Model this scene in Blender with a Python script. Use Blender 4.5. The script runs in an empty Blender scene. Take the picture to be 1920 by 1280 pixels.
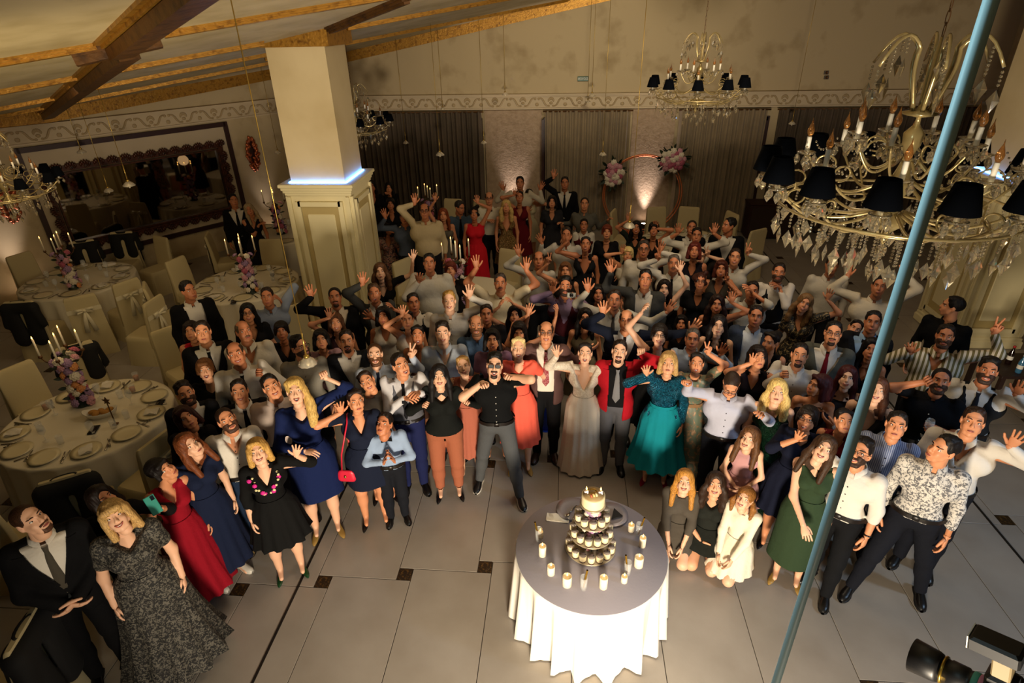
import bpy, math, random
import numpy as np
from mathutils import Matrix, Vector
random.seed(7); rng = np.random.default_rng(7)
S = bpy.context.scene
C = S.collection
PI = math.pi

# ------------------------------------------------------------------ camera
H = 4.6; FPX = 1114.0
_dn = np.array([45., 2060., FPX]); _dn /= np.linalg.norm(_dn)
_fw = np.array([105., -605., FPX]); _fw -= _dn * (_fw @ _dn); _fw /= np.linalg.norm(_fw)
CR = np.array([np.cross(_fw, -_dn), _fw, -_dn])        # world = CR @ (right, down, forward)
CAM = np.array([0., 0., H])
cam_d = bpy.data.cameras.new('camera'); cam_o = bpy.data.objects.new('camera', cam_d); C.objects.link(cam_o)
cam_d.sensor_width = 36; cam_d.lens = 36 * FPX / 1920; cam_d.clip_start = .05; cam_d.clip_end = 100
_m = Matrix.Identity(4)
for i in range(3):
    _m[i][0] = CR[i][0]; _m[i][1] = -CR[i][1]; _m[i][2] = -CR[i][2]
_m[2][3] = H
cam_o.matrix_world = _m
S.camera = cam_o

# ------------------------------------------------------------------ light and exposure
S.view_settings.view_transform = 'Standard'; S.view_settings.look = 'None'
S.view_settings.gamma = 1; S.view_settings.use_curve_mapping = False
S.view_settings.exposure = 0.0
w = bpy.data.worlds.new('world'); S.world = w; w.use_nodes = True
w.node_tree.nodes['Background'].inputs[0].default_value = (1.0, .72, .42, 1)
w.node_tree.nodes['Background'].inputs[1].default_value = 0.04

def lamp(kind, name, loc, energy, col, target=None, **kw):
    d = bpy.data.lights.new(name, kind); d.energy = energy; d.color = col
    for k, v in kw.items(): setattr(d, k, v)
    o = bpy.data.objects.new(name, d); C.objects.link(o); o.location = loc
    if target is not None:
        o.rotation_euler = (Vector(target) - Vector(loc)).to_track_quat('-Z', 'Y').to_euler()
    return o
# the photographer's warm video light, low in front of the cake table
lamp('SPOT', 'video_lamp_light', (.35, -1.3, 1.35), 2500, (1, .84, .63), (.25, 8.5, 2.0), spot_size=math.radians(106), spot_blend=.9, shadow_soft_size=.45)
# daylight-blue stage light washing the floor on the right
lamp('SPOT', 'stage_lamp_light', (6.3, 1.5, 4.6), 480, (.5, .72, 1), (3.2, 3.6, 0), spot_size=math.radians(80), spot_blend=.9, shadow_soft_size=.3)
# dimmed ceiling lamps over the dance floor and over the tables
lamp('AREA', 'hall_ceiling_light', (1.0, 6.4, 5.3), 170, (1, .80, .55), (0, 8.0, 0), shape='DISK', size=3.5)
lamp('AREA', 'side_ceiling_light', (-6.2, 6.6, 3.75), 17, (1, .70, .36), (-6.4, 7.6, 0), shape='DISK', size=2.0)
# added point lamp beside the camera, only to light the near cord blue
lamp('POINT', 'cord_blue_fill', (-.35, .75, 4.75), 17.0, (.62, .9, 1), shadow_soft_size=.08)
# wall washers on the ceiling and on the upper back wall
lamp('SPOT', 'ceiling_washer_light', (-3.2, 3.0, 2.6), 215, (1, .80, .46), (-5.2, 6.4, 4.4), spot_size=math.radians(120), spot_blend=1, shadow_soft_size=.3)
lamp('SPOT', 'wall_washer_light', (1.0, 9.5, 5.0), 250, (1, .86, .60), (.5, 14.5, 4.0), spot_size=math.radians(95), spot_blend=1, shadow_soft_size=.3)

# ------------------------------------------------------------------ pixel helpers (photo frame 1920 x 1280)
def ray(x, y): return CR @ np.array([x - 960., y - 640., FPX])
def atz(x, y, z):
    d = ray(x, y); return CAM + d * ((z - H) / d[2])
def aty(x, y, Y):
    d = ray(x, y); return CAM + d * (Y / d[1])
def dep(x, y, D):
    return CAM + CR @ np.array([(x - 960.) / FPX * D, (y - 640.) / FPX * D, D])
def plane(x, y, p, n):
    d = ray(x, y); return CAM + d * ((np.dot(n, np.asarray(p) - CAM)) / np.dot(n, d))

# ------------------------------------------------------------------ materials
def lin(h):
    h = h.lstrip('#'); c = [int(h[i:i+2], 16) / 255 for i in (0, 2, 4)]
    return tuple(x / 12.92 if x <= .04045 else ((x + .055) / 1.055) ** 2.4 for x in c) + (1,)
MATS = {}
def mat(name, col, rough=.7, metal=0., emit=None, es=0., trans=0., noise=None, bump=None, spec=None, coat=0., sss=0., ior=None, alpha=None, sheen=0.):
    """noise = (scale, second colour, low, high[, detail]); bump = (scale, strength)"""
    if name in MATS: return MATS[name]
    m = bpy.data.materials.new(name); m.use_nodes = True; MATS[name] = m
    nt = m.node_tree; b = nt.nodes['Principled BSDF']; I = b.inputs
    I['Base Color'].default_value = lin(col); I['Roughness'].default_value = rough; I['Metallic'].default_value = metal
    if emit: I['Emission Color'].default_value = lin(emit); I['Emission Strength'].default_value = es
    I['Transmission Weight'].default_value = trans; I['Coat Weight'].default_value = coat
    if spec is not None: I['Specular IOR Level'].default_value = spec
    if ior: I['IOR'].default_value = ior
    if alpha is not None: I['Alpha'].default_value = alpha
    if sheen: I['Sheen Weight'].default_value = sheen
    if sss: I['Subsurface Weight'].default_value = sss; I['Subsurface Radius'].default_value = (.02, .008, .004)
    if noise or bump:
        tc = nt.nodes.new('ShaderNodeTexCoord')
    if noise:
        n = nt.nodes.new('ShaderNodeTexNoise'); n.inputs['Scale'].default_value = noise[0]; n.inputs['Detail'].default_value = noise[4] if len(noise) > 4 else 4
        r = nt.nodes.new('ShaderNodeValToRGB'); r.color_ramp.elements[0].position = noise[2]; r.color_ramp.elements[1].position = noise[3]
        r.color_ramp.elements[0].color = lin(col); r.color_ramp.elements[1].color = lin(noise[1])
        nt.links.new(tc.outputs['Object'], n.inputs['Vector']); nt.links.new(n.outputs['Fac'], r.inputs[0]); nt.links.new(r.outputs[0], I['Base Color'])
    if bump:
        n = nt.nodes.new('ShaderNodeTexNoise'); n.inputs['Scale'].default_value = bump[0]; n.inputs['Detail'].default_value = 3
        bp = nt.nodes.new('ShaderNodeBump'); bp.inputs['Strength'].default_value = bump[1]; bp.inputs['Distance'].default_value = .02
        nt.links.new(tc.outputs['Object'], n.inputs['Vector']); nt.links.new(n.outputs['Fac'], bp.inputs['Height']); nt.links.new(bp.outputs[0], I['Normal'])
    return m
def tex_mat(name, kind, cols, scale=20, rough=.6, metal=0., stretch=(1, 1, 1), thr=.5, spec=None):
    """voronoi / wave / noise two-colour cloth patterns in object space"""
    if name in MATS: return MATS[name]
    m = mat(name, cols[0], rough, metal, spec=spec); nt = m.node_tree; I = nt.nodes['Principled BSDF'].inputs
    tc = nt.nodes.new('ShaderNodeTexCoord'); mp = nt.nodes.new('ShaderNodeMapping'); mp.inputs['Scale'].default_value = stretch
    nt.links.new(tc.outputs['Object'], mp.inputs[0])
    r = nt.nodes.new('ShaderNodeValToRGB')
    if kind == 'wave':
        n = nt.nodes.new('ShaderNodeTexWave'); n.inputs['Scale'].default_value = scale; out = n.outputs['Fac']
        n.inputs['Distortion'].default_value = .4
    elif kind == 'voronoi':
        n = nt.nodes.new('ShaderNodeTexVoronoi'); n.inputs['Scale'].default_value = scale; out = n.outputs['Distance']
    elif kind == 'cells':
        n = nt.nodes.new('ShaderNodeTexVoronoi'); n.inputs['Scale'].default_value = scale; out = n.outputs['Color']
    else:
        n = nt.nodes.new('ShaderNodeTexNoise'); n.inputs['Scale'].default_value = scale; n.inputs['Detail'].default_value = 4; n.inputs['Distortion'].default_value = 1.2; out = n.outputs['Fac']
    nt.links.new(mp.outputs[0], n.inputs['Vector']); nt.links.new(out, r.inputs[0]); nt.links.new(r.outputs[0], I['Base Color'])
    e = r.color_ramp.elements; e[0].color = lin(cols[0]); e[1].color = lin(cols[1]); e[0].position = thr - .04; e[1].position = thr + .04
    for i, c in enumerate(cols[2:]):
        x = e.new(min(.99, thr + .12 * (i + 1))); x.color = lin(c)
    if kind == 'cells':                       # sequins: every cell catches the light at its own tilt
        bp = nt.nodes.new('ShaderNodeBump'); bp.inputs['Strength'].default_value = .9; bp.inputs['Distance'].default_value = .01
        nt.links.new(n.outputs['Distance'], bp.inputs['Height']); nt.links.new(bp.outputs[0], I['Normal'])
    return m

# ------------------------------------------------------------------ mesh builders
class MB:
    """collects chunks of vertices, quads and triangles and links them as ONE mesh"""
    def __init__(s): s.V = []; s.Q = []; s.T = []; s.QM = []; s.TM = []; s.n = 0; s.flat = False
    def add(s, V, Q=None, T=None, mi=0):
        V = np.asarray(V, float).reshape(-1, 3)
        s.V.append(V)
        if Q is not None and len(Q): q = np.asarray(Q, int).reshape(-1, 4) + s.n; s.Q.append(q); s.QM.append(np.full(len(q), mi))
        if T is not None and len(T): t = np.asarray(T, int).reshape(-1, 3) + s.n; s.T.append(t); s.TM.append(np.full(len(t), mi))
        s.n += len(V); return s
    def merge(s, o, M=None, t=(0, 0, 0), mi=None):
        V, Q, QM, T, TM = o.arrays()
        if M is not None: V = V @ np.asarray(M).T
        V = V + np.asarray(t)
        s.V.append(V)
        if len(Q): s.Q.append(Q + s.n); s.QM.append(QM if mi is None else np.full(len(Q), mi))
        if len(T): s.T.append(T + s.n); s.TM.append(TM if mi is None else np.full(len(T), mi))
        s.n += len(V); return s
    def arrays(s):
        V = np.concatenate(s.V) if s.V else np.zeros((0, 3))
        Q = np.concatenate(s.Q) if s.Q else np.zeros((0, 4), int); T = np.concatenate(s.T) if s.T else np.zeros((0, 3), int)
        QM = np.concatenate(s.QM) if s.QM else np.zeros(0, int); TM = np.concatenate(s.TM) if s.TM else np.zeros(0, int)
        return V, Q, QM, T, TM
    # --- shapes
    def box(s, c, size, rz=0, bev=0., mi=0):
        x, y, z = [k / 2 for k in size]; b = min(bev, x * .9, y * .9, z * .9)
        if b <= 0:
            P = np.array([[i, j, k] for k in (-z, z) for j in (-y, y) for i in (-x, x)])
            Q = [[0, 2, 3, 1], [4, 5, 7, 6], [0, 1, 5, 4], [2, 6, 7, 3], [0, 4, 6, 2], [1, 3, 7, 5]]
        else:                                  # chamfered along the vertical edges and the rims
            def ring(a, d, zz): return [[-a + d, -b2, zz] for b2 in ()]
            P = []; 
            for zz, ins in ((-z, b), (-z + b, 0), (z - b, 0), (z, b)):
                X, Y = x - ins, y - ins; k = b * .7
                P += [[-X + k, -Y, zz], [X - k, -Y, zz], [X, -Y + k, zz], [X, Y - k, zz], [X - k, Y, zz], [-X + k, Y, zz], [-X, Y - k, zz], [-X, -Y + k, zz]]
            P = np.array(P); Q = []
            for r in range(3):
                for i in range(8): j = (i + 1) % 8; Q.append([r*8+i, r*8+j, r*8+8+j, r*8+8+i])
            Q += [[0, 7, 2, 1], [7, 6, 3, 2], [6, 5, 4, 3], [24+1, 24+2, 24+7, 24], [24+2, 24+3, 24+6, 24+7], [24+3, 24+4, 24+5, 24+6]]
        if rz: c_, s_ = math.cos(rz), math.sin(rz); P = P @ np.array([[c_, s_, 0], [-s_, c_, 0], [0, 0, 1]])
        return s.add(P + np.asarray(c), Q, mi=mi)
    def lathe(s, prof, n=24, c=(0, 0, 0), mi=0, cap=True, wob=None):
        """prof = [(r, z), ...] from bottom to top"""
        a = np.arange(n) * 2 * PI / n; V = []
        for i, (r, z) in enumerate(prof):
            rr = r if wob is None else r * (1 + wob(a, i / (len(prof) - 1)))
            V.append(np.stack([np.cos(a) * rr, np.sin(a) * rr, np.full(n, z)], 1))
        V = np.concatenate(V) + np.asarray(c)
        i = np.arange(n); j = (i + 1) % n; Q = []
        for k in range(len(prof) - 1): Q.append(np.stack([k*n+i, k*n+j, k*n+n+j, k*n+n+i], 1))
        T = []
        if cap:
            V = np.concatenate([V, [[c[0], c[1], c[2] + prof[0][1]], [c[0], c[1], c[2] + prof[-1][1]]]])
            b = n * len(prof)
            if prof[0][0] > 1e-5: T += [[b, q, p] for p, q in zip(i, j)]
            if prof[-1][0] > 1e-5: T += [[b+1, (len(prof)-1)*n+p, (len(prof)-1)*n+q] for p, q in zip(i, j)]
        return s.add(V, np.concatenate(Q), T, mi)
    def tube(s, pts, r, n=8, mi=0, cap=True, up=(0, 0, 1), sx=1.0):
        """pts (k,3); r number or list; sx squashes the section"""
        P = np.asarray(pts, float); k = len(P); R = np.full(k, r) if np.isscalar(r) else np.asarray(r, float)
        T = np.gradient(P, axis=0); T /= np.linalg.norm(T, axis=1)[:, None] + 1e-12
        a = np.arange(n) * 2 * PI / n; u = np.asarray(up, float)
        if abs(T[0] @ u) > .92: u = np.array([1., 0, 0]) if abs(T[0][0]) < .9 else np.array([0, 1., 0])
        V = []
        for i in range(k):
            e = u - T[i] * (u @ T[i]); e /= np.linalg.norm(e) + 1e-12; g = np.cross(T[i], e); u = e
            V.append(P[i] + R[i] * (np.cos(a)[:, None] * g * sx + np.sin(a)[:, None] * e))
        V = np.concatenate(V); i = np.arange(n); j = (i + 1) % n
        Q = np.concatenate([np.stack([m*n+i, m*n+j, m*n+n+j, m*n+n+i], 1) for m in range(k - 1)]); Tt = []
        if cap:
            V = np.concatenate([V, P[:1], P[-1:]]); b = k * n
            Tt = [[b, q, p] for p, q in zip(i, j)] + [[b+1, (k-1)*n+p, (k-1)*n+q] for p, q in zip(i, j)]
        return s.add(V, Q, Tt, mi)
    def ball(s, c, r, n=10, m=6, mi=0, sc=(1, 1, 1)):
        th = np.linspace(0, PI, m + 1)[1:-1]; a = np.arange(n) * 2 * PI / n
        V = np.concatenate([np.stack([np.sin(t)*np.cos(a), np.sin(t)*np.sin(a), np.full(n, -np.cos(t))], 1) for t in th] + [[[0, 0, -1], [0, 0, 1]]])
        i = np.arange(n); j = (i + 1) % n; k = m - 1
        Q = np.concatenate([np.stack([q*n+i, q*n+j, q*n+n+j, q*n+n+i], 1) for q in range(k - 1)])
        b = k * n; T = [[b, q, p] for p, q in zip(i, j)] + [[b+1, (k-1)*n+p, (k-1)*n+q] for p, q in zip(i, j)]
        return s.add(V * r * np.asarray(sc) + np.asarray(c), Q, T, mi)
    def sheet(s, G, mi=0, closed=False):
        """G (a, b, 3) grid of points"""
        a, b = G.shape[:2]; I = np.arange(a * b).reshape(a, b)
        if closed: I = np.concatenate([I, I[:, :1]], 1)
        Q = np.stack([I[:-1, :-1], I[:-1, 1:], I[1:, 1:], I[1:, :-1]], -1).reshape(-1, 4)
        return s.add(G.reshape(-1, 3), Q, mi=mi)
    def mesh(s, name, mats, smooth=True):
        V, Q, QM, T, TM = s.arrays()
        me = bpy.data.meshes.new(name); me.vertices.add(len(V)); me.vertices.foreach_set('co', V.astype(np.float32).ravel())
        me.loops.add(4 * len(Q) + 3 * len(T)); me.polygons.add(len(Q) + len(T))
        me.loops.foreach_set('vertex_index', np.concatenate([Q.ravel(), T.ravel()]).astype(np.int32))
        me.polygons.foreach_set('loop_start', np.concatenate([np.arange(len(Q)) * 4, 4 * len(Q) + np.arange(len(T)) * 3]).astype(np.int32))
        me.polygons.foreach_set('material_index', np.concatenate([QM, TM]).astype(np.int32))
        me.polygons.foreach_set('use_smooth', np.full(len(Q) + len(T), smooth))
        for m in (mats if isinstance(mats, (list, tuple)) else [mats]): me.materials.append(m)
        me.update(calc_edges=True)
        return me
    def build(s, name, mats, parent=None, loc=(0, 0, 0), rz=0, smooth=True):
        return link(name, s.mesh(name, mats, smooth), parent, loc, rz)
def link(name, data, parent=None, loc=(0, 0, 0), rz=0, M=None, material=None):
    o = bpy.data.objects.new(name, data); C.objects.link(o)
    if parent is not None: o.parent = parent
    if M is not None: o.matrix_local = M
    else: o.location = loc; o.rotation_euler = (0, 0, rz)
    if material is not None:
        o.material_slots[0].link = 'OBJECT'; o.material_slots[0].material = material
    return o
def tag(o, label=None, cat=None, group=None, kind=None):
    if label: o['label'] = label
    if cat: o['category'] = cat
    if group: o['group'] = group
    if kind: o['kind'] = kind
    return o
def thing(name, label, cat, loc=(0, 0, 0), rz=0, group=None):
    return tag(link(name, None, None, loc, rz), label, cat, group)
def struct(name, mb, m, parent=None, smooth=False):
    o = mb.build(name, m, parent, smooth=smooth)
    if parent is None: o['kind'] = 'structure'
    return o
def copy_tree(o, parent=None):
    c = o.copy(); C.objects.link(c); c.parent = parent
    for ch in list(o.children): copy_tree(ch, c)
    return c
def rot(ax, a):
    c, s = math.cos(a), math.sin(a)
    return np.array({'x': [[1, 0, 0], [0, c, -s], [0, s, c]], 'y': [[c, 0, s], [0, 1, 0], [-s, 0, c]], 'z': [[c, -s, 0], [s, c, 0], [0, 0, 1]]}[ax])
def M4(Rm, t):
    m = Matrix.Identity(4)
    for i in range(3):
        for j in range(3): m[i][j] = Rm[i][j]
        m[i][3] = t[i]
    return m
# ================================================================== THE ROOM
m_plaster = mat('plaster_beige', '#b3a07c', .75, noise=(1.9, '#98845f', .55, .75, 8), bump=(5, .12))
m_plaster_l = mat('plaster_pillar', '#cdbb93', .7, noise=(1.3, '#bda97f', .4, .7, 5), bump=(6, .1))
m_ceiling = mat('ceiling_plaster', '#b9a983', .7, noise=(2.4, '#a3926a', .4, .7, 6), bump=(5, .1))
m_gold = mat('gilded_wood', '#a87a2c', .42, .55, noise=(16, '#6b4416', .5, .75), bump=(30, .25))
m_goldd = mat('bronzed_wood', '#5e3d18', .5, .35, noise=(10, '#3b240e', .45, .7), bump=(22, .2))
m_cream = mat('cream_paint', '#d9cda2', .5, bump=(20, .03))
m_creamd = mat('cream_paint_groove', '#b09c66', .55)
m_tile = mat('stone_tile', '#9a9288', .3, noise=(2.2, '#8b8277', .35, .75, 6), bump=(40, .02))
m_grout = mat('floor_grout', '#3a342d', .8)
m_insert = mat('bronze_floor_insert', '#2d2012', .4, .3, noise=(40, '#60451f', .5, .62))
m_black = mat('black_rubber', '#0a0908', .5)
m_frieze = mat('frieze_plaster', '#bba98b', .7)
m_orn = mat('frieze_relief', '#a48f6b', .75)
m_wine = mat('dark_red_wood', '#2c0f0a', .45)
m_carved = mat('carved_brown_wood', '#4a2412', .38, .15, noise=(14, '#1e0d06', .45, .7))
m_matte = mat('cream_wall_panel', '#b8a78c', .8)
m_mirror = mat('mirror_glass', '#9a9590', .03, 1.0)
m_curtain = mat('sheer_taupe_curtain', '#75664f', .85, noise=(3, '#86755a', .3, .7), sheen=.2)
m_curtaind = mat('dark_window_curtain', '#473d2f', .9, noise=(3, '#57493a', .3, .7))
m_brick = mat('pale_brick_wall', '#a08a70', .85, noise=(9, '#8d775d', .4, .7), bump=(26, .3))
m_night = mat('night_glass', '#0a0c10', .08)
m_white = mat('white_plastic', '#d8d4c8', .5)

BW = 14.5                                                    # the back wall
LA, LB = np.array([-12.4, 6.66]), np.array([-6.44, 14.5])    # the left wall, oblique
LD = (LB - LA) / np.linalg.norm(LB - LA); LN = np.array([LD[1], -LD[0]])   # LN points into the room
LROT = math.atan2(LD[1], LD[0])
def ceil_z(x, y): return 5.395 + .187 * x - .03 * y
def onc(px, py):
    d = ray(px, py); t = (5.395 - H) / (d[2] - .187 * d[0] + .03 * d[1]); return CAM + d * t
def LW(px, py):                                              # pixel -> (distance along the left wall, height)
    p = plane(px, py, [LA[0], LA[1], 0], [LN[0], LN[1], 0]); return float((p[:2] - LA) @ LD), float(p[2])
def lw(s, z, off=0.): p = LA + LD * s + LN * off; return np.array([p[0], p[1], z])

# floor: slab, stone tiles set with small bronze squares, two black joints
fl = struct('floor', MB().box((0, 6, -.06), (28, 20, .1)), m_grout)
ta, tb, tt = .75, 1.5, .135; g = .006
tile_me = MB().box((ta / 2, tb / 2, -.006), (ta - g, tb - g, .012), bev=.002).mesh('floor_tile', m_tile, False)
ins_me = MB().box((tt / 2, tt / 2, -.006), (tt - g, tt - g, .012)).lathe([(.05, 0), (.05, .0012), (.045, .002), (.038, .0012), (.03, .002), (.012, .002)], 16, (tt / 2, tt / 2, 0)).mesh('floor_insert', m_insert, False)
cnt = 0
for n in range(-16, 18):
    for m in range(-3, 9):
        # corner of the small square of cell (n, m); the big slab lies up and to the left of it
        sx = -1.49 + n * ta - m * tt; sy = 3.735 + n * tt + m * tb
        x0, y0 = sx - ta, sy
        if x0 < -11 or x0 > 8.6 or y0 < 1.0 or y0 > BW - .25: continue
        if (np.array([x0 + ta, y0 + .2]) - LA) @ LN < .0: continue
        link('floor_tile', tile_me, fl, (x0 + (0), y0, 0))
        link('floor_insert', ins_me, fl, (sx, sy, 0)); cnt += 1
for x in (-2.385, 4.41):
    MB().box((x, 7.6, .002), (.022, 13.6, .006)).build('expansion_joint', m_black, fl, smooth=False)

# walls
wb = MB().box((1.0, BW + .15, 3.6), (20, .3, 7.4))
back = struct('wall_back', wb, m_plaster)
wl = MB(); c = (LA + LB) / 2 - LN * .15; wl.box((c[0], c[1], 2.6), (np.linalg.norm(LB - LA) + .4, .3, 5.4), rz=LROT)
left = struct('wall_left', wl, m_plaster)
struct('wall_right', MB().box((9.3, 5, 3.6), (.3, 19.4, 7.4)), m_plaster)
struct('wall_front', MB().box((0, -4.2, 3.6), (28, .3, 7.4)), m_plaster)
struct('wall_side', MB().box((-12.6, 1.3, 2.4), (.3, 11, 5.0)), m_plaster)
# sloping ceiling
G = np.array([[[x, y, ceil_z(x, y)] for y in np.linspace(-4.2, 14.8, 8)] for x in np.linspace(-13, 9.6, 8)])
cm = MB().sheet(G); cm.sheet(G[::-1] + [0, 0, .2]); ceil = struct('ceiling', cm, m_ceiling)

def beam(p, q, wid, dpt, m, name='ceiling_beam', steps=3):
    """stepped moulding hanging under the sloping ceiling between two points on it"""
    p, q = np.asarray(p), np.asarray(q); d = q - p; L = np.linalg.norm(d); d /= L
    n = np.array([-.187, .03, 1]); n /= np.linalg.norm(n); s = np.cross(d, n); b = MB()
    for k in range(steps):
        ww = wid * (1 - .27 * k); z0 = -dpt * k / steps + .01; z1 = -dpt * (k + 1) / steps
        P = [p + d * (L * i) + s * (j * ww / 2) + n * zz for zz in (z1, z0) for j in (-1, 1) for i in (0, 1)]
        b.add(P, [[0, 2, 3, 1], [4, 5, 7, 6], [0, 1, 5, 4], [2, 6, 7, 3], [0, 4, 6, 2], [1, 3, 7, 5]])
    return b.build(name, m, ceil, smooth=False)
pd = np.array([math.cos(math.radians(35)), math.sin(math.radians(35))])       # purlins run at 35 degrees
def purlin(px, py, a, b_, wid=.15, dpt=.05):
    o = onc(px, py)[:2]; P = o + pd * a; Q = o + pd * b_
    beam([*P, ceil_z(*P)], [*Q, ceil_z(*Q)], wid, dpt, m_gold)
purlin(178, 82, -4.5, 0); purlin(305, 60, 0, 6)
purlin(155, 140, -4.0, 0); purlin(210, 130, 0, 1.75)
purlin(120, 178, -3.0, 0); purlin(160, 165, 0, 3.6)
purlin(100, 196, -2.5, 0); purlin(130, 190, 0, 4.6)
purlin(650, 50, 0, 5.5); purlin(655, 78, -1.5, 5.0)
a_, b_ = onc(390, -75), onc(216, 75); beam(a_, b_, .36, .08, m_gold, 'rafter_moulding'); beam(a_ - np.array([0, 0, .07]), b_ - np.array([0, 0, .07]), .2, .08, m_goldd, 'main_rafter', 1)
a_, b_ = onc(232, 78), onc(84, 207); beam(a_, b_, .32, .08, m_gold, 'rafter_moulding'); beam(a_ - np.array([0, 0, .07]), b_ - np.array([0, 0, .07]), .18, .08, m_goldd, 'main_rafter', 1)
a_ = onc(215, 78); beam(a_ - np.array([.28, .2, .06]), a_ + np.array([.28, .2, .06]), .2, .12, m_goldd, 'rafter_block', 2)
a_, b_ = onc(618, 50), onc(760, -8); beam(a_, b_, .17, .08, m_goldd, 'ceiling_beam')
# cornices where the ceiling meets the walls
def cornice(p, q, n, m=m_gold, hgt=.2):
    p, q = np.asarray(p), np.asarray(q); n = np.asarray(n); b = MB()
    for k, (o0, o1, z0, z1) in enumerate(((0, .05, -hgt, -hgt * .6), (0, .1, -hgt * .6, -hgt * .3), (0, .16, -hgt * .3, .03))):
        P = [e + n * o + [0, 0, z] for z in (z0, z1) for o in (o0, o1) for e in (p, q)]
        b.add(P, [[0, 2, 3, 1], [4, 5, 7, 6], [0, 1, 5, 4], [2, 6, 7, 3], [0, 4, 6, 2], [1, 3, 7, 5]])
    o = b.build('cornice', m, ceil, smooth=False); return o
cornice([-6.44, BW, ceil_z(-6.44, BW)], [9, BW, ceil_z(9, BW)], [0, -1, 0], m_gold)
p_, q_ = lw(.3, 0), lw(9.8, 0); cornice([p_[0], p_[1], ceil_z(p_[0], p_[1])], [q_[0], q_[1], ceil_z(q_[0], q_[1])], [LN[0], LN[1], 0])

# frieze bands with scroll and palmette relief
def scroll_unit():
    b = MB(); t = np.linspace(0, 1, 12)
    for sgn in (-1, 1):
        x = sgn * (.06 + .2 * t); z = -.085 + .17 * (1 / (1 + np.exp(-(t - .5) * 9)))
        b.tube(np.stack([x, 0 * x, z], 1), .022 + .016 * np.sin(t * PI), 6, sx=.5, up=(0, 1, 0))
        b.ball((sgn * .28, 0, .07), .028, 8, 5, sc=(1, .5, 1)); b.ball((sgn * .05, 0, -.08), .024, 8, 5, sc=(1, .5, 1))
    for k in range(-3, 4):
        an = k * .42; b.ball((math.sin(an) * .06, 0, .02 + math.cos(an) * .055), .034, 8, 5, sc=(.55, .4, 1.0))
    b.ball((0, 0, -.02), .04, 8, 5, sc=(1, .4, .8))
    for s in (-1, 1): b.ball((s * .31, 0, -.05), .035, 8, 5, sc=(.9, .4, 1.1))
    return b.mesh('relief_ornament', m_orn)
orn_me = scroll_unit()
def frieze(name, p, q, n, parts):
    p, q, n = (np.asarray(v, float) for v in (p, q, n)); b = MB()
    for z0, z1, o in ((2.80, 2.83, .075), (2.83, 3.07, .04), (3.07, 3.10, .075), (3.10, 3.125, .10)):
        P = [e + n * oo + [0, 0, z] for z in (z0, z1) for oo in (-.02, o) for e in (p, q)]
        b.add(P, [[0, 2, 3, 1], [4, 5, 7, 6], [0, 1, 5, 4], [2, 6, 7, 3], [0, 4, 6, 2], [1, 3, 7, 5]])
    o = struct(name, b, m_frieze); d = q - p; L = np.linalg.norm(d); d /= L; a = math.atan2(d[1], d[0])
    for i in range(int(L / .64)):
        c_ = p + d * (.34 + .64 * i) + n * .045 + [0, 0, 2.95]
        link('relief_ornament', orn_me, o, tuple(c_), a)
    return o
frieze('trim_1', [-6.44, BW, 0], [9.1, BW, 0], [0, -1, 0], None)
p_, q_ = lw(.6, 0), lw(9.78, 0); frieze('trim_2', p_, q_, [LN[0], LN[1], 0], None)

# windows and curtains along the back wall
def curtain(x0, x1, m, y, label, z0=.02, z1=2.78, n=None, amp=.06):
    n = n or int((x1 - x0) / .11); k = n * 6 + 1; X = np.linspace(x0, x1, k); ph = np.cumsum(1 + .35 * rng.standard_normal(k)) / 6 * 2 * PI
    Z = np.linspace(z0, z1, 7); G = np.zeros((7, k, 3))
    for i, z in enumerate(Z):
        f = amp * (1.1 - .35 * (z - z0) / (z1 - z0)); G[i] = np.stack([X + .012 * np.sin(ph * .37 + z), y + f * np.sin(ph) + .3 * f * np.sin(ph * .43 + 1), np.full(k, z)], 1)
    b = MB().sheet(G); b.sheet(G[::-1] + [0, .012, 0])
    t = thing('curtain', label, 'curtain', (0, 0, 0)); b.build('curtain_cloth', m, t)
    MB().tube([[x0 - .05, y, z1 - .01], [x1 + .05, y, z1 - .01]], .018, 8).build('curtain_rail', m_goldd, t); return t
bx = lambda px: float(aty(px, 300, BW)[0])
def window(i, x0, x1):
    b = MB(); zc = 1.3; fr = .07
    for xx in np.linspace(x0, x1, 4): b.box((xx, BW - .03, zc), (fr, .08, 2.62))
    for zz in (.04, 2.56): b.box(((x0 + x1) / 2, BW - .03, zz), (x1 - x0, .08, fr))
    o = struct('window_%d' % i, b, m_wine)
    for k in range(3):
        a0 = x0 + (x1 - x0) * k / 3; MB().box((a0 + (x1 - x0) / 6, BW - .012, zc), ((x1 - x0) / 3 - fr, .012, 2.5)).build('pane', m_night, o, smooth=False)
window(1, bx(664), bx(905)); window(2, bx(1022), bx(1172)); window(3, bx(1268), bx(1425)); window(4, bx(1470), bx(1760))
curtain(bx(660), bx(908), m_curtaind, BW - .2, 'dark sheer curtain across the wide window beside the left pillar')
curtain(bx(1022), bx(1175), m_curtain, BW - .2, 'taupe curtain between the two lit brick panels behind the guests')
curtain(bx(1262), bx(1420), m_curtain, BW - .2, 'taupe curtain right of the copper flower hoop')
curtain(bx(1440), bx(1790), m_curtaind, BW - .2, 'dark curtain behind the large chandelier at the right')
for i, (a0, a1) in enumerate(((912, 1016), (1180, 1258))):
    x0, x1 = bx(a0), bx(a1); b = MB().box(((x0 + x1) / 2, BW - .03, 1.4), (x1 - x0, .06, 2.76)); pn = struct('trim_%d' % (3 + i), b, m_brick)
MB().box((bx(1018), BW - .16, 1.35), (.05, .1, 2.5)).build('window_post', m_wine, back, smooth=False)
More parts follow.
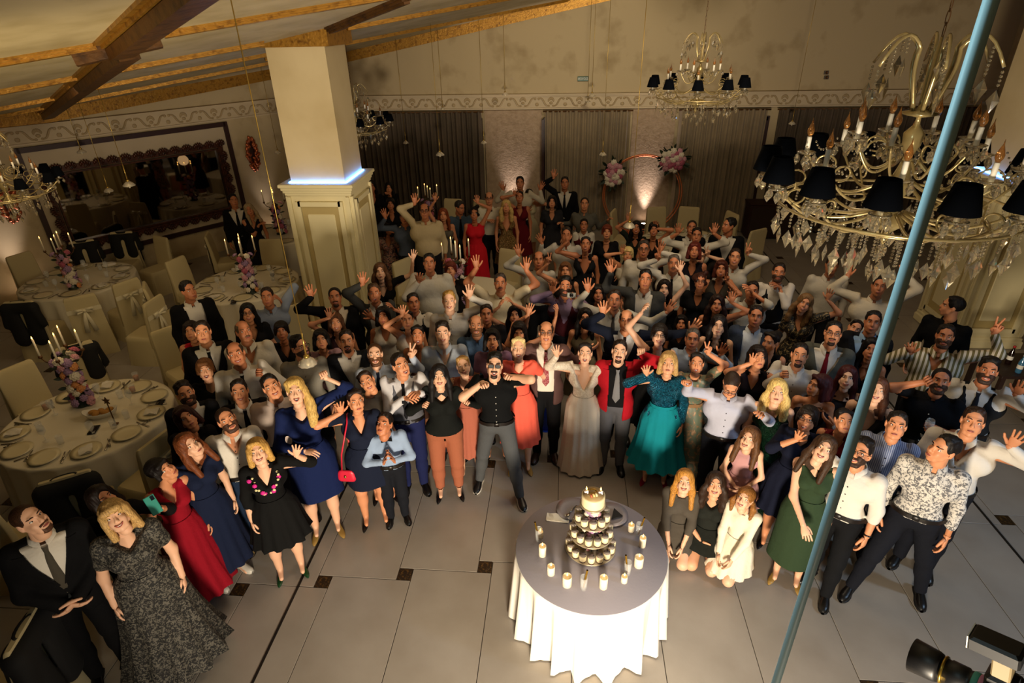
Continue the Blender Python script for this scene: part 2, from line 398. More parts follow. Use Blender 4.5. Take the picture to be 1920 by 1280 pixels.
# small things on the upper back wall
p_ = aty(1093, 147.5, BW)
ex = thing('exit_sign', 'small green exit sign high on the back wall', 'sign', (p_[0], BW, p_[2]))
MB().box((0, -.02, 0), (.24, .035, .1), bev=.006).build('sign_box', mat('exit_green', '#0d4a2c', .4), ex, smooth=False)
tx = bpy.data.curves.new('lettering', 'FONT'); tx.body = 'ИЗХОД'; tx.size = .062; tx.align_x = 'CENTER'; tx.align_y = 'CENTER'; tx.extrude = .002
tx.materials.append(m_white); to_ = bpy.data.objects.new('lettering', tx); C.objects.link(to_); bpy.context.view_layer.update(); tm_ = bpy.data.meshes.new_from_object(to_.evaluated_get(bpy.context.evaluated_depsgraph_get())); bpy.data.objects.remove(to_); link('lettering', tm_, ex, M=Matrix.Translation((0, -.04, 0)) @ Matrix.Rotation(PI / 2, 4, 'X'))
for k, (px, py) in enumerate(((1549, 136), (1549, 145))):
    p_ = aty(px, py, BW); v = MB(); v.box((0, -.012, 0), (.1, .024, .075), bev=.006)
    o = thing('wall_socket', ('upper' if k == 0 else 'lower') + ' of two small grey sockets on the back wall', 'socket', (p_[0], BW, p_[2]))
    v.build('plate', mat('grey_plastic', '#5d574c', .5), o, smooth=False); MB().lathe([(.028, 0), (.03, .01), (.022, .01), (.02, .004)], 14).build('rim', m_goldd, o).matrix_local = Matrix.Translation((0, -.024, 0)) @ Matrix.Rotation(PI / 2, 4, 'X')

# pillars
def pillar(i, x0, x1, y0, y1, zt):
    p = MB(); xc, yc = (x0 + x1) / 2, (y0 + y1) / 2; W, Dp = x1 - x0, y1 - y0; L = 2.54
    p.box((xc, yc, (zt + L) / 2), (W - .16, Dp - .16, zt - L))
    o = struct('wall_pillar_%d' % i, p, m_plaster_l)
    b = MB().box((xc, yc, 1.2), (W - .02, Dp - .02, 2.4)); b.build('base_core', m_cream, o, smooth=False)
    b = MB().box((xc, yc, .07), (W + .07, Dp + .07, .14), bev=.02).box((xc, yc, .16), (W + .035, Dp + .035, .06), bev=.015); b.build('plinth', m_cream, o, smooth=False)
    b = MB()
    for z, e in ((2.39, .03), (2.43, .06), (2.47, .10), (2.515, .15)): b.box((xc, yc, z), (W + e, Dp + e, .05), bev=.008)
    b.build('ledge', m_cream, o, smooth=False)
    for (fx, fy, a) in ((xc, y0, 0), (x0, yc, -PI / 2), (x1, yc, PI / 2), (xc, y1, PI)):
        ww = (W if abs(math.sin(a)) < .5 else Dp); f = MB(); zc = 1.28; hh = 2.0
        for sx in (-1, 1): f.box((sx * (ww / 2 - .165), -.012, zc), (.07, .05, hh)); f.box((sx * (ww / 2 - .045), -.008, zc), (.045, .036, hh + .14))
        for sz in (-1, 1): f.box((0, -.012, zc + sz * (hh / 2 - .035)), (ww - .33, .05, .07))
        f.box((0, -.003, zc), (ww - .56, .04, hh - .38), bev=.012)
        q = f.build('panel', m_cream, o, smooth=False); q.location = (fx, fy, 0); q.rotation_euler = (0, 0, a)
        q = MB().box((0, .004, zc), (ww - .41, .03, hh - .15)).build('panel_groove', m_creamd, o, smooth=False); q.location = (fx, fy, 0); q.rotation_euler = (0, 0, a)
    b = MB().box((xc, yc, zt - .02 + .2), (W + .02, Dp + .02, .55)).box((xc, yc, zt - .07), (W - .06, Dp - .06, .06)); b.build('capital', m_gold, o, smooth=False)
    # LED strip lying on the ledge round the shaft
    b = MB(); w2, d2 = W / 2 - .06, Dp / 2 - .06
    for (cx, cy, sx, sy) in ((0, -d2, 2 * w2, .018), (0, d2, 2 * w2, .018), (-w2, 0, .018, 2 * d2), (w2, 0, .018, 2 * d2)): b.box((xc + cx, yc + cy, 2.547), (sx, sy, .012))
    b.build('led_strip', mat('led_blue_white', '#6ea4ff', .4, emit='#4a8cff', es=34), o, smooth=False)
    return o
pillar(1, -4.12, -3.14, 8.5, 9.48, 4.44)
pillar(2, 6.0, 7.0, 8.6, 9.6, 6.0)

# mirror on the left wall: dark rectangular moulding, pale panel, carved frame, glass
def wall_mirror():
    s0, s1 = LW(30, 285)[0], LW(420, 233)[0]; z0, z1 = .62, 2.72; a = LROT - PI
    t = thing('wall_mirror', 'huge wall mirror in carved brown frame with dark red border', 'mirror', tuple(lw((s0 + s1) / 2, 0)), LROT)
    Wd = s1 - s0
    def rail(b, w, dpt, x0, x1, za, zb, y=0):
        b.box((x0, y - dpt / 2, (za + zb) / 2), (w, dpt, zb - za + w)); b.box((x1, y - dpt / 2, (za + zb) / 2), (w, dpt, zb - za + w))
        b.box(((x0 + x1) / 2, y - dpt / 2, zb), (x1 - x0, dpt, w)); b.box(((x0 + x1) / 2, y - dpt / 2, za), (x1 - x0, dpt, w))
    # local x runs along the wall, -y points into the room
    b = MB(); rail(b, .09, .07, -Wd / 2, Wd / 2, z0, z1); b.build('border', m_wine, t, smooth=False)
    MB().box((0, -.01, (z0 + z1) / 2), (Wd - .05, .02, z1 - z0)).build('backing_panel', m_matte, t, smooth=False)
    xa, xb = LW(66, 318)[0] - (s0 + s1) / 2, LW(412, 258)[0] - (s0 + s1) / 2; za, zb = .8, LW(412, 262)[1] - .02
    b = MB(); rail(b, .10, .06, xa + .07, xb - .07, za + .07, zb - .07, -.02); rail(b, .03, .09, xa + .15, xb - .15, za + .15, zb - .15, -.02)
    b.build('frame', m_carved, t, smooth=False)
    cv = MB()
    for k in range(5): an = k * .55 - 1.1; cv.ball((math.sin(an) * .085, 0, math.cos(an) * .06), .045, 8, 5, sc=(.5, .6, 1))
    tt_ = np.linspace(0, 2.2 * PI, 12); cv.tube(np.stack([.02 + .05 * (1 - tt_ / 9) * np.cos(tt_), 0 * tt_ - .01, -.02 + .05 * (1 - tt_ / 9) * np.sin(tt_)], 1), .014, 6)
    cme = cv.mesh('carving', m_carved)
    n = int((xb - xa) / .24)
    for i in range(n + 1):
        x = xa + .06 + (xb - xa - .12) * i / n
        for z, f in ((zb - .06, 0), (za + .06, PI)): o = link('carving', cme, t); o.location = (x, -.09, z); o.rotation_euler = (0, f, 0)
    n = int((zb - za) / .24)
    for i in range(1, n):
        z = za + .06 + (zb - za - .12) * i / n
        for x, f in ((xa + .06, -PI / 2), (xb - .06, PI / 2)): o = link('carving', cme, t); o.location = (x, -.09, z); o.rotation_euler = (0, f, 0)
    MB().box(((xa + xb) / 2, -.03, (za + zb) / 2), (xb - xa - .3, .012, zb - za - .3)).build('glass', m_mirror, t, smooth=False)
wall_mirror()
# carved copper wall ornaments either side of the mirror
m_copper = mat('copper_leaf', '#b8623a', .35, .6, noise=(18, '#4a2010', .4, .7))
def wall_ornament(px, py, label):
    s, z = LW(px, py); p = lw(s, z); t = thing('wall_ornament', label, 'ornament', tuple(p), LROT)
    b = MB(); b.ball((0, -.02, 0), .2, 10, 8, sc=(.5, .12, 1.7)); b.build('backplate', m_wine, t)
    lf = MB(); lf.ball((0, 0, .03), .07, 8, 6, sc=(.55, .45, 1)); lm = lf.mesh('leaf', m_copper)
    for k in range(34):
        zz = -.34 + .68 * k / 33; wv = .12 * math.sqrt(max(0, 1 - (zz / .36) ** 2)) + .01
        o = link('leaf', lm, t); o.location = (wv * (1 if k % 2 else -1) * (.4 + .6 * random.random()), -.05 - .02 * random.random(), zz); o.rotation_euler = (0, random.uniform(-1.2, 1.2), 0)
wall_ornament(472, 290, 'copper leaf wall ornament between mirror and cream pillar')
wall_ornament(12, 380, 'copper leaf wall ornament at the left edge beside the mirror')
# uplights on the floor against the walls
m_glow = mat('uplight_lens', '#fff0e6', .4, emit='#ffe0cc', es=30)
def uplight(p, n, label, e=16):
    t = thing('floor_uplight', label, 'lamp', tuple(p), group=None)
    MB().lathe([(.09, 0), (.09, .03), (.06, .05), (.065, .15), (.075, .2), (.068, .2), (.06, .185)], 16).build('housing', m_black, t)
    MB().lathe([(.058, .186), (.05, .192)], 16).build('lens', m_glow, t)
    l = lamp('SPOT', 'uplight_beam', (p[0], p[1], .24), e, (1, .84, .80), (p[0] - n[0] * .16, p[1] - n[1] * .16, 2.2), spot_size=math.radians(46), spot_blend=1., shadow_soft_size=.05)
uplight((bx(965), BW - .22, 0), (0, -1), 'floor uplight against the pale brick panel behind the raised hands', 240)
uplight((bx(1215), BW - .22, 0), (0, -1), 'floor uplight below the copper flower hoop', 260)
s_ = LW(20, 480)[0]; p_ = lw(s_, 0, .28); uplight((p_[0], p_[1], 0), LN, 'floor uplight at the left wall behind the chair', 120)
s_ = LW(492, 350)[0]; p_ = lw(s_, 0, .25); uplight((p_[0], p_[1], 0), LN, 'floor uplight at the wall corner left of the pillar', 40)
# ================================================================== PEOPLE: signed-distance bodies, meshed with surface nets
def cap(a, b, ra, rb=None, flat=None):
    """round cone a-b; flat = (axis vector, factor) squashes it along that axis"""
    a = np.asarray(a, float); b = np.asarray(b, float); M = None
    if flat is not None:
        n = np.asarray(flat[0], float); n = n / np.linalg.norm(n); M = np.eye(3) + (1 / flat[1] - 1) * np.outer(n, n)
    return (a, b, ra, ra if rb is None else rb, M)
def ell(c, r):
    m = max(r); return (np.asarray(c, float), np.asarray(c, float), m, m, np.diag([m / k for k in r]))
def pd_(pr, X, Y, Z):
    a, b, ra, rb, M = pr; x, y, z = X - a[0], Y - a[1], Z - a[2]; ab = b - a
    if M is not None:
        x, y, z = M[0, 0]*x + M[0, 1]*y + M[0, 2]*z, M[1, 0]*x + M[1, 1]*y + M[1, 2]*z, M[2, 0]*x + M[2, 1]*y + M[2, 2]*z; ab = M @ ab
    L = float(ab @ ab)
    if L < 1e-10: return np.sqrt(x*x + y*y + z*z) - ra
    t = np.clip((x*ab[0] + y*ab[1] + z*ab[2]) / L, 0, 1); x = x - t*ab[0]; y = y - t*ab[1]; z = z - t*ab[2]
    return np.sqrt(x*x + y*y + z*z) - (ra + (rb - ra) * t)
def smin(a, b, k):
    h = np.maximum(k - np.abs(a - b), 0) / k; return np.minimum(a, b) - h*h*k*.25
def sdf_at(prims, P, k=.03):
    d = np.full(P.shape[:-1], 9.)
    for pr in prims: d = smin(d, pd_(pr, P[..., 0], P[..., 1], P[..., 2]), k)
    return d
_E = [((0,0,0),(1,0,0)),((0,1,0),(1,1,0)),((0,0,1),(1,0,1)),((0,1,1),(1,1,1)),((0,0,0),(0,1,0)),((1,0,0),(1,1,0)),((0,0,1),(0,1,1)),((1,0,1),(1,1,1)),((0,0,0),(0,0,1)),((1,0,0),(1,0,1)),((0,1,0),(0,1,1)),((1,1,0),(1,1,1))]
def sdf_mesh(prims, res, k=.03, subs=(), cut=None, ks=.01):
    lo = np.min([np.minimum(p[0], p[1]) - max(p[2], p[3]) for p in prims], 0) - res * 2
    hi = np.max([np.maximum(p[0], p[1]) + max(p[2], p[3]) for p in prims], 0) + res * 2
    n = np.ceil((hi - lo) / res).astype(int) + 1; ax = [lo[i] + np.arange(n[i]) * res for i in range(3)]
    D = np.full(n, .3)
    def local(p, pad):
        r = max(p[2], p[3]) + pad; a = np.minimum(p[0], p[1]) - r; b = np.maximum(p[0], p[1]) + r
        i0 = np.clip(np.floor((a - lo) / res).astype(int), 0, n - 1); i1 = np.clip(np.ceil((b - lo) / res).astype(int) + 1, 1, n)
        sl = tuple(slice(i0[j], i1[j]) for j in range(3))
        return sl, pd_(p, ax[0][sl[0]][:, None, None], ax[1][sl[1]][None, :, None], ax[2][sl[2]][None, None, :])
    for p in prims:
        sl, d = local(p, k + res); D[sl] = smin(D[sl], d, k)
    for p in subs:
        sl, d = local(p, ks + res)
        if D[sl].size: D[sl] = -smin(-D[sl], d, ks)
    if cut is not None: D = np.maximum(D, cut(ax[0][:, None, None], ax[1][None, :, None], ax[2][None, None, :]))
    s = D < 0; c = np.zeros(n - 1, np.int8)
    for i in (0, 1):
        for j in (0, 1):
            for l in (0, 1): c += s[i:n[0]-1+i, j:n[1]-1+j, l:n[2]-1+l]
    act = (c > 0) & (c < 8); idx = np.argwhere(act)
    if not len(idx): return np.zeros((0, 3)), np.zeros((0, 4), int)
    acc = np.zeros((len(idx), 3)); cn = np.zeros(len(idx))
    for o0, o1 in _E:
        i0 = idx + o0; i1 = idx + o1; d0 = D[i0[:, 0], i0[:, 1], i0[:, 2]]; d1 = D[i1[:, 0], i1[:, 1], i1[:, 2]]; x = (d0 < 0) != (d1 < 0)
        t = np.where(x, d0 / np.where(x, d0 - d1, 1), 0); e = np.array(o1) - np.array(o0)
        acc += np.where(x[:, None], np.array(o0) + t[:, None] * e, 0); cn += x
    V = (idx + acc / cn[:, None]) * res + lo; ID = np.full(n - 1, -1, np.int32); ID[act] = np.arange(len(idx)); Q = []
    for a in range(3):
        u, w = (a + 1) % 3, (a + 2) % 3
        s0 = [slice(None)] * 3; s1 = [slice(None)] * 3; s0[a] = slice(0, -1); s1[a] = slice(1, None)
        f = np.argwhere(s[tuple(s0)] != s[tuple(s1)])
        f = f[(f[:, u] > 0) & (f[:, w] > 0) & (f[:, u] < n[u]-1) & (f[:, w] < n[w]-1)]
        if not len(f): continue
        q = []
        for du, dw in ((1, 1), (0, 1), (0, 0), (1, 0)):
            g_ = f.copy(); g_[:, u] -= du; g_[:, w] -= dw; q.append(ID[g_[:, 0], g_[:, 1], g_[:, 2]])
        q = np.stack(q, 1); flip = ~s[f[:, 0], f[:, 1], f[:, 2]]; q[flip] = q[flip][:, ::-1]; Q.append(q)
    return V, np.concatenate(Q)

# ---------------------------------------------------------------- head, face, hair templates (head frame: -y is the face, z up, centre between the ears)
def head_prims(sex):
    f = sex == 'f'; j = .93 if f else 1.0
    P = [ell((0, .014, .036), (.073, .094, .080)), ell((0, -.026, -.034), (.059 * j + .002, .060, .082)), cap((-.026 * j, -.05, -.082), (.026 * j, -.05, -.082), .026), cap((0, -.062, -.098), (0, -.062, -.098), .020 * j)]
    for s in (-1, 1):
        P += [cap((s * .034, -.058, -.028), (s * .03, -.06, -.045), .024), ell((s * .0745, .016, -.004), (.008, .019, .031)), cap((s * .05, -.02, -.06), (s * .052, .0, -.03), .018)]
    P += [cap((-.032, -.078, .032), (.032, -.078, .032), .012 if not f else .010), cap((0, -.085, .018), (0, -.103, -.022), .007, .0115), ell((0, -.097, -.027), (.0165, .010, .008)), ell((0, -.083, -.062), (.026, .014, .018)), cap((0, .02, -.06), (0, .035, -.13), .05 if not f else .043)]
    S = [cap((s * .031, -.099, .008), (s * .031, -.099, .008), .0155) for s in (-1, 1)]
    return P, S
HEAD = {}
def face_y(P, S, x, z):
    ys = np.linspace(-.125, -.03, 96); pts = np.stack([np.full(96, x), ys, np.full(96, z)], 1); d = sdf_at(P, pts, .014)
    for q in S: d = -smin(-d, pd_(q, pts[:, 0], pts[:, 1], pts[:, 2]), .012)
    i = int(np.argmax(d < 0)); return ys[i]
def head_mesh(sex, mouth, lod):
    key = (sex, mouth, lod)
    if key in HEAD: return HEAD[key]
    P, S = head_prims(sex); b = MB(); V, Q = sdf_mesh(P, .0075 if lod == 0 else .0112, .014, S, ks=.012); b.add(V, Q, mi=0)
    fy = lambda x, z: face_y(P, S, x, z)
    fy2 = lambda x, z: face_y(P, [], x, z)
    ez = .008; er = .0125
    for s in (-1, 1):
        ex = s * .031; y0 = fy(ex, ez); b.ball((ex, y0 + er * .62, ez), er, 10, 6, 2); b.ball((ex - s * .001, y0 - er * .10, ez), .0062, 8, 5, 3)
        t = np.linspace(0, 1, 7); ax_ = ex + (t - .5) * .030; b.tube(np.stack([ax_, [y0 - .0015 + abs(q - .5) * .008 for q in t], ez + .006 * np.sin(t * PI) + .001 - (.002 if mouth != 'n' else 0)], 1), .0019, 5, 3)
        b.tube(np.stack([ax_, [y0 - .0005 + abs(q - .5) * .009 for q in t], ez - .006 * np.sin(t * PI) - .001 + (.003 if mouth != 'n' else 0)], 1), .0015, 5, 0)
        bx_ = s * (.013 + .036 * t); b.tube(np.stack([bx_, [fy2(q, .031) - .001 for q in bx_], .029 + .007 * np.sin(t * PI * .8) - .002 * t], 1), np.array([.002, .004, .0045, .0042, .0035, .0028, .0015]) * (1 if sex == 'm' else .75), 5, 4)
    t = np.linspace(-1, 1, 11); w_ = {'n': .022, 's': .027, 'o': .022}[mouth]; mz = -.061; x = t * w_; up = .012 if mouth == 's' else (.006 if mouth == 'o' else .001)
    yy = np.array([fy2(q, mz) for q in x]); cz = mz + up * t * t
    if mouth == 'n':
        b.tube(np.stack([x, yy - .001, cz + .0028 * (1 - t*t)], 1), .0042 * np.sqrt(1.05 - t*t), 6, 1); b.tube(np.stack([x, yy - .001, cz - .0032 * (1 - t*t)], 1), .0048 * np.sqrt(1.05 - t*t), 6, 1)
        b.tube(np.stack([x, yy - .0045, cz], 1), .0012, 5, 6)
    else:
        op = .0055 if mouth == 's' else .0125
        top = np.stack([x, yy - .001, cz + .004 * (1 - t*t)], 1); bot = np.stack([x, yy + .000, cz - op * 1.5 * (1 - t*t)], 1)
        G = np.stack([top, (top * 2 + bot) / 3 - [0, .0015, 0], (top + 2 * bot) / 3 - [0, .0015, 0], bot], 0); b.sheet(G[::-1], 6)
        tb_ = top * .55 + bot * .45 if mouth == 's' else top * .72 + bot * .28
        b.sheet(np.stack([tb_ - [0, .003, 0], top - [0, .003, 0]], 0)[:, 1:-1], 5)
        b.tube(top - [0, .001, 0], .0035, 5, 1); b.tube(bot - [0, .001, 0], .0042, 5, 1)
    HEAD[key] = b; return b
HAIR = {}
def hair_mesh(style, pitch=0):
    pb = int(round(max(-10, min(45, pitch)) / 10.)) * 10 if style in ('long', 'wavy', 'front', 'pony', 'bob', 'bangs', 'tails') else 0; key_ = (style, pb)
    if key_ in HAIR: return HAIR[key_]
    r = .0085; face = ell((0, -.112, -.004), (.079, .090, .114)); k = .02; P = [ell((0, .020, .040), (.0775, .0975, .0825))]; S = [face]; rr_ = np.random.default_rng(len(style) * 7)
    def tufts(n, z0, rad, y0=-.06):
        for q in range(n):
            a = rr_.uniform(0, 2 * PI); d = rr_.uniform(0, 1) ** .5; x = math.cos(a) * .06 * d; y = .015 + math.sin(a) * .075 * d; z = .036 + .082 * math.sqrt(max(.05, 1 - (x / .078) ** 2 - ((y - .02) / .1) ** 2)) + z0; P.append(cap((x, y, z), (x + rr_.uniform(-.02, .02), y - .022, z + .004), rad, rad * .6))
    cut = None
    low = lambda z: (lambda X, Y, Z: np.maximum(z - Z - .5 * Y, -.5))          # keep what lies above a line rising to the front
    if style == 'short': P += [cap((-.034, -.036, .084), (.034, -.036, .086), .020)]; tufts(26, -.004, .014); k = .012; cut = lambda X, Y, Z: -.005 - Z - .55 * Y
    elif style == 'quiff': P += [cap((-.032, -.044, .090), (.032, -.046, .096), .021)]; tufts(34, .002, .018); k = .014; cut = lambda X, Y, Z: .0 - Z - .55 * Y
    elif style == 'buzz': P = [ell((0, .018, .039), (.0765, .0965, .0815))]; cut = lambda X, Y, Z: -.01 - Z - .4 * Y
    elif style == 'bald': P = [ell((0, .018, .036), (.0775, .0965, .080))]; S = [face, ell((0, -.01, .12), (.066, .095, .06))]; cut = lambda X, Y, Z: -.015 - Z - .4 * Y
    elif style == 'crop':                                                    # short woman's cut with fringe
        P += [ell((0, .02, .05), (.088, .106, .086)), cap((-.045, -.07, .075), (.03, -.082, .07), .022), cap((-.075, -.01, .03), (-.078, .0, -.03), .018), cap((.075, -.01, .03), (.078, .0, -.03), .018), cap((0, .09, 0), (0, .075, -.06), .04)]
        S = [ell((0, -.118, -.035), (.069, .079, .104))]
    elif style == 'bob':
        P += [ell((0, .022, .048), (.088, .106, .086))]
        for s in (-1, 1): P += [cap((s * .072, .0, .03), (s * .086, -.01, -.10), .026, .030), cap((s * .06, .06, .02), (s * .065, .06, -.11), .04)]
        P += [cap((0, .085, .02), (0, .08, -.11), .05), cap((-.05, -.062, .085), (.02, -.075, .085), .022)]; S = [ell((0, -.118, -.022), (.063, .080, .112)), ell((0, -.118, -.08), (.058, .078, .09))]
    elif style == 'bangs':
        P += [ell((0, .022, .048), (.090, .108, .086)), cap((-.045, -.075, .062), (.045, -.075, .062), .024)]
        for s in (-1, 1): P += [cap((s * .074, -.01, .03), (s * .088, -.02, -.15), .026, .028), cap((s * .06, .06, .02), (s * .065, .06, -.17), .042)]
        P += [cap((0, .085, .02), (0, .085, -.18), .05)]; S = [ell((0, -.12, -.06), (.058, .078, .105))]
    elif style in ('long', 'wavy', 'front'):
        P += [ell((0, .022, .048), (.088, .106, .086)), cap((-.05, -.035, .088), (.0, -.045, .098), .022), cap((.05, -.035, .088), (.0, -.045, .098), .022)]
        for s in (-1, 1):
            P += [cap((s * .07, .0, .03), (s * .088, .01, -.10), .026, .032), cap((s * .088, .01, -.10), (s * .10, .0 if style != 'front' else -.045, -.27), .034, .024), cap((s * .05, .07, .0), (s * .065, .09, -.28), .045)]
            if style == 'wavy': P += [cap((s * (.098 + .012 * (q % 2)), -.005 - .01 * (q % 2), -.06 - .05 * q), (s * (.098 + .012 * (q % 2)), -.005, -.07 - .05 * q), .033) for q in range(5)]
        P += [cap((0, .09, .02), (0, .10, -.28), .055)]; S = [ell((0, -.118, -.022), (.063, .082, .118)), ell((0, -.118, -.09), (.058, .080, .10))]; k = .03
    elif style == 'updo': P += [cap((0, .10, .075), (0, .115, .06), .045), cap((-.05, -.045, .088), (.05, -.045, .088), .026)]; cut = lambda X, Y, Z: -.03 - Z - .5 * Y
    elif style == 'bun': P += [cap((0, .115, .0), (0, .13, -.01), .042), cap((-.05, -.04, .088), (.05, -.04, .088), .024)]; cut = lambda X, Y, Z: -.03 - Z - .5 * Y
    elif style == 'curly':
        for q in range(60):
            a = q * 2.4; zz = -.05 + .16 * ((q * 37 % 60) / 60); rr = .085 * math.sqrt(max(.05, 1 - ((zz - .02) / .12) ** 2)); P.append(cap((math.cos(a) * rr, .03 + math.sin(a) * rr * 1.15, zz + .02), (math.cos(a) * rr, .03 + math.sin(a) * rr * 1.15, zz + .02), .03))
        S = [ell((0, -.12, -.04), (.066, .082, .105))]; k = .012
    elif style == 'pony':                                                     # swept over one shoulder
        P += [ell((0, .022, .048), (.086, .104, .085)), cap((-.06, -.03, .08), (.03, -.06, .09), .028), cap((.07, .02, 0), (.095, -.02, -.10), .035), cap((.095, -.02, -.10), (.10, -.075, -.22), .042), cap((.10, -.075, -.22), (.085, -.085, -.33), .042, .02)]
        P += [cap((.10 + .015 * (q % 2), -.03 - .012 * q, -.11 - .045 * q), (.10, -.03 - .012 * q, -.12 - .045 * q), .036) for q in range(5)]; S = [ell((-.004, -.118, -.03), (.064, .080, .118))]
    elif style == 'tails':
        P += [ell((0, .022, .044), (.083, .102, .083))]
        for s in (-1, 1): P += [cap((s * .08, .03, -.02), (s * .105, .0, -.07), .026), cap((s * .105, .0, -.07), (s * .10, -.03, -.17), .03, .016)]
        S = [ell((0, -.11, -.04), (.068, .08, .11))]
    V, Q = sdf_mesh(P, r, k, S, cut, ks=.012)
    n = np.sin(V[:, 0] * 190 + V[:, 2] * 22) * np.cos(V[:, 1] * 170 + V[:, 2] * 35); c_ = np.array([0, .02, .03]); d = V - c_; d /= np.linalg.norm(d, axis=1)[:, None]
    V = V + d * (n * (.0022 if style not in ('buzz', 'bald') else .0005))[:, None]
    if pb:                                                     # long hair hangs straight down although the head tips back
        pv = np.array([0, .03, .0]); w_ = np.clip((-.005 - V[:, 2]) / .09, 0, 1); w_ = (w_ * w_ * (3 - 2 * w_))[:, None]; V = V * (1 - w_) + (pv + (V - pv) @ rot('x', math.radians(pb * .9)).T) * w_
    me = MB().add(V, Q).mesh('hair_' + style, hair_mat('#222222')); HAIR[key_] = me; return me
def hair_mat(col):
    nm = 'hair_' + col
    if nm in MATS: return MATS[nm]
    m = mat(nm, col, .55, spec=.25); nt = m.node_tree; I = nt.nodes['Principled BSDF'].inputs
    tc = nt.nodes.new('ShaderNodeTexCoord'); mp = nt.nodes.new('ShaderNodeMapping'); mp.inputs['Scale'].default_value = (1, 1, .12)
    n = nt.nodes.new('ShaderNodeTexNoise'); n.inputs['Scale'].default_value = 170; r = nt.nodes.new('ShaderNodeValToRGB')
    c0 = lin(col); r.color_ramp.elements[0].color = tuple(x * .5 for x in c0[:3]) + (1,); r.color_ramp.elements[1].color = tuple(min(1, x * 1.35) for x in c0[:3]) + (1,)
    r.color_ramp.elements[0].position = .32; r.color_ramp.elements[1].position = .68
    bp = nt.nodes.new('ShaderNodeBump'); bp.inputs['Strength'].default_value = .5; bp.inputs['Distance'].default_value = .004
    nt.links.new(tc.outputs['Object'], mp.inputs[0]); nt.links.new(mp.outputs[0], n.inputs['Vector']); nt.links.new(n.outputs['Fac'], r.inputs[0]); nt.links.new(r.outputs[0], I['Base Color'])
    nt.links.new(n.outputs['Fac'], bp.inputs['Height']); nt.links.new(bp.outputs[0], I['Normal']); return m
def beard_mesh(kind):
    key = 'beard_' + kind
    if key in HAIR: return HAIR[key]
    P, S = head_prims('m'); P = [(p[0], p[1], p[2] + .0028, p[3] + .0028, p[4]) for p in P[:4] + [q for q in P[4:10]]]
    mouth = ell((0, -.10, -.064), (.029, .035, .0155)); up = lambda X, Y, Z: np.maximum(Z + .022 + .28 * (Y + .06), Y - .012)
    if kind == 'full': P += [cap((-.03, -.066, -.098), (.03, -.066, -.098), .019), cap((-.022, -.095, -.046), (.022, -.095, -.046), .007)]; cut = up
    elif kind == 'goatee': P += [cap((-.012, -.07, -.10), (.012, -.07, -.10), .016), cap((-.022, -.094, -.046), (.022, -.094, -.046), .007)]; cut = lambda X, Y, Z: np.maximum(np.maximum(Z + .040, np.abs(X) - .033), Y + .045)
    else: P = [cap((-.026, -.088, -.05), (0, -.098, -.044), .006, .009), cap((.026, -.088, -.05), (0, -.098, -.044), .006, .009)]; cut = None
    V, Q = sdf_mesh(P, .006, .014, [mouth] if kind != 'moustache' else [], cut, ks=.006)
    HAIR[key] = MB().add(V, Q).mesh(key, hair_mat('#222222')); return HAIR[key]
def glasses_mesh(kind):
    key = 'glasses_' + kind
    if key in HAIR: return HAIR[key]
    b = MB(); t = np.linspace(0, 2 * PI, 15)
    for s in (-1, 1):
        e = .022 if kind != 'sun' else .026; ez = .017 if kind != 'sun' else .016
        pts = np.stack([s * .032 + e * np.sign(np.cos(t)) * np.abs(np.cos(t)) ** .7, -.106 + .10 * (np.abs(s * .032 + e * np.cos(t))) ** 1.0 * .12, .006 + ez * np.sin(t)], 1); b.tube(pts, .0022, 5, 0)
        b.tube([[s * .056, -.100, .012], [s * .074, -.06, .012], [s * .08, .01, .008]], .0022, 5, 0)
        b.add(np.concatenate([[pts[:-1].mean(0)], pts[:-1]]), None, [[0, 1 + (i + 1) % 14, 1 + i] for i in range(14)], 1)
    b.tube([[-.01, -.107, .012], [0, -.109, .014], [.01, -.107, .012]], .0022, 5, 0)
    fr = mat('spectacle_frame', '#0c0a0a', .3); ln = mat('spectacle_lens', '#20202a', .05, spec=.9, alpha=.28) if kind != 'sun' else mat('mirror_lens', '#cfd6de', .08, .9)
    HAIR[key] = b.mesh(key, [fr, ln], True); return HAIR[key]

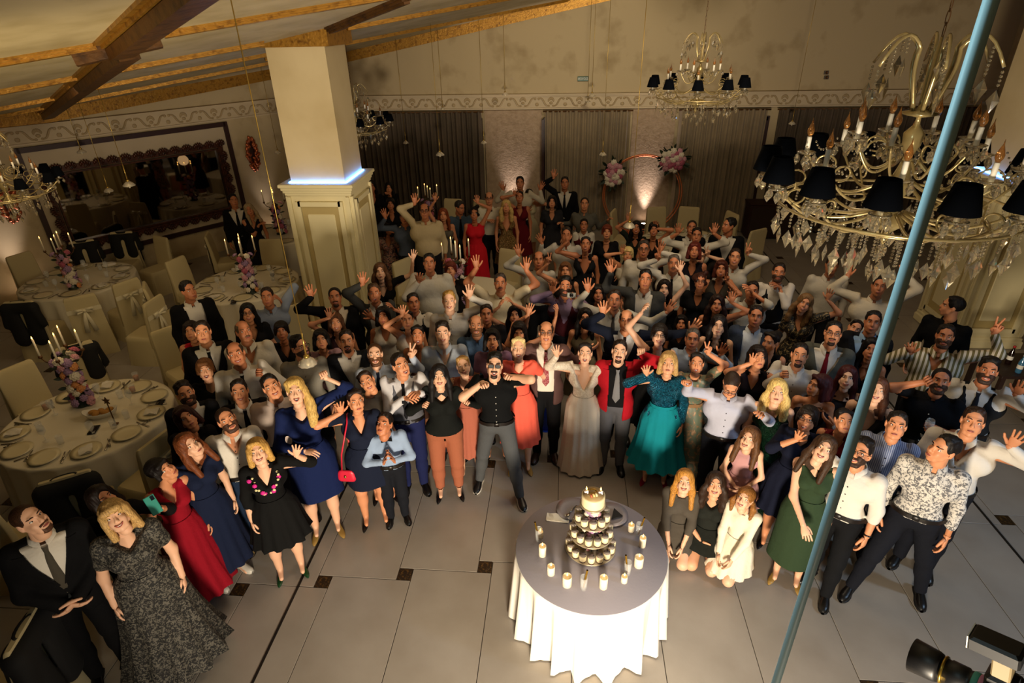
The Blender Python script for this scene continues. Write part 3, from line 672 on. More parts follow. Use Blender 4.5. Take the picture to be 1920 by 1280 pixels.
# ---------------------------------------------------------------- hands: wrist at the origin, fingers +z, palm faces -y, thumb +x
HANDS = {}
def hand(pose):
    if pose in HANDS: return HANDS[pose]
    b = MB(); prof = [(-.012, .026, .018), (.012, .027, .017), (.035, .034, .016), (.062, .041, .015), (.085, .042, .0135), (.098, .036, .010)]; a = np.arange(10) * 2 * PI / 10; G = []
    for z, w_, d in prof: G.append(np.stack([np.cos(a) * w_, np.sin(a) * d, np.full(10, z)], 1))
    b.sheet(np.array(G), closed=True)
    L = [.075, .083, .077, .060]; X = [.032, .011, -.011, -.031]; R_ = [.0092, .0094, .0090, .0080]
    sp = {'o': [13, 4, -6, -17], 'v': [14, -9, -3, -6], 'f': [2, 0, -1, -3], 'r': [5, 1, -3, -7], 'p': [2, 0, -1, -3]}[pose]
    cu = {'o': [6, 4, 5, 8], 'v': [2, 2, 88, 90], 'f': [84, 86, 86, 84], 'r': [22, 27, 30, 32], 'p': [3, 82, 86, 86]}[pose]
    for i in range(4):
        an = math.radians(sp[i]); u = np.array([math.sin(an), 0, math.cos(an)]); p = np.array([X[i], 0, .086 if i < 3 else .078]); pts = [p.copy()]; c_ = 0
        for f_ in (.12, .4, .27, .21):
            c_ += math.radians(cu[i]) * (0 if f_ == .12 else (1 if f_ == .4 else .95)); d = u * math.cos(c_) + np.array([0, -1, 0]) * math.sin(c_); p = p + d * L[i] * f_ * 1.12; pts.append(p.copy())
        r_ = R_[i]; pts = np.array(pts); m = (pts[1:-1]); pts = np.insert(pts, len(pts) - 1, pts[-1] * .8 + pts[-2] * .2, 0)
        b.tube(pts, [r_, r_ * 1.05, r_ * .95, r_ * .92, r_ * .78, r_ * .45][:len(pts)], 7)
    th = {'o': [(.026, -.004, .018), (.046, -.010, .042), (.066, -.014, .062), (.080, -.016, .088), (.083, -.016, .094)], 'r': [(.026, -.006, .018), (.042, -.016, .045), (.050, -.026, .070), (.052, -.034, .092), (.052, -.036, .097)]}.get(pose, [(.026, -.008, .018), (.038, -.024, .042), (.030, -.038, .062), (.010, -.044, .072), (.004, -.044, .073)])
    b.tube(th, [.015, .0135, .0112, .0092, .005], 7)
    HANDS[pose] = b; return b
# ---------------------------------------------------------------- shoes (toe towards -y, sole on z = 0)
SHOES = {}
def shoe_mesh(kind):
    if kind in SHOES: return SHOES[kind]
    b = MB(); ys = [.075, .06, .02, -.04, -.10, -.15, -.185, -.20]; a = np.linspace(0, 2 * PI, 13)[:-1]; G = []
    if kind in ('pump', 'sandal'):
        for y, w_, h0, h1 in zip(ys, [.012, .026, .028, .026, .034, .030, .016, .004], [.055, .055, .05, .03, .008, .004, .004, .006], [.10, .105, .075, .05, .036, .032, .026, .012]):
            G.append(np.stack([np.cos(a) * w_, np.full(12, y), (h0 + h1) / 2 + np.sin(a) * (h1 - h0) / 2], 1))
        b.sheet(np.array(G)[::-1], closed=True); b.tube([[0, .055, .06], [0, .058, .002]], [.012, .005], 8)
    else:
        for y, w_, h1 in zip(ys, [.02, .034, .036, .034, .044, .042, .030, .012], [.085, .10, .105, .088, .068, .058, .046, .028]):
            G.append(np.stack([np.cos(a) * w_, np.full(12, y), h1 / 2 + .005 + np.sin(a) * h1 / 2], 1))
        b.sheet(np.array(G)[::-1], closed=True)
        G = [np.stack([np.cos(a) * w_, np.full(12, y), .012 + np.sin(a) * .012], 1) for y, w_ in zip(ys, [.02, .038, .04, .037, .048, .046, .034, .014])]; b.sheet(np.array(G)[::-1], closed=True, mi=1)
        if kind == 'sneaker':
            for k in range(4): b.tube([[-.018, -.02 - .022 * k, .092 - .009 * k], [0, -.022 - .022 * k, .098 - .009 * k], [.018, -.02 - .022 * k, .092 - .009 * k]], .0035, 5, 1)
    SHOES[kind] = b; return b
# ================================================================== TABLES, CHAIRS, TABLEWARE
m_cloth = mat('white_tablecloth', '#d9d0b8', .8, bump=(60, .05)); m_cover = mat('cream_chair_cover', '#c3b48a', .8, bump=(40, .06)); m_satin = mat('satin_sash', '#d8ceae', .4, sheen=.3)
m_plate = mat('cream_plate', '#d6caa4', .3); m_steel = mat('steel_cutlery', '#8a8478', .25, 1.); m_glass = mat('clear_glass', '#e8ecec', .04, alpha=.22, spec=.9); m_napkin = mat('white_napkin', '#d9d3c4', .8)
m_juice = mat('orange_juice', '#b8661c', .3); m_wax = mat('candle_wax', '#e6dcc2', .5, sss=.2); m_flame = mat('candle_flame', '#ffd890', .5, emit='#ffc060', es=7); m_jacket = mat('black_jacket', '#09090b', .85); m_phone = mat('phone_black', '#0b0b10', .15); m_wood = mat('dark_wood', '#2a1810', .5)
m_petal = [mat('petal_pink', '#c08a94', .7), mat('petal_lilac', '#97789a', .7), mat('petal_white', '#d8cdb8', .7), mat('petal_peach', '#cf8a50', .7), mat('petal_rose', '#a8546a', .7)]; m_leaf = mat('dark_leaf', '#1c2a16', .6)

def cloth_mb(R, z1, z0, n=22, amp=.05, seg=132, drop=.01, seed=0):
    """round cloth: flat top, rolled edge, hanging folds"""
    r_ = np.random.default_rng(seed); a = np.arange(seg) * 2 * PI / seg; ph = n * a + .7 * np.sin(3 * a + r_.uniform(0, 6)) + .5 * np.sin(5 * a + r_.uniform(0, 6)); b = MB(); G = []
    for rr in (.02, R * .5, R * .9, R - .02): G.append(np.stack([np.cos(a) * rr, np.sin(a) * rr, np.full(seg, z1)], 1))
    for q in (0, .04, .12, .25, .45, .7, 1.):
        z = z1 - .006 - (z1 - z0 - .006) * q; f = (.15 + .85 * q) * amp if q > .02 else 0
        w_ = np.cos(ph) + .35 * np.cos(2 * ph + 1); rr = R + .006 + .35 * amp * q + f * w_ * .8; G.append(np.stack([np.cos(a) * rr, np.sin(a) * rr, np.full(seg, z) + (.012 * np.cos(ph * .5) * q if z0 > .03 else 0)], 1))
    b.sheet(np.array(G)[::-1], closed=True); b.add([[0, 0, z1]] + [list(p) for p in G[0]], None, [[0, 1 + i, 1 + (i + 1) % seg] for i in range(seg)]); return b
def table(c, R, label, clabel, z=.75, n=20, amp=.045, seed=1):
    t = thing('round_table', label, 'table', (c[0], c[1], 0))
    MB().lathe([(R - .02, z - .045), (R - .012, z - .03), (R - .012, z - .014)], 40).build('tabletop', m_wood, t)
    MB().lathe([(.26, 0), (.26, .03), (.08, .06), (.05, .12), (.05, z - .05)], 16).build('pedestal', m_wood, t)
    o = cloth_mb(R, z - .004, .02, n, amp, seed=seed).build('tablecloth', m_cloth, None, (c[0], c[1], 0)); tag(o, clabel, 'tablecloth'); return t

# covered chair: faces -y, origin under the seat
def chair_mb():
    s = MB(); a = []
    P = []; zs = [0.0, .15, .40, .455, .475]; wx = [.255, .245, .225, .222, .20]; wy0 = [-.265, -.255, -.235, -.232, -.21]; wy1 = [.235, .23, .22, .22, .20]
    m = 40; G = []
    for i, z in enumerate(zs):
        t = np.linspace(0, 2 * PI, m, endpoint=False); k = 8; c_ = np.sign(np.cos(t)) * np.abs(np.cos(t)) ** (2 / k); s_ = np.sign(np.sin(t)) * np.abs(np.sin(t)) ** (2 / k); fo = 1 + (.03 * np.cos(9 * t) * (1 - z / .45) if z < .4 else 0)
        cy = (wy0[i] + wy1[i]) / 2; hy_ = (wy1[i] - wy0[i]) / 2; G.append(np.stack([c_ * wx[i] * fo, cy + s_ * hy_ * fo, np.full(m, z)], 1))
    s.sheet(np.array(G), closed=True); s.add([[0, -.01, .48]] + [list(p) for p in G[-1]], None, [[0, 1 + i, 1 + (i + 1) % m] for i in range(m)])
    b = MB(); G = []
    for z, y, w_, d in ((.30, .225, .225, .05), (.48, .225, .222, .045), (.75, .24, .218, .036), (.98, .268, .212, .03), (1.02, .274, .205, .026), (1.035, .277, .19, .018)):
        t = np.linspace(0, 2 * PI, 28, endpoint=False); k = 7; c_ = np.sign(np.cos(t)) * np.abs(np.cos(t)) ** (2 / k); s_ = np.sign(np.sin(t)) * np.abs(np.sin(t)) ** (2 / k); G.append(np.stack([c_ * w_, y + s_ * d, np.full(28, z)], 1))
    b.sheet(np.array(G), closed=True); b.add([[0, .277, 1.037]] + [list(p) for p in G[-1]], None, [[0, 1 + i, 1 + (i + 1) % 28] for i in range(28)])
    k = MB(); t = np.linspace(-1, 1, 9)                                      # skirt of the cover behind the back, down to the floor
    G = np.stack([np.stack([t * w_, np.full(9, y) + .012 * np.cos(t * 9) * (1 - z), np.full(9, z)], 1) for z, y, w_ in ((.99, .30, .21), (.75, .285, .22), (.45, .285, .235), (.2, .30, .25), (.0, .315, .26))], 0); k.sheet(G)
    w_ = MB(); 
    w_.sheet(np.stack([np.stack([t * .225, np.full(9, .292), np.full(9, .80 + d)], 1) for d in (-.035, .035)], 0))
    for sd in (-1, 1):
        w_.tube([[0, .31, .80], [sd * .05, .335, .825], [sd * .115, .335, .83], [sd * .10, .33, .78], [sd * .04, .325, .79], [0, .31, .80]], [.012, .022, .03, .026, .018, .01], 8, sx=.6)
        w_.tube([[0, .315, .80], [sd * .03, .335, .66], [sd * .06, .335, .45]], [.012, .028, .034], 8, sx=.3)
    w_.ball((0, .318, .80), .026)
    return s.mesh('seat', m_cover), b.mesh('backrest', m_cover), k.mesh('cover_skirt', m_cover), w_.mesh('bow', m_satin)
CH = chair_mb(); CHN = {}
def chair(px, py, tc, label, bow=False, group=None, jacket=None, z=1.02, turn=0.):
    p = atz(px, py, z); d = np.array([tc[0] - p[0], tc[1] - p[1]]); a = math.atan2(d[0], -d[1]) + turn; ca, sa = math.cos(a), math.sin(a)
    # the back stands .27 behind the origin
    x, y = p[0] - (-sa * .27), p[1] - (ca * .27)
    dd = np.array([x, y]) - tc; nd = np.linalg.norm(dd)
    if nd < 1.19 and abs(turn) < 1: x, y = tc + dd / nd * 1.19
    for _ in range(3):
        for (ox, oy) in CHN.values():
            e_ = np.array([x - ox, y - oy]); ne = np.linalg.norm(e_)
            if 1e-6 < ne < .56: x, y = np.array([ox, oy]) + e_ / ne * .56
    if (np.array([x, y]) - LA) @ LN < .58: x, y = np.array([x, y]) + LN * (.58 - (np.array([x, y]) - LA) @ LN)
    CHN[label] = (x, y); t = thing('covered_chair', label, 'chair', (x, y, 0), a, group)
    link('seat', CH[0], t); link('backrest', CH[1], t); link('cover_skirt', CH[2], t)
    if bow: link('bow', CH[3], t)
    if jacket:
        j = thing('draped_jacket', jacket, 'jacket', (x, y, 0), a)
        V, Q = sdf_mesh([cap((-.17, .29, .93), (.17, .29, .93), .085, flat=((0, 1, 0), .95)), cap((-.19, .31, .93), (-.25, .32, .66), .07, .055), cap((.19, .31, .93), (.25, .32, .66), .07, .055), cap((-.13, .32, .9), (-.12, .33, .42), .10, .12, ((0, 1, 0), .5)), cap((.13, .32, .9), (.12, .33, .42), .10, .12, ((0, 1, 0), .5)), cap((-.12, .22, .9), (-.13, .19, .6), .09, .10, ((0, 1, 0), .4)), cap((.12, .22, .9), (.13, .19, .6), .09, .10, ((0, 1, 0), .4))], .02, .04)
        MB().add(V, Q).build('cloth', m_jacket, j); c_ = MB(); tt_ = np.linspace(0, PI, 9); c_.tube(np.stack([.10 * np.cos(tt_), .29 - .04 * np.sin(tt_), 1.02 + 0 * tt_], 1), .02, 8); c_.build('collar', m_jacket, j)
    return t
T1 = atz(165, 785, .75)[:2]; T2 = atz(147, 524, .75)[:2]; T3 = atz(462, 530, .75)[:2]; T4 = np.array([-6.0, 11.6]); T5 = atz(862, 575, .75)[:2] + [.05, .45]; T6 = atz(808, 432, .75)[:2]; T7 = np.array([2.35, 11.3])
for c_, R_, la in ((T1, .86, 'near left round table with burning candelabra'), (T2, .88, 'far left round table near the mirror'), (T3, .85, 'round table beside the cream pillar'), (T4, .8, 'small far table behind the left pillar'), (T5, .8, 'round table hidden among the guests in the middle'), (T6, .8, 'round table at the back by the curtains'), (T7, .85, 'round table at the back right under the flower hoop')):
    table(c_, R_, la, 'white floor-length tablecloth on the ' + la.replace('round table ', 'table '), seed=int(abs(c_[0]) * 100))
# chairs: pixel of the middle of the back's top edge
chair(30, 474, T2, 'cream covered chair against the lit left wall')
chair(148, 556, T2, 'cream chair with satin bow, left of two seen from behind at the far left table', True)
chair(234, 528, T2, 'cream chair with satin bow, right of two seen from behind at the far left table', True)
chair(150, 458, T2, 'cream chair beyond the far left table holding a black jacket', jacket='black jacket on the chair beyond the far left table')
chair(300, 445, T2, 'tall cream chair back between the two left tables')
chair(220, 432, T2, 'cream chair in front of the mirror under a black jacket', jacket='black jacket draped on the chair in front of the mirror')
chair(34, 566, T2, 'cream chair at the left edge under a black jacket', jacket='large black jacket draped on the chair at the left edge')
chair(285, 562, T2, 'cream chair turned sideways beside the far left table', True, turn=.5)
chair(372, 492, T3, 'cream chair facing the table beside the pillar')
chair(335, 524, T3, 'cream chair left of the table beside the pillar', True)
chair(388, 440, T3, 'cream chair with hanging sash near the mirror', True, turn=1.2)
chair(490, 466, T3, 'cream chair beyond the flower column at the pillar table')
chair(312, 616, T3, 'single cream chair standing in the aisle', turn=-2.2)
chair(545, 575, T3, 'cream chair at the foot of the pillar', turn=.1)
chair(28, 690, T1, 'cream chair at the left side of the near left table')
chair(118, 655, T1, 'cream chair beyond the near candelabra holding a black jacket', jacket='black jacket on the chair beyond the near candelabra')
chair(277, 817, T1, 'cream chair with satin bow beside the woman in burgundy', True, turn=.25)
chair(130, 884, T1, 'cream chair in front of the near left table under a black jacket', jacket='wide black jacket draped over the chair in front of the near left table')
chair(10, 930, T1, 'cream chair at the bottom left of the near table', turn=-.2)
chair(40, 1178, np.array([-5.6, 3.0]), 'cream chair in the bottom left corner under a black coat', jacket='black coat on the chair in the bottom left corner', turn=.6)
for px, py, tc, tu, la in ((845, 377, T6, 0, 'cream chair back at the curtain left of the blue shirt'), (901, 376, T6, 0, 'cream chair back behind the man with bow tie'), (945, 477, T5, 0, 'empty cream chair in the middle of the crowd'), (792, 500, T5, 0, 'cream chair behind the heavy man in white shirt'), (1150, 396, T7, .4, 'cream chair left of the copper hoop'), (1245, 399, T7, 0, 'lower cream chair below the copper hoop'), (1293, 389, T7, 0, 'tall cream chair right of the copper hoop'), (1374, 400, T7, -.4, 'cream chair behind the tall man in black suit'), (1404, 432, T7, -.9, 'cream chair turned sideways at the right of the back table')):
    chair(px, py, tc, la, turn=tu)

# flower column with five candles
def flower_me(m):
    b = MB()
    for ring, (n, r, z, tl, sz) in enumerate(((7, .030, .0, .5, .022), (6, .020, .012, .9, .019), (4, .009, .020, 1.2, .014))):
        for k in range(n): a = k * 2 * PI / n + ring * .4; b.ball((math.cos(a) * r, math.sin(a) * r, z), sz, 6, 4, sc=(.9, .9, .55))
    b.ball((0, 0, .0), .02, 6, 4); return b.mesh('flower', m)
FLW = [flower_me(m) for m in m_petal]
lfm = MB(); tt_ = np.linspace(0, 1, 6); lfm.sheet(np.stack([np.stack([s_ * .022 * np.sin(tt_ * PI), -.01 * np.sin(tt_ * PI) * abs(s_), tt_ * .11 - .0], 1) for s_ in (-1, 0, 1)], 0)); LEAF = lfm.mesh('leaf', m_leaf)
def aim(n, spin=0.):
    z = np.asarray(n, float); z = z / np.linalg.norm(z); x = np.cross([.13, .31, .94], z); x /= np.linalg.norm(x); y = np.cross(z, x); c_, s_ = math.cos(spin), math.sin(spin)
    return np.stack([x * c_ + y * s_, -x * s_ + y * c_, z], 1)
def flame_mb(): return MB().lathe([(.001, 0), (.0055, .006), (.0065, .013), (.004, .024), (.0008, .036)], 8)
FL_ME = flame_mb().mesh('flame', m_flame)
def candelabra(c, label, z=.7525, n=46, seed=0, light=1.2, hh=.62):
    r_ = np.random.default_rng(seed); t = thing('flower_candelabra', label, 'candelabra', (c[0], c[1], z))
    MB().lathe([(.09, 0), (.09, .012), (.05, .03), (.045, hh * .9), (.055, hh)], 16).build('column', mat('column_green', '#26301e', .7), t)
    for k in range(n):
        q = k / n; zz = .055 + hh * q; a = k * 2.39996; rad = .075 + (.05 if q > .86 else (.03 if q < .12 else 0)) + r_.uniform(-.01, .012); sc = r_.uniform(.85, 1.35)
        nrm = np.array([math.cos(a), math.sin(a), .35 + (1.2 if q > .9 else 0)]); link('flower', FLW[int(r_.choice(5, p=[.3, .3, .2, .08, .12]))], t, M=M4(aim(nrm) * sc, (math.cos(a) * rad, math.sin(a) * rad, zz)))
    for k in range(14): a = k * 2.1; zz = .04 + hh * (k / 14); link('leaf', LEAF, t, M=M4(aim((math.cos(a), math.sin(a), .3), k), (math.cos(a) * .07, math.sin(a) * .07, zz)))
    tops = [(0, 0, hh + .07)]
    for k in range(4):
        a = k * PI / 2 + .5; ex, ey = math.cos(a) * .2, math.sin(a) * .2; b = MB(); b.tube([[0, 0, hh - .05], [ex * .45, ey * .45, hh - .06], [ex * .85, ey * .85, hh - .01], [ex, ey, hh + .05]], .007, 6); b.lathe([(.006, hh + .04), (.022, hh + .05), (.02, hh + .075), (.012, hh + .075)], 10, (ex, ey, 0)); b.build('candle_arm', m_goldd, t); tops.append((ex, ey, hh + .07))
    for x, y, zz in tops:
        cd = MB().lathe([(.0115, 0), (.0105, .20), (.009, .21), (.002, .212)], 10).build('taper_candle', m_wax, t, (x, y, zz)); link('flame', FL_ME, cd, (0, 0, .214))
    lamp('POINT', 'candle_light', (c[0], c[1], z + hh + .36), light, (1, .62, .28), shadow_soft_size=.12)
def base_at(px, py, z): return atz(px, py, z)[:2]
candelabra(base_at(157, 757, .752), 'flower column with five lit candles on the near left table', seed=1)
candelabra(base_at(140, 540, .75), 'flower column with candles on the far left table', seed=2, n=36, light=.8)
candelabra(base_at(472, 548, .75), 'flower column with candles on the table beside the pillar', seed=3, n=40, light=.9)
candelabra(T4 + [.1, .0], 'flower column with candles on the far table behind the pillar', seed=4, n=26, light=.5)
candelabra(base_at(862, 585, .75) * 1.0, 'flower column with five candles among the guests in the middle', seed=5, n=40, light=.6, hh=.8)
candelabra(base_at(808, 432, .75), 'tall flower column with candles at the back by the dark curtain', seed=6, n=26, light=.5)

# tableware
plate_me = MB().lathe([(.055, 0), (.08, .006), (.145, .016), (.147, .018), (.10, .010), (.06, .007), (.001, .007)], 28).mesh('plate', m_plate)
knife_me = MB().box((0, -.05, .003), (.012, .10, .005), bev=.002).box((0, .05, .003), (.017, .11, .003), bev=.001).mesh('knife', m_steel)
sp_ = MB().box((0, -.04, .003), (.009, .13, .004), bev=.001); sp_.ball((0, .045, .005), .02, 8, 5, sc=(.8, 1.3, .3)); spoon_me = sp_.mesh('spoon', m_steel)
fk_ = MB().box((0, -.04, .003), (.009, .12, .004), bev=.001).box((0, .03, .004), (.024, .03, .003), bev=.001)
for q in (-1, 0, 1): fk_.box((q * .009, .06, .004), (.005, .04, .003))
fork_me = fk_.mesh('fork', m_steel); glass_me = MB().lathe([(.032, 0), (.033, .004), (.006, .008), (.004, .07), (.012, .085), (.036, .12), (.038, .16), (.031, .195), (.030, .195), (.036, .16), (.034, .122), (.010, .088)], 18, cap=False).mesh('wine_glass', m_glass)
tumb_me = MB().lathe([(.030, .0), (.034, .1), (.0325, .1), (.0285, .006), (.001, .006)], 18).mesh('tumbler', m_glass)
def setting(c, n, R, tname, seed, glasses=True):
    r_ = np.random.default_rng(seed)
    for k in range(n):
        a = k * 2 * PI / n + .2; u = np.array([math.cos(a), math.sin(a)]); v = np.array([-u[1], u[0]]); p = c + u * (R - .18)
        tag(link('dinner_plate', plate_me, None, (p[0], p[1], .752)), 'cream dinner plate on the ' + tname, 'plate', 'dinner plates on the ' + tname)
        q = c + u * (R - .19) + v * .19; tag(link('table_knife', knife_me, None, (q[0], q[1], .752), a - PI / 2 + r_.uniform(-.5, .5)), 'steel table knife on the ' + tname, 'knife', 'knives on the ' + tname)
        q = c + u * (R - .20) - v * .185; tag(link('table_fork', fork_me, None, (q[0], q[1], .752), a - PI / 2 + r_.uniform(-.6, .6)), 'steel fork on the ' + tname, 'fork', 'forks on the ' + tname)
        if glasses:
            q = c + u * (R - .42) + v * r_.uniform(-.07, .07); tag(link('wine_glass' if k % 2 else 'water_glass', glass_me if k % 2 else tumb_me, None, (q[0], q[1], .752)), ('stemmed wine glass' if k % 2 else 'clear water tumbler') + ' on the ' + tname, 'glass', 'glasses on the ' + tname)
        if k % 3 == 0:
            q = c + u * (R - .17); o = MB(); t_ = np.linspace(0, 1, 6); o.sheet(np.stack([np.stack([(t_ - .5) * .15, np.full(6, y_), .022 + .012 * np.sin(t_ * 7 + y_ * 40)], 1) for y_ in (-.06, -.02, .02, .06)], 0)); o.box((0, 0, .012), (.14, .11, .016), bev=.004)
            tag(o.build('napkin', m_napkin, None, (q[0], q[1], .7645), a), 'white napkin left on a plate on the ' + tname, 'napkin', 'napkins on the ' + tname)
setting(T1, 11, .86, 'near left table', 1); setting(T2, 10, .88, 'far left table', 2); setting(T3, 9, .85, 'table beside the pillar', 3); setting(T7, 9, .85, 'back right table', 4); setting(T4, 6, .8, 'far table behind the pillar', 5)
def on_table(px, py, z=.752): p = atz(px, py, z); return (float(p[0]), float(p[1]), z)
for px, py, a, la in ((176, 806, .3, 'black phone lying near the middle of the near left table'), (299, 757, .2, 'dark phone case near the right edge of the near left table'), (438, 566, .4, 'dark phone on the table beside the pillar')):
    tag(MB().box((0, 0, .006), (.085, .16, .011), bev=.005).build('phone', m_phone, None, on_table(px, py), a), la, 'phone')
for px, py, la in ((88, 768, 'orange juice glass at the left of the near table'), (257, 713, 'orange juice glass at the far side of the near table'), (250, 735, 'amber drink glass at the right of the near table')):
    t = thing('juice_glass', la, 'glass', on_table(px, py)); MB().lathe([(.030, .0), (.036, .11), (.0345, .11), (.0285, .006), (.001, .006)], 18).build('tumbler', m_glass, t); MB().lathe([(.027, .007), (.031, .07), (.001, .07)], 16).build('drink', m_juice, t)
t = thing('bread_basket', 'boat-shaped basket with bread on the near left table', 'basket', on_table(192, 780), .4); b = MB(); G = []
for q, (r1, zz) in enumerate(((.07, .0), (.10, .03), (.12, .07), (.115, .072), (.09, .03))): a = np.arange(24) * 2 * PI / 24; G.append(np.stack([np.cos(a) * r1 * 1.5, np.sin(a) * r1 * .8, zz + .035 * np.abs(np.cos(a)) ** 4 * (zz > .05)], 1))
b.sheet(np.array(G), closed=True); b.build('basket', m_napkin, t)
for k in range(5): MB().ball((0, 0, 0), .045, 10, 6, sc=(1.1, .8, .6)).build('bread_roll', mat('bread_crust', '#a8762e', .7), t, (-.08 + .04 * k, .02 * (-1) ** k, .06), k)
t = thing('table_sign', 'dark star-topped table marker on the near left table', 'sign', on_table(217, 795)); b = MB().box((0, 0, .006), (.05, .05, .012), bev=.003).box((0, 0, .15), (.01, .008, .28)); b.build('stand', m_goldd, t)
st = MB(); pts = [[math.sin(k * PI / 5) * (.05 if k % 2 == 0 else .022), -.004, .31 + math.cos(k * PI / 5) * (.05 if k % 2 == 0 else .022)] for k in range(10)]; st.add([[0, -.004, .31], [0, .004, .31]] + pts + [[p[0], .004, p[2]] for p in pts], [[2 + k, 2 + (k + 1) % 10, 12 + (k + 1) % 10, 12 + k] for k in range(10)], [[0, 2 + (k + 1) % 10, 2 + k] for k in range(10)] + [[1, 12 + k, 12 + (k + 1) % 10] for k in range(10)]); st.build('star', m_goldd, t, smooth=False)
t = thing('red_wine_glass', 'glass of red wine on the table beside the pillar', 'glass', on_table(514, 528)); link('bowl', glass_me, t); MB().lathe([(.008, .089), (.033, .122), (.035, .145), (.001, .145)], 16).build('wine', mat('red_wine', '#3a0610', .2), t)

# ------------------------------------------------------------------ cake table
TC = np.array([.285, 3.53]); CR_ = .615; m_topshade = mat('shaded_white_cloth', '#8d8890', .75, bump=(50, .04)); m_wcloth = mat('white_cake_cloth', '#e8e2d6', .8)  # lilac grey stands for the shaded top of the white cloth
t = thing('cake_table', 'round cake table in the middle of the dance floor', 'table', (TC[0], TC[1], 0)); MB().lathe([(CR_ - .02, .70), (CR_ - .012, .72), (CR_ - .012, .738)], 40).build('tabletop', m_wood, t); MB().lathe([(.25, 0), (.25, .03), (.07, .06), (.05, .12), (.05, .7)], 16).build('pedestal', m_wood, t)
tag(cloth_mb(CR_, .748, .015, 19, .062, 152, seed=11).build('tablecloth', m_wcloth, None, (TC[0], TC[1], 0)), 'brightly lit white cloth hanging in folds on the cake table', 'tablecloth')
tag(MB().lathe([(.001, .7485), (CR_ - .004, .7485), (CR_ + .004, .7495), (CR_ + .002, .7515), (.001, .7515)], 72, cap=False).build('top_shade_sheet', m_topshade, None, (TC[0], TC[1], 0)), 'added sheet in painted lilac grey shade on top of the cake table', 'tablecloth')  # added sheet: shade on the table top painted as grey
ZT = .752
cs_ = atz(1107, 1022, ZT + .03)[:2]                                        # axis of the cake stand
t = thing('cake_stand', 'three-tier round silver cake stand', 'cake stand', (cs_[0], cs_[1], ZT)); m_board = mat('silver_cake_board', '#a89c84', .35, .4)
TIER = [(.208, .02), (.178, .175), (.146, .33), (.102, .485)]
for r1, zz in TIER: MB().lathe([(r1 - .004, 0), (r1, .002), (r1, .008), (r1 - .004, .010), (.001, .010)], 40).build('tier_board', m_board, t, (0, 0, zz))
MB().lathe([(.05, 0), (.05, .02), (.022, .022), (.022, .49)], 16).build('stem', m_board, t)
m_cream_c = mat('cream_icing', '#e0d2a8', .55); m_choc = mat('chocolate_base', '#3a1e12', .6); m_lid = mat('printed_topper', '#8d8279', .6, noise=(60, '#2a2422', .55, .6))
cc = MB().lathe([(.021, 0), (.022, .004), (.022, .010)], 16, mi=0); cc.lathe([(.0225, .010), (.0235, .03), (.0235, .046), (.022, .048)], 16, mi=1); cc.lathe([(.0222, .048), (.0222, .0505), (.001, .0508)], 16, mi=2); cc.V = [v * [1.25, 1.25, 1.3] for v in cc.V]; cup_me = cc.mesh('mini_cake', [m_choc, m_cream_c, m_lid])
for ti, (n, rr, la) in enumerate(((16, .176, 'bottom'), (13, .147, 'middle'), (10, .114, 'top'))):
    for k in range(n):
        a = k * 2 * PI / n + .17 * ti; tag(link('mini_cake', cup_me, None, (cs_[0] + math.cos(a) * rr, cs_[1] + math.sin(a) * rr, ZT + TIER[ti][1] + .0105), a), 'little cream cake with printed topper on the %s tier of the cake stand' % la, 'cake', 'mini cakes on the %s tier' % la)
for ti in range(3):                                                          # flowers tucked between the tiers
    f_ = thing('flower_bunch', 'small lilac and white flower bunch tucked into the %s tier of the cake stand' % ('bottom', 'middle', 'top')[ti], 'flowers', (cs_[0], cs_[1], ZT + TIER[ti][1] + .0105))
    for k in range(9): a = -PI / 2 + (k - 4) * .33; rr = (.06 if ti < 2 else .045) + .012 * (k % 2); link('flower', FLW[(1, 2, 1, 0)[k % 4]], f_, M=M4(aim((math.cos(a), math.sin(a), .5)) * (.45 + .15 * (k % 3)), (math.cos(a) * rr, math.sin(a) * rr, .035 + .035 * (k % 3))))
    for k in range(5): a = -PI / 2 + (k - 2) * .5; link('leaf', LEAF, f_, M=M4(aim((math.cos(a), math.sin(a), .2), k) * .6, (math.cos(a) * .05, math.sin(a) * .05, .03)))
ck = thing('wedding_cake', 'round cream cake with macarons and gold ribbon on the top tier', 'cake', (cs_[0], cs_[1], ZT + TIER[3][1] + .0105))
MB().lathe([(.090, 0), (.092, .004), (.092, .084), (.088, .089), (.001, .090)], 36).build('icing', m_cream_c, ck)
MB().lathe([(.082, .090), (.083, .0925), (.001, .093)], 30).build('caramel_top', mat('caramel_glaze', '#a0875c', .4), ck)
for k, x in enumerate((-.02, .0, .02)): MB().lathe([(.014, -.006), (.016, 0), (.014, .006)], 12).build('macaron', mat('macaron_%d' % k, ('#a85a3a', '#d8b878', '#d8c89a')[k], .6), ck, (x, -.04 + .008 * k, .108)).rotation_euler = (0, PI / 2 - .2, .5)
tt_ = np.linspace(0, 5.6, 16); MB().tube(np.stack([-.01 + .035 * np.cos(tt_), .01 + .02 * np.sin(tt_), .105 + .012 * np.sin(tt_ * 1.3)], 1), .006, 6).build('gold_ribbon', mat('gold_ribbon', '#b08a3a', .3, .8), ck)
for sx in (-1, 1):
    b = MB()
    for k in range(9): a = k * .7; b.ball((math.cos(a) * .011, math.sin(a) * .009, .003 * k), .0085, 6, 4)
    o = b.build('sparkling_candle', mat('white_sugar', '#e6e0e8', .4), ck, (sx * .055, .005, .096)); link('flame', FL_ME, o, (0, 0, .03))
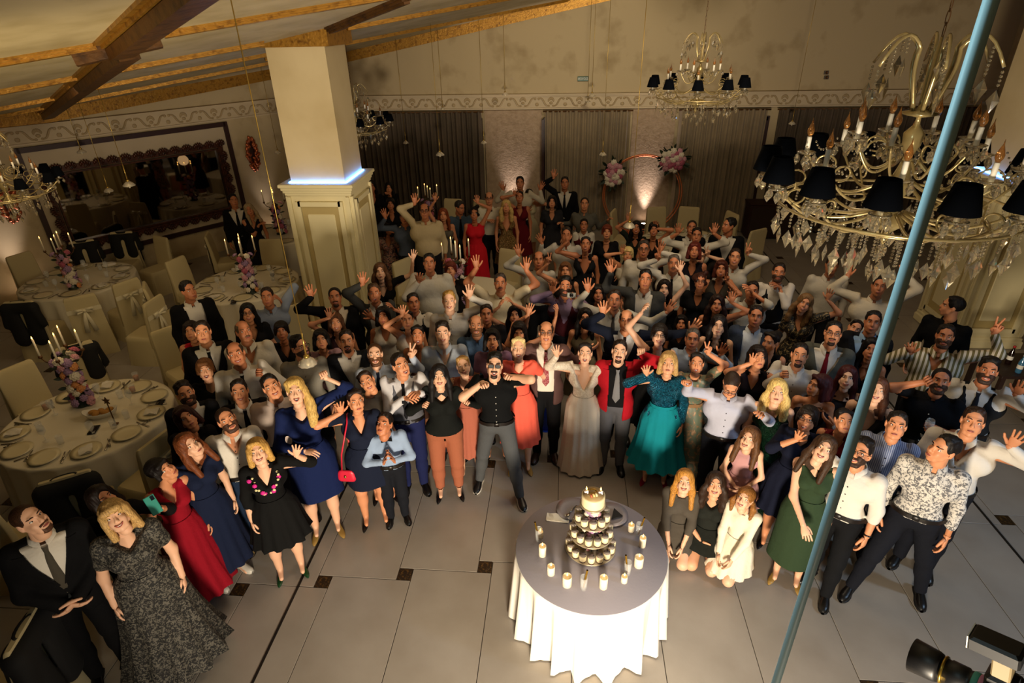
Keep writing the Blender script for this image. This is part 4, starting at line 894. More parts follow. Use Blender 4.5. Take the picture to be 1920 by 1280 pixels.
# pillar candles on the cake table
for px, py, r1, hh, la in ((1017, 1040, .022, .085, 'tallest pillar candle at the left of the cake table'), (1013, 1006, .018, .05, 'small pillar candle behind the left gold straw'), (1033, 1075, .022, .07, 'pillar candle at the front left of the cake table'), (1063, 1096, .026, .08, 'thick pillar candle left of the front glass'), (1131, 1100, .023, .09, 'tall pillar candle right of the front glass'), (1170, 1090, .018, .05, 'small pillar candle at the front right'), (1197, 1060, .026, .08, 'thick pillar candle at the right of the cake table'), (1204, 1023, .020, .08, 'slim pillar candle at the right edge'), (1183, 994, .020, .055, 'short pillar candle at the back right')):
    r1 *= 1.4; hh *= 1.2; p = atz(px, py, ZT); t = thing('pillar_candle', la, 'candle', tuple(p)); MB().lathe([(r1, 0), (r1, hh), (r1 - .003, hh + .002), (r1 - .006, hh - .004), (.001, hh - .006)], 20).build('wax', m_wax, t); MB().tube([[0, 0, hh - .006], [0, 0, hh + .006]], .0012, 5).build('wick', m_black, t); link('flame', FL_ME, t, (0, 0, hh + .002))
lamp('POINT', 'candle_light', (TC[0], TC[1] - .3, ZT + .2), .9, (1, .62, .28), shadow_soft_size=.2)
m_goldst = mat('gold_straw', '#b8902c', .25, .9)
for px, py, tx, ty, la in ((1094, 1103, 1104, 1056, 'front'), (1010, 1012, 1003, 978, 'left'), (1176, 1075, 1173, 1032, 'right'), (1197, 1003, 1211, 963, 'back right')):
    p = atz(px, py, ZT); t = thing('shot_glass', 'clear narrow glass with gold straw at the %s of the cake table' % la, 'glass', tuple(p)); MB().lathe([(.025, 0), (.030, .13), (.028, .13), (.023, .014), (.001, .014)], 18).build('glass', m_glass, t)
    q = aty(tx, ty, p[1] + .0); q = q - p; q = q / np.linalg.norm(q) * .205; MB().tube([[0, 0, .016], list(q)], .0078, 8, cap=False).build('straw', m_goldst, t); MB().ball((0, 0, .018), .008, 8, 5).build('cherry', mat('cherry_red', '#8a1a18', .3), t)
for px, py, la in ((1074, 956, 'grey plate with tongs at the back left of the cake table'), (1146, 966, 'grey plate with black napkin at the back right of the cake table')):
    p = atz(px, py, ZT); tag(link('serving_plate', plate_me, None, tuple(p), material=mat('grey_plate', '#8b8488', .3)), la, 'plate'); bpy.data.objects[-1] if False else None
p = atz(1072, 958, ZT + .012); t = thing('serving_tongs', 'dark serving tongs on the grey plate behind the cake', 'tongs', tuple(p), -.5); MB().tube([[-.0, -.06, .012], [0, .0, .016], [.008, .07, .012]], .006, 6).ball((0, -.07, .014), .018, 8, 5, sc=(1, 1.3, .4)).build('tongs', m_steel, t)
p = atz(1152, 963, ZT + .014); b = MB(); b.add([[0, .06, 0], [.07, -.03, 0], [-.03, -.07, 0], [0, .06, .012], [.07, -.03, .012], [-.03, -.07, .012]], [[0, 1, 4, 3], [1, 2, 5, 4], [2, 0, 3, 5]], [[0, 2, 1], [3, 4, 5]]); tag(b.build('black_napkin', mat('napkin_black', '#0d0c0e', .8), None, tuple(p), 0, False), 'folded black napkin on the grey plate behind the cake', 'napkin')
p = atz(1046, 972, ZT); b = MB(); t_ = np.linspace(-1, 1, 9); b.sheet(np.stack([np.stack([t_ * .10, np.full(9, y_), .012 + .006 * np.cos(t_ * 6 + y_ * 30)], 1) for y_ in (-.045, -.015, .015, .045)], 0)); b.box((0, 0, .005), (.19, .085, .010), bev=.003); tag(b.build('folded_napkin', m_napkin, None, tuple(p), -.1), 'white folded napkin left behind the cake stand', 'napkin')
# ================================================================== CHANDELIERS AND HANGING LAMPS
m_gglass = mat('gilded_glass_arm', '#b8a470', .2, .45, trans=.25); m_cryst = mat('crystal', '#e4dac0', .04, trans=.92, ior=1.5, spec=.9); m_sleeve = mat('candle_sleeve', '#e2dccb', .5); m_bulb = mat('amber_bulb', '#d39a58', .08, trans=.85, spec=.8); m_shade = mat('navy_lamp_shade', '#03050a', .9, spec=.05)
drop_me = MB().lathe([(.0005, -.062), (.013, -.045), (.0165, -.034), (.010, -.014), (.004, -.006), (.004, 0)], 6).mesh('crystal_drop', m_cryst, False)
kite_me = MB().add([[0, 0, -.085], [.026, 0, -.04], [0, 0, 0], [-.026, 0, -.04], [0, .010, -.04], [0, -.010, -.04]], None, [[0, 1, 5], [1, 2, 5], [2, 3, 5], [3, 0, 5], [1, 0, 4], [2, 1, 4], [3, 2, 4], [0, 3, 4]]).mesh('crystal_kite', m_cryst, False)
def string_me(n, end=True):
    b = MB()
    for k in range(n): b.ball((0, 0, -.010 - .0165 * k), .0068, 6, 4)
    z = -.012 - .0165 * n
    if end: b.add(np.array([[0, 0, -.075], [.02, 0, -.035], [0, 0, 0], [-.02, 0, -.035], [0, .009, -.035], [0, -.009, -.035]]) * 1.25 + [0, 0, z], None, [[0, 1, 5], [1, 2, 5], [2, 3, 5], [3, 0, 5], [1, 0, 4], [2, 1, 4], [3, 2, 4], [0, 3, 4]])
    return b.mesh('crystal_string', m_cryst, False)
STR = [string_me(n) for n in (4, 7, 10)]
shade_me = MB().lathe([(.075, 0), (.046, .115), (.044, .115), (.073, 0)], 24, cap=False).mesh('lamp_shade', m_shade)
pan_me = MB().lathe([(.005, -.012), (.03, -.006), (.046, .004), (.044, .006), (.012, 0)], 16).mesh('drip_pan', m_cryst)
slv_me = MB().lathe([(.0115, 0), (.0115, .075), (.009, .078)], 12).mesh('candle_sleeve', m_sleeve)
blb_me = MB().lathe([(.007, 0), (.0155, .018), (.017, .03), (.010, .052), (.003, .072), (.0008, .092)], 10).mesh('flame_bulb', m_bulb)
def chandelier(c, label, rich=True, zc=None):
    t = thing('chandelier', label, 'chandelier', tuple(c)); zc = zc or ceil_z(c[0], c[1])
    # central column of turned glass and gilt
    MB().lathe([(.004, -.30), (.02, -.27), (.012, -.24), (.06, -.20), (.075, -.17), (.03, -.14), (.02, -.08), (.045, -.03), (.05, .02), (.025, .08), (.018, .14), (.04, .19), (.045, .24), (.02, .27), (.012, .28), (.010, .31), (.07, .322), (.075, .332), (.02, .345), (.008, .37), (.006, .64)], 18).build('column', m_gglass, t)
    b = MB(); L_ = zc - c[2] - .64; n = max(4, int(L_ / .05))
    for k in range(n):
        z = .64 + L_ * (k + .5) / n; a = np.linspace(0, 2 * PI, 9); e = (np.cos(a) * .008, np.sin(a) * L_ / n * .62); b.tube(np.stack([e[0] if k % 2 else 0 * a, 0 * a if k % 2 else e[0], z + e[1]], 1), .0022, 5, cap=False)
    b.build('chain', m_goldd, t)
    q = np.linspace(0, 1, 14)
    def arm(a, R, z0, z1, sag, r, shade, nd):
        rr = .05 + (R - .05) * q; zz = z0 + (z1 - z0) * q ** 2.6 - sag * np.sin(q * PI) ** 1.1; pts = np.stack([rr, 0 * rr, zz], 1)
        o = MB().tube(pts, r * (1 - .25 * q), 8).tube(np.stack([R - .10 + .045 * np.cos(q * 5), 0 * q, z1 - .04 + .035 * np.sin(q * 5)], 1), r * .6, 6).build('arm', m_gglass, t, rz=a)
        link('drip_pan', pan_me, o, (R, 0, z1)); link('candle_sleeve', slv_me, o, (R, 0, z1 + .002))
        if shade: link('lamp_shade', shade_me, o, (R, 0, z1 + .035))
        else: link('flame_bulb', blb_me, o, (R, 0, z1 + .078))
        for k in range(nd):
            an = k * 2 * PI / nd; link('crystal_drop', drop_me, o, (R + .04 * math.cos(an), .04 * math.sin(an), z1 - .002), an)
    nl = 14 if rich else 10
    for k in range(nl): arm(k * 2 * PI / nl + .12, .60, -.13, .0, .07, .0085, True, 5 if rich else 3)
    for k in range(8 if rich else 6): arm(k * 2 * PI / (8 if rich else 6) + .3, .44, .02, .115, .09, .008, False, 4 if rich else 2)
    for k in range(8 if rich else 6): arm(k * 2 * PI / (8 if rich else 6), .25, .12, .215, .07, .0075, False, 4 if rich else 2)
    # scrolled crown
    for k in range(6):
        a = k * PI / 3 + .2; s = np.linspace(0, 1, 16); rr = .04 + .05 * np.sin(s * PI * 1.2) + .25 * np.clip((s - .55) / .45, 0, 1) ** 1.1; zz = .34 + .29 * np.clip(s / .7, 0, 1) ** .9 - .10 * np.clip((s - .75) / .25, 0, 1) ** 2 + .03 * np.sin(s * PI)
        o = MB().tube(np.stack([rr, 0 * rr, zz], 1), .0095 * (1 - .3 * s), 8).build('crown_scroll', m_gglass, t, rz=a)
        for j, (x, z) in enumerate(((rr[-1], zz[-1]), (rr[-3], zz[-3]), (rr[-5], zz[-5]))): link('crystal_string', STR[(0, 1, 0)[j] if rich else 0], o, (x, 0, z - .008), .6 * j)
    # curtains of crystal under the bowl
    for ring, (n, R, z) in enumerate(((34 if rich else 16, .52, -.12), (30 if rich else 14, .41, -.15), (22 if rich else 10, .29, -.17), (12 if rich else 6, .15, -.19))):
        for k in range(n):
            a = k * 2 * PI / n + ring * .2; link('crystal_string', STR[(0, 1, 1, 2)[ring]] if (k % 3 or ring < 1) else STR[0], t, (math.cos(a) * R, math.sin(a) * R, z + .01 * math.sin(k * 2.1)), a + k)
    MB().tube([[math.cos(a) * .53, math.sin(a) * .53, -.10] for a in np.linspace(0, 2 * PI, 49)], .007, 6, cap=False).build('lower_ring', m_gglass, t); MB().tube([[math.cos(a) * .40, math.sin(a) * .40, -.145] for a in np.linspace(0, 2 * PI, 41)], .006, 6, cap=False).build('inner_ring', m_gglass, t)
    MB().ball((0, 0, -.33), .028, 12, 8).build('crystal_ball', m_cryst, t)
    if rich:
        for k in range(16):                                                   # swags between the upper candles
            a0, a1 = k * PI / 8, (k + 1) * PI / 8; b = MB()
            for j in range(9): u = j / 8; a = a0 + (a1 - a0) * u; R = .44 if k % 2 else .34; b.ball((math.cos(a) * R, math.sin(a) * R, .12 - .05 * math.sin(u * PI) + .03 * (k % 2)), .006, 6, 4)
            b.build('bead_swag', m_cryst, t)
    return t
chandelier((1.62, 3.04, 3.86), 'large crystal chandelier with black shades close to the camera at right')
chandelier((1.72, 8.62, 3.76), 'smaller crystal chandelier with black shades hanging before the back wall', False)
chandelier(tuple(dep(6, 348, 7.6)), 'crystal chandelier cut by the left edge beside the mirror', False)
chandelier(tuple(dep(668, 232, 10.6)), 'chandelier mostly hidden behind the cream pillar', False)

# small glass pendants on long cords
m_brass = mat('pale_brass', '#b89a4e', .3, .8); m_pglass = mat('pendant_glass', '#efe6cf', .1, trans=.7, ior=1.35, spec=.8); m_pb = mat('pendant_bulb', '#efe4c8', .4)
def pendant(p, label, sc=1., tilt=0.):
    t = thing('pendant_lamp', label, 'lamp', tuple(p)); zc = ceil_z(p[0], p[1]) - p[2]
    MB().tube([[0, 0, .07 * sc], [0, 0, .30 * sc]], .008 * sc, 8).lathe([(.004, .05 * sc), (.024 * sc, .055 * sc), (.026 * sc, .075 * sc), (.012 * sc, .085 * sc)], 14).build('socket', m_brass, t)
    MB().tube([[0, 0, .28 * sc], [0, 0, zc]], .0052 * max(.8, sc * .8), 6).build('cord', m_brass, t)
    MB().lathe([(.026 * sc, .056 * sc), (.055 * sc, .036 * sc), (.082 * sc, .004 * sc), (.084 * sc, -.012 * sc), (.080 * sc, -.012 * sc), (.05 * sc, .03 * sc)], 20, cap=False, wob=lambda a, q: .05 * np.cos(10 * a) * (q > .3) * (q < .9)).build('glass_shade', m_pglass, t)
    MB().lathe([(.004 * sc, -.045 * sc), (.014 * sc, -.03 * sc), (.017 * sc, 0), (.012 * sc, .04 * sc)], 10).build('bulb', m_pb, t)
P_ = [(dep(577, 680, 5.35), 1., 'near pendant lamp touched by the laughing blonde'), (aty(825, 290, 11.9), 1., 'pendant lamp before the dark curtain right of the pillar'), (aty(1180, 424, 8.6), 1.05, 'pendant lamp hanging over the middle of the crowd'), (aty(1130, 290, 13.0), .95, 'pendant lamp before the taupe curtain left of the hoop'), (aty(907, 268, 13.6), .85, 'pendant lamp at the right edge of the dark curtain'), (aty(761, 268, 13.8), .8, 'far small pendant lamp beside the pillar'), (aty(947, 177, 13.9), .8, 'high pendant lamp touching the frieze left of the exit sign'), (aty(1110, 179, 13.6), .85, 'high pendant lamp below the exit sign'), (aty(1102, 190, 14.1), .7, 'smallest pendant lamp before the frieze under the exit sign'), (aty(830, 204, 14.1), .6, 'tiny pendant lamp before the frieze above the dark curtain'), (aty(242, 347, 8.6), 1., 'pendant lamp before the middle of the mirror'), (aty(204, 358, 9.6), .9, 'pendant lamp before the left part of the mirror'), (aty(153, 285, 10.4), .9, 'pendant lamp above the mirror frame'), (aty(1485, 232, 13.2), .8, 'pendant lamp before the dark curtain left of the large chandelier'), (aty(521, 286, 12.6), .8, 'pendant lamp beside the left edge of the pillar')]
for p, sc, la in P_: pendant(p, la, sc)
# white cord in front of the balcony, blue light painted into its colour
t = thing('pendant_lamp', 'thick white hanging cord with painted blue light crossing the right half close to the camera', 'lamp', (.272, .466, 2.7)); MB().tube([[0, 0, .2], [0, 0, ceil_z(.27, .47) - 2.7]], .0048, 12).build('cord', mat('cord_light_tint', '#b4d4da', .5), t); MB().lathe([(.02, .0), (.05, .03), (.03, .12), (.012, .2)], 16).build('socket', m_brass, t)

# copper flower hoop by the back wall
c_ = np.array([1.80, 13.95]); t = thing('flower_hoop', 'round copper hoop with two pink flower clusters before the back wall', 'flower arch', (c_[0], c_[1], 0)); m_cop = mat('copper_tube', '#d07a4a', .35, .6)
for k, (r1, y) in enumerate(((.90, -.03), (.86, .03))): MB().tube([[math.cos(a) * r1, y, .99 + math.sin(a) * r1] for a in np.linspace(0, 2 * PI, 65)], .014, 8, cap=False).build('copper_ring', m_cop, t)
MB().box((0, 0, .03), (.9, .34, .05), bev=.01).box((-.25, 0, .1), (.03, .1, .14)).box((.25, 0, .1), (.03, .1, .14)).build('base', m_cop, t, smooth=False)
for (px, py, n, rx, rz_) in ((1150, 325, 22, .2, .28), (1262, 300, 26, .27, .25)):
    p = aty(px, py, 13.85); r_ = np.random.default_rng(px); o = MB().ball((0, .06, 0), .2, 10, 8, sc=(rx / .2, .3, rz_ / .2)).build('foliage_core', m_leaf, t, (p[0] - c_[0], p[1] - c_[1], p[2]))
    for k in range(n):
        a = k * 2.39996; d = math.sqrt(k / n); x, z = math.cos(a) * rx * d, math.sin(a) * rz_ * d; link('flower', FLW[int(r_.choice([0, 0, 0, 4, 2, 2]))], o, M=M4(aim((x * 1.5, -1, z * 1.5 + .2)) * r_.uniform(1.1, 1.7), (x, -.03 - .06 * (1 - d * d), z)))
    for k in range(34): a = k * .7 + r_.uniform(0, .4); link('leaf', LEAF, o, M=M4(aim((math.cos(a), -.35, math.sin(a)), k) * r_.uniform(1.1, 1.9), (math.cos(a) * rx * .85, .0, math.sin(a) * rz_ * .85)))

# sideboard and bottles
p = atz(1425, 452, 0); t = thing('sideboard', 'dark red-brown sideboard against the curtain at the back right', 'sideboard', (p[0] + .25, 13.92, 0)); MB().box((0, 0, .42), (1.1, .42, .76), bev=.01).build('body', m_wine, t, smooth=False); MB().box((0, 0, .82), (1.16, .46, .04), bev=.008).build('top', m_wine, t, smooth=False)
for x in (-.27, .27): o = MB().box((x, -.218, .42), (.5, .02, .66), bev=.006).build('door', m_wood, t, smooth=False); MB().ball((x - .2 * (1 if x > 0 else -1), -.24, .45), .015, 8, 6).build('knob', m_brass, o)
p = atz(1893, 690, .74); t = thing('side_table', 'dark side table with bottles behind the waistcoat man at right', 'table', (p[0] + .15, p[1] + .1, 0)); MB().box((0, 0, .72), (.7, .6, .04), bev=.006).build('tabletop', m_wood, t, smooth=False)
for sx in (-1, 1):
    for sy in (-1, 1): MB().box((sx * .31, sy * .26, .35), (.05, .05, .70)).build('leg', m_wood, t, smooth=False)
for dx, dy, la, col, cl in ((-.1, .02, 'left of two red-capped cola bottles on the side table', '#1a0d0a', '#a01818'), (.06, -.06, 'right of two red-capped cola bottles on the side table', '#1a0d0a', '#a01818'), (-.12, -.2, 'small blue water bottle on the side table', '#3a6a8a', '#d0d4d8')):
    o = thing('bottle', la, 'bottle', (p[0] + .15 + dx, p[1] + .1 + dy, .7405)); MB().lathe([(.03, 0), (.033, .01), (.033, .13), (.03, .15), (.013, .20), (.012, .225)], 16).build('body', mat('bottle_' + col, col, .12, spec=.8), o); MB().lathe([(.0335, .06), (.0335, .11)], 16, cap=False).build('paper_label', m_white, o); MB().lathe([(.015, .222), (.015, .245), (.012, .247)], 12).build('cap', mat('cap_' + cl, cl, .4), o)

# photographer's camera with flash, bottom right, on a monopod
B0 = dep(1858, 1300, 1.72); L0 = dep(1742, 1242, 1.84); ax_ = L0 - B0; Ln = np.linalg.norm(ax_); ax_ /= Ln; upv = np.array([0, 0, 1.]) - ax_ * ax_[2]; upv /= np.linalg.norm(upv); rv = np.cross(ax_, upv); CM = np.stack([rv, ax_, upv], 1)
t = thing('photo_camera', 'black photo camera with long lens and flash at the bottom right corner', 'camera', (B0[0], B0[1], 0)); m_cam = mat('camera_black', '#0e0e10', .45); m_ring = mat('lens_gold_ring', '#a88a3a', .3, .9)
def cpart(name, mb, m, smooth=False): o = mb.build(name, m, t, smooth=smooth); o.matrix_local = M4(CM, (0, 0, B0[2])); return o
def ycyl(prof, n=24): b = MB().lathe(prof, n); V = b.V[0]; b.V[0] = np.stack([V[:, 0], V[:, 2], -V[:, 1]], 1); return b
cpart('camera_body', MB().box((0, -.02, 0), (.15, .075, .11), bev=.012).box((0, -.02, .07), (.07, .07, .05), bev=.012).box((-.065, .01, -.005), (.03, .05, .10), bev=.01), m_cam)
cpart('lens_barrel', ycyl([(.036, .015), (.038, .05), (.036, .052), (.041, .058), (.041, .10), (.038, .102), (.038, .125)]), m_cam, True); cpart('lens_hood', ycyl([(.043, .125), (.047, .135), (.052, .20), (.050, .20), (.045, .13)]), m_cam, True)
cpart('gold_ring', ycyl([(.0435, .112), (.0445, .115), (.0435, .119)]), m_ring, True); cpart('teal_ring', ycyl([(.0395, .03), (.0405, .032), (.0405, .044), (.0395, .046)]), mat('teal_tape', '#4aa08a', .5), True); cpart('pink_ring', ycyl([(.0392, .018), (.0398, .020), (.0398, .029), (.0392, .030)]), mat('pink_tape', '#c87a90', .5), True)
cpart('lens_glass', ycyl([(.039, .128), (.02, .134), (.001, .136)]), m_phone, True)
cpart('flash_head', MB().box((-.0, -.0, .175), (.075, .12, .05), bev=.008), m_cam); cpart('flash_body', MB().box((0, -.02, .125), (.06, .045, .07), bev=.006), mat('flash_beige', '#8a7a5a', .5)); cpart('flash_window', MB().box((0, .0605, .175), (.066, .003, .042)), m_white)
MB().tube([[0, 0, B0[2] - .06], [0, 0, .012]], [.014, .012], 10).lathe([(.03, 0), (.03, .012), (.012, .02)], 14).build('monopod', m_cam, t)
# ---------------------------------------------------------------- one person
SKIN = [mat('skin_fair', '#d89f7a', .55, sss=.06), mat('skin_warm', '#cc8a62', .55, sss=.06), mat('skin_tan', '#b8744e', .55, sss=.06), mat('skin_pale', '#dcab8b', .55, sss=.06)]
m_lip = mat('lips', '#a8544a', .45); m_lipr = mat('lips_red', '#98242a', .4); m_eye = mat('eye_white', '#d8d0c6', .3); m_iris = mat('eye_dark', '#1c110b', .25); m_teeth = mat('teeth', '#e6ddcb', .35); m_mouth = mat('mouth_inside', '#2a0b0a', .7)
def fab(c):
    if c.startswith('@'): return MATS[c[1:]]
    return mat('cloth_' + c, '#' + c, 0.88, bump=(15, .4), spec=.15)
tex_mat('black_lace', 'noise', ['#0e0d0c', '#5c584f'], 55, .8, thr=.53); tex_mat('green_sequin', 'cells', ['#04120a', '#0c3a20'], 130, .25, .75, thr=.5)
tex_mat('gold_sequin', 'cells', ['#6a5230', '#b89a62'], 120, .25, .75, thr=.5); tex_mat('teal_sequin', 'cells', ['#0a3f57', '#136a86'], 120, .28, .6, thr=.5)
tex_mat('olive_stripe', 'wave', ['#cfc4b0', '#6a5f36'], 7.5, .8, thr=.5); tex_mat('blue_stripe', 'wave', ['#9aa4bd', '#59658a'], 22, .8, thr=.5)
tex_mat('paisley', 'noise', ['#5f6a58', '#8a6a4a', '#b08c6a'], 16, .5, thr=.53); tex_mat('grey_floral', 'noise', ['#c9c4bc', '#5f5e60'], 44, .8, thr=.52)
tex_mat('bright_floral', 'noise', ['#3a2a2e', '#b08a6a', '#7a3038'], 20, .8, thr=.5); tex_mat('gold_pattern', 'noise', ['#0c0a09', '#8f7a52'], 30, .6, thr=.56); tex_mat('check_mauve', 'wave', ['#5a3c38', '#4c322f'], 30, .8, thr=.5)
tex_mat('red_tie_print', 'noise', ['#8e2c38', '#c08a86'], 60, .6, thr=.55)
tex_mat('ivory_lace', 'noise', ['#c9bba6', '#ddd2c0'], 60, .8, thr=.5)
FR = {}
def ik(Sh, W, L1, L2, hint):
    d = W - Sh; D = np.linalg.norm(d); mx = (L1 + L2) * .995
    if D > mx: W = Sh + d / D * mx; d = W - Sh; D = mx
    D = max(D, abs(L1 - L2) + .02); u = d / (np.linalg.norm(d) + 1e-9)
    a = (L1*L1 - L2*L2 + D*D) / (2 * D); hh = math.sqrt(max(0, L1*L1 - a*a)); v = hint - u * (hint @ u); v /= np.linalg.norm(v) + 1e-9
    return Sh + u * a + v * hh, W
def infl(ps, e): return [(p[0], p[1], p[2] + e, p[3] + e, p[4]) for p in ps]
def front_y(prims, x, z, k=.03):
    ys = np.linspace(-.34, .05, 80); P = np.stack([np.full(80, x), ys, np.full(80, z)], 1); d = sdf_at(prims, P, k); i = np.argmax(d < 0); return ys[i] if d[i] < 0 else -.1
def ring_r(prims, z, n, cy=0., k=.03):
    a = np.arange(n) * 2 * PI / n; rr = np.linspace(.03, .36, 60); P = np.stack([np.cos(a)[:, None] * rr, cy + np.sin(a)[:, None] * rr, np.full((n, 60), z)], -1)
    d = sdf_at(prims, P, k) > 0; i = np.argmax(d, 1); return rr[i]
def cull(V, Q, prims, e, k=.03, keep=None):
    """drop faces that lie well inside the clothes"""
    ins = sdf_at(prims, V, k) < -e
    if keep is not None: ins &= ~keep(V)
    Q = Q[~ins[Q].all(1)]; used = np.unique(Q); mp = np.full(len(V), -1); mp[used] = np.arange(len(used)); return V[used], mp[Q]
def finish(t, name, V, Q, m, mb=None):
    b = mb or MB()
    if len(Q): b.add(V, Q)
    if b.n: return b.build(name, m, t)

def person(px, py, h, sex, hair, hc, skin, mouth, fit, label, l=None, r=None, yaw=0, pitch=None, roll=0, hy=0, b=1.0, lod=1, beard=None, gl=None, kneel=None, hem=None, flare=.05, sl=None, neck=None, shoes=None, spread=0., step=0., red=False, sash=None, watch=None, fa=.12, neckl=None, hs=None, ret=None, opn=False):
    f = sex == 'f'; s = h / 1.75; hs = hs or ((.55 + .45 * s) * (.96 if f else 1.0)); zH = h - .118 * hs + (kneel or 0)
    p0 = atz(px, py, zH); fx, fy_ = -p0[0], -p0[1]; a0 = math.atan2(fx, -fy_); elev = math.atan2(H - zH, math.hypot(fx, fy_))
    if pitch is None: pitch = math.degrees(elev) * .72
    Y = a0 * .85 + math.radians(yaw); RZ = rot('z', Y); Rh = rot('z', math.radians(hy)) @ rot('x', -math.radians(pitch)) @ rot('y', math.radians(roll))
    fo = Rh @ np.array([0, -.085, -.012]) * hs; F = atz(px, py, zH + fo[2]); hw = F - RZ @ fo; base = hw + RZ @ np.array([0, .05 * hs, 0]); base[2] = 0
    L = lambda P: RZ.T @ (np.asarray(P) - base)
    HC = np.array([0, -.05 * hs, zH]); rs = s * b; camL = L(CAM)
    t = thing('person', label, 'person', tuple(base), Y)
    zN = zH - .19 * s; zS = zN - .05 * s; zC = zN - .165 * s; zW = zN - .365 * s; zP = zN - .515 * s
    yb = (0, 1, 0)
    # --- torso
    if not f:
        sw = .178 * s * (.6 + .4 * b); T = [cap((-.095 * rs, .005, zC), (.095 * rs, .005, zC), .112 * rs, flat=(yb, .92)), cap((0, 0, zC), (0, -.005, zW), .143 * rs, .132 * rs * (b ** .5), (yb, .78)), cap((-.045 * rs, 0, zP + .04), (.045 * rs, 0, zP + .04), .122 * rs, flat=(yb, .86))]
        if b > 1.1: T.append(ell((0, -.03, zW - .02), (.15 * rs, .135 * rs, .15 * rs)))
    else:
        sw = .150 * s * (.6 + .4 * b); T = [cap((-.07 * rs, .005, zC), (.07 * rs, .005, zC), .098 * rs, flat=(yb, .92)), cap((0, 0, zC), (0, 0, zW), .122 * rs, .102 * rs, (yb, .84)), cap((-.052 * rs, .005, zP + .02), (.052 * rs, .005, zP + .02), .122 * rs, flat=(yb, .92)), cap((0, 0, zW), (0, 0, zP), .105 * rs, .13 * rs, (yb, .85))]
        if h > 1.45: T += [cap((q * .066 * rs, -.075 * rs, zC - .015 * s), (q * .066 * rs, -.075 * rs, zC - .015 * s), .058 * rs) for q in (-1, 1)]
    L1, L2 = .295 * s, .25 * s; arms = []; hands_ = []; fingers = []
    for sd, spec in ((-1, l), (1, r)):
        Sh = np.array([sd * sw, .005, zS]); pose = 'r'
        if isinstance(spec, tuple):
            tx, ty = spec[0], spec[1]; pose = spec[2] if len(spec) > 2 else 'o'; fwd = spec[3] if len(spec) > 3 else fa
            o = L(CAM); d = RZ.T @ ray(tx, ty); tt_ = ((Sh[1] - fwd) - o[1]) / d[1]; Tg = o + d * tt_; reach = (L1 + L2) * .99 + .08 * hs
            if np.linalg.norm(Tg - Sh) > reach: tc = ((Sh - o) @ d) / (d @ d); q = o + d * tc; Tg = q
            if Tg[2] > zS: Sh = Sh + np.array([-sd * .012, 0, .04 * s])
            v = Tg - Sh; v /= np.linalg.norm(v) + 1e-9
            fd = v * .5 + np.array([0, 0, .75]) if (pose in 'ov' and Tg[2] > zS - .12) else v * .6 + np.array([-sd * .3, -.25, .45 if Tg[2] > zW else -.2])
            if pose == 'p': fd = v + np.array([0, -.2, 0])
            fd /= np.linalg.norm(fd); W = Tg - fd * .085 * hs; hint = np.array([sd * .8, .25, -.75])
            El, W2 = ik(Sh, W, L1, L2, hint)
        elif spec == 'out':                                   # arm round a neighbour's shoulders
            El = Sh + np.array([sd * .13, .12, -.21]) * s; W2 = El + np.array([sd * .13, .13, .08]) * s; fd = np.array([sd * 1., .1, .3]); pose = 'r'
        elif spec == 'hip':
            El = Sh + np.array([sd * .14, .1, -.24]) * s; W2 = np.array([sd * .13 * rs, -.09, zP + .1]); El, W2 = ik(Sh, W2, L1, L2, np.array([sd, .6, -.2])); fd = np.array([-sd * .7, -.4, -.5])
        elif spec == 'front':
            W2 = np.array([sd * .04, -.19 * s, zP + .06 * s]); El, W2 = ik(Sh, W2, L1, L2, np.array([sd, .4, -.3])); fd = np.array([-sd * .8, -.3, -.4])
        elif spec == 'clap':
            W2 = np.array([sd * .05, -.26 * s, zC - .06 * s]); El, W2 = ik(Sh, W2, L1, L2, np.array([sd, .3, -.6])); fd = np.array([-sd * .25, -.3, .8]); pose = 'o'
        elif spec == 'knee':
            W2 = np.array([sd * .06, -.30 * s, zP + .0 * s]); El, W2 = ik(Sh, W2, L1, L2, np.array([sd, .6, .1])); fd = np.array([-sd * .1, -.4, -.8]); pose = 'r'
        else:
            El = Sh + np.array([sd * .055 * b, .02, -.285]) * s; W2 = El + np.array([sd * .0, -.075, -.235]) * s; fd = W2 - El
        fd = fd / (np.linalg.norm(fd) + 1e-9)
        if isinstance(spec, tuple) and pose in 'ovf': pn = camL - W2                     # palm towards the viewer
        elif spec == 'clap': pn = np.array([-sd * 1., -.2, .1])
        elif isinstance(spec, tuple): pn = np.array([-sd * .3, .2, -1.])
        else: pn = np.array([-sd * 1., .25, 0])
        pn = pn - fd * (pn @ fd); pn /= np.linalg.norm(pn) + 1e-9
        yv = -pn; xv = np.cross(yv, fd)
        HM = np.stack([xv * (-sd) * 1.0 if False else xv, yv, fd], 1) @ np.diag([1 if sd < 0 else -1, 1, 1])
        if not isinstance(spec, tuple) and spec != 'clap': HM = np.stack([xv, yv, fd], 1) @ np.diag([1 if (xv @ np.array([0, -1, 0])) > 0 else -1, 1, 1])
        arms.append((sd, Sh, El, W2)); hands_.append((pose, HM, W2))
    aw = (.043 if not f else .037) * s * (.5 + .5 * b)
    def arm_caps(sd, Sh, El, W, e=0., upto=3.):
        o = [cap(Sh, Sh, aw * 1.12 + e)]
        if upto <= 1: q = Sh + (El - Sh) * upto; o.append(cap(Sh, q, aw * 1.1 + e, aw * (1.1 - .15 * upto) + e * 1.1)); return o
        o.append(cap(Sh, El, aw * 1.1 + e, aw * .92 + e)); d = W - El; q = El + d * min(1., (upto - 1)); o.append(cap(El, q, aw * .92 + e, aw * (.92 - .3 * min(1, upto - 1)) + e)); return o
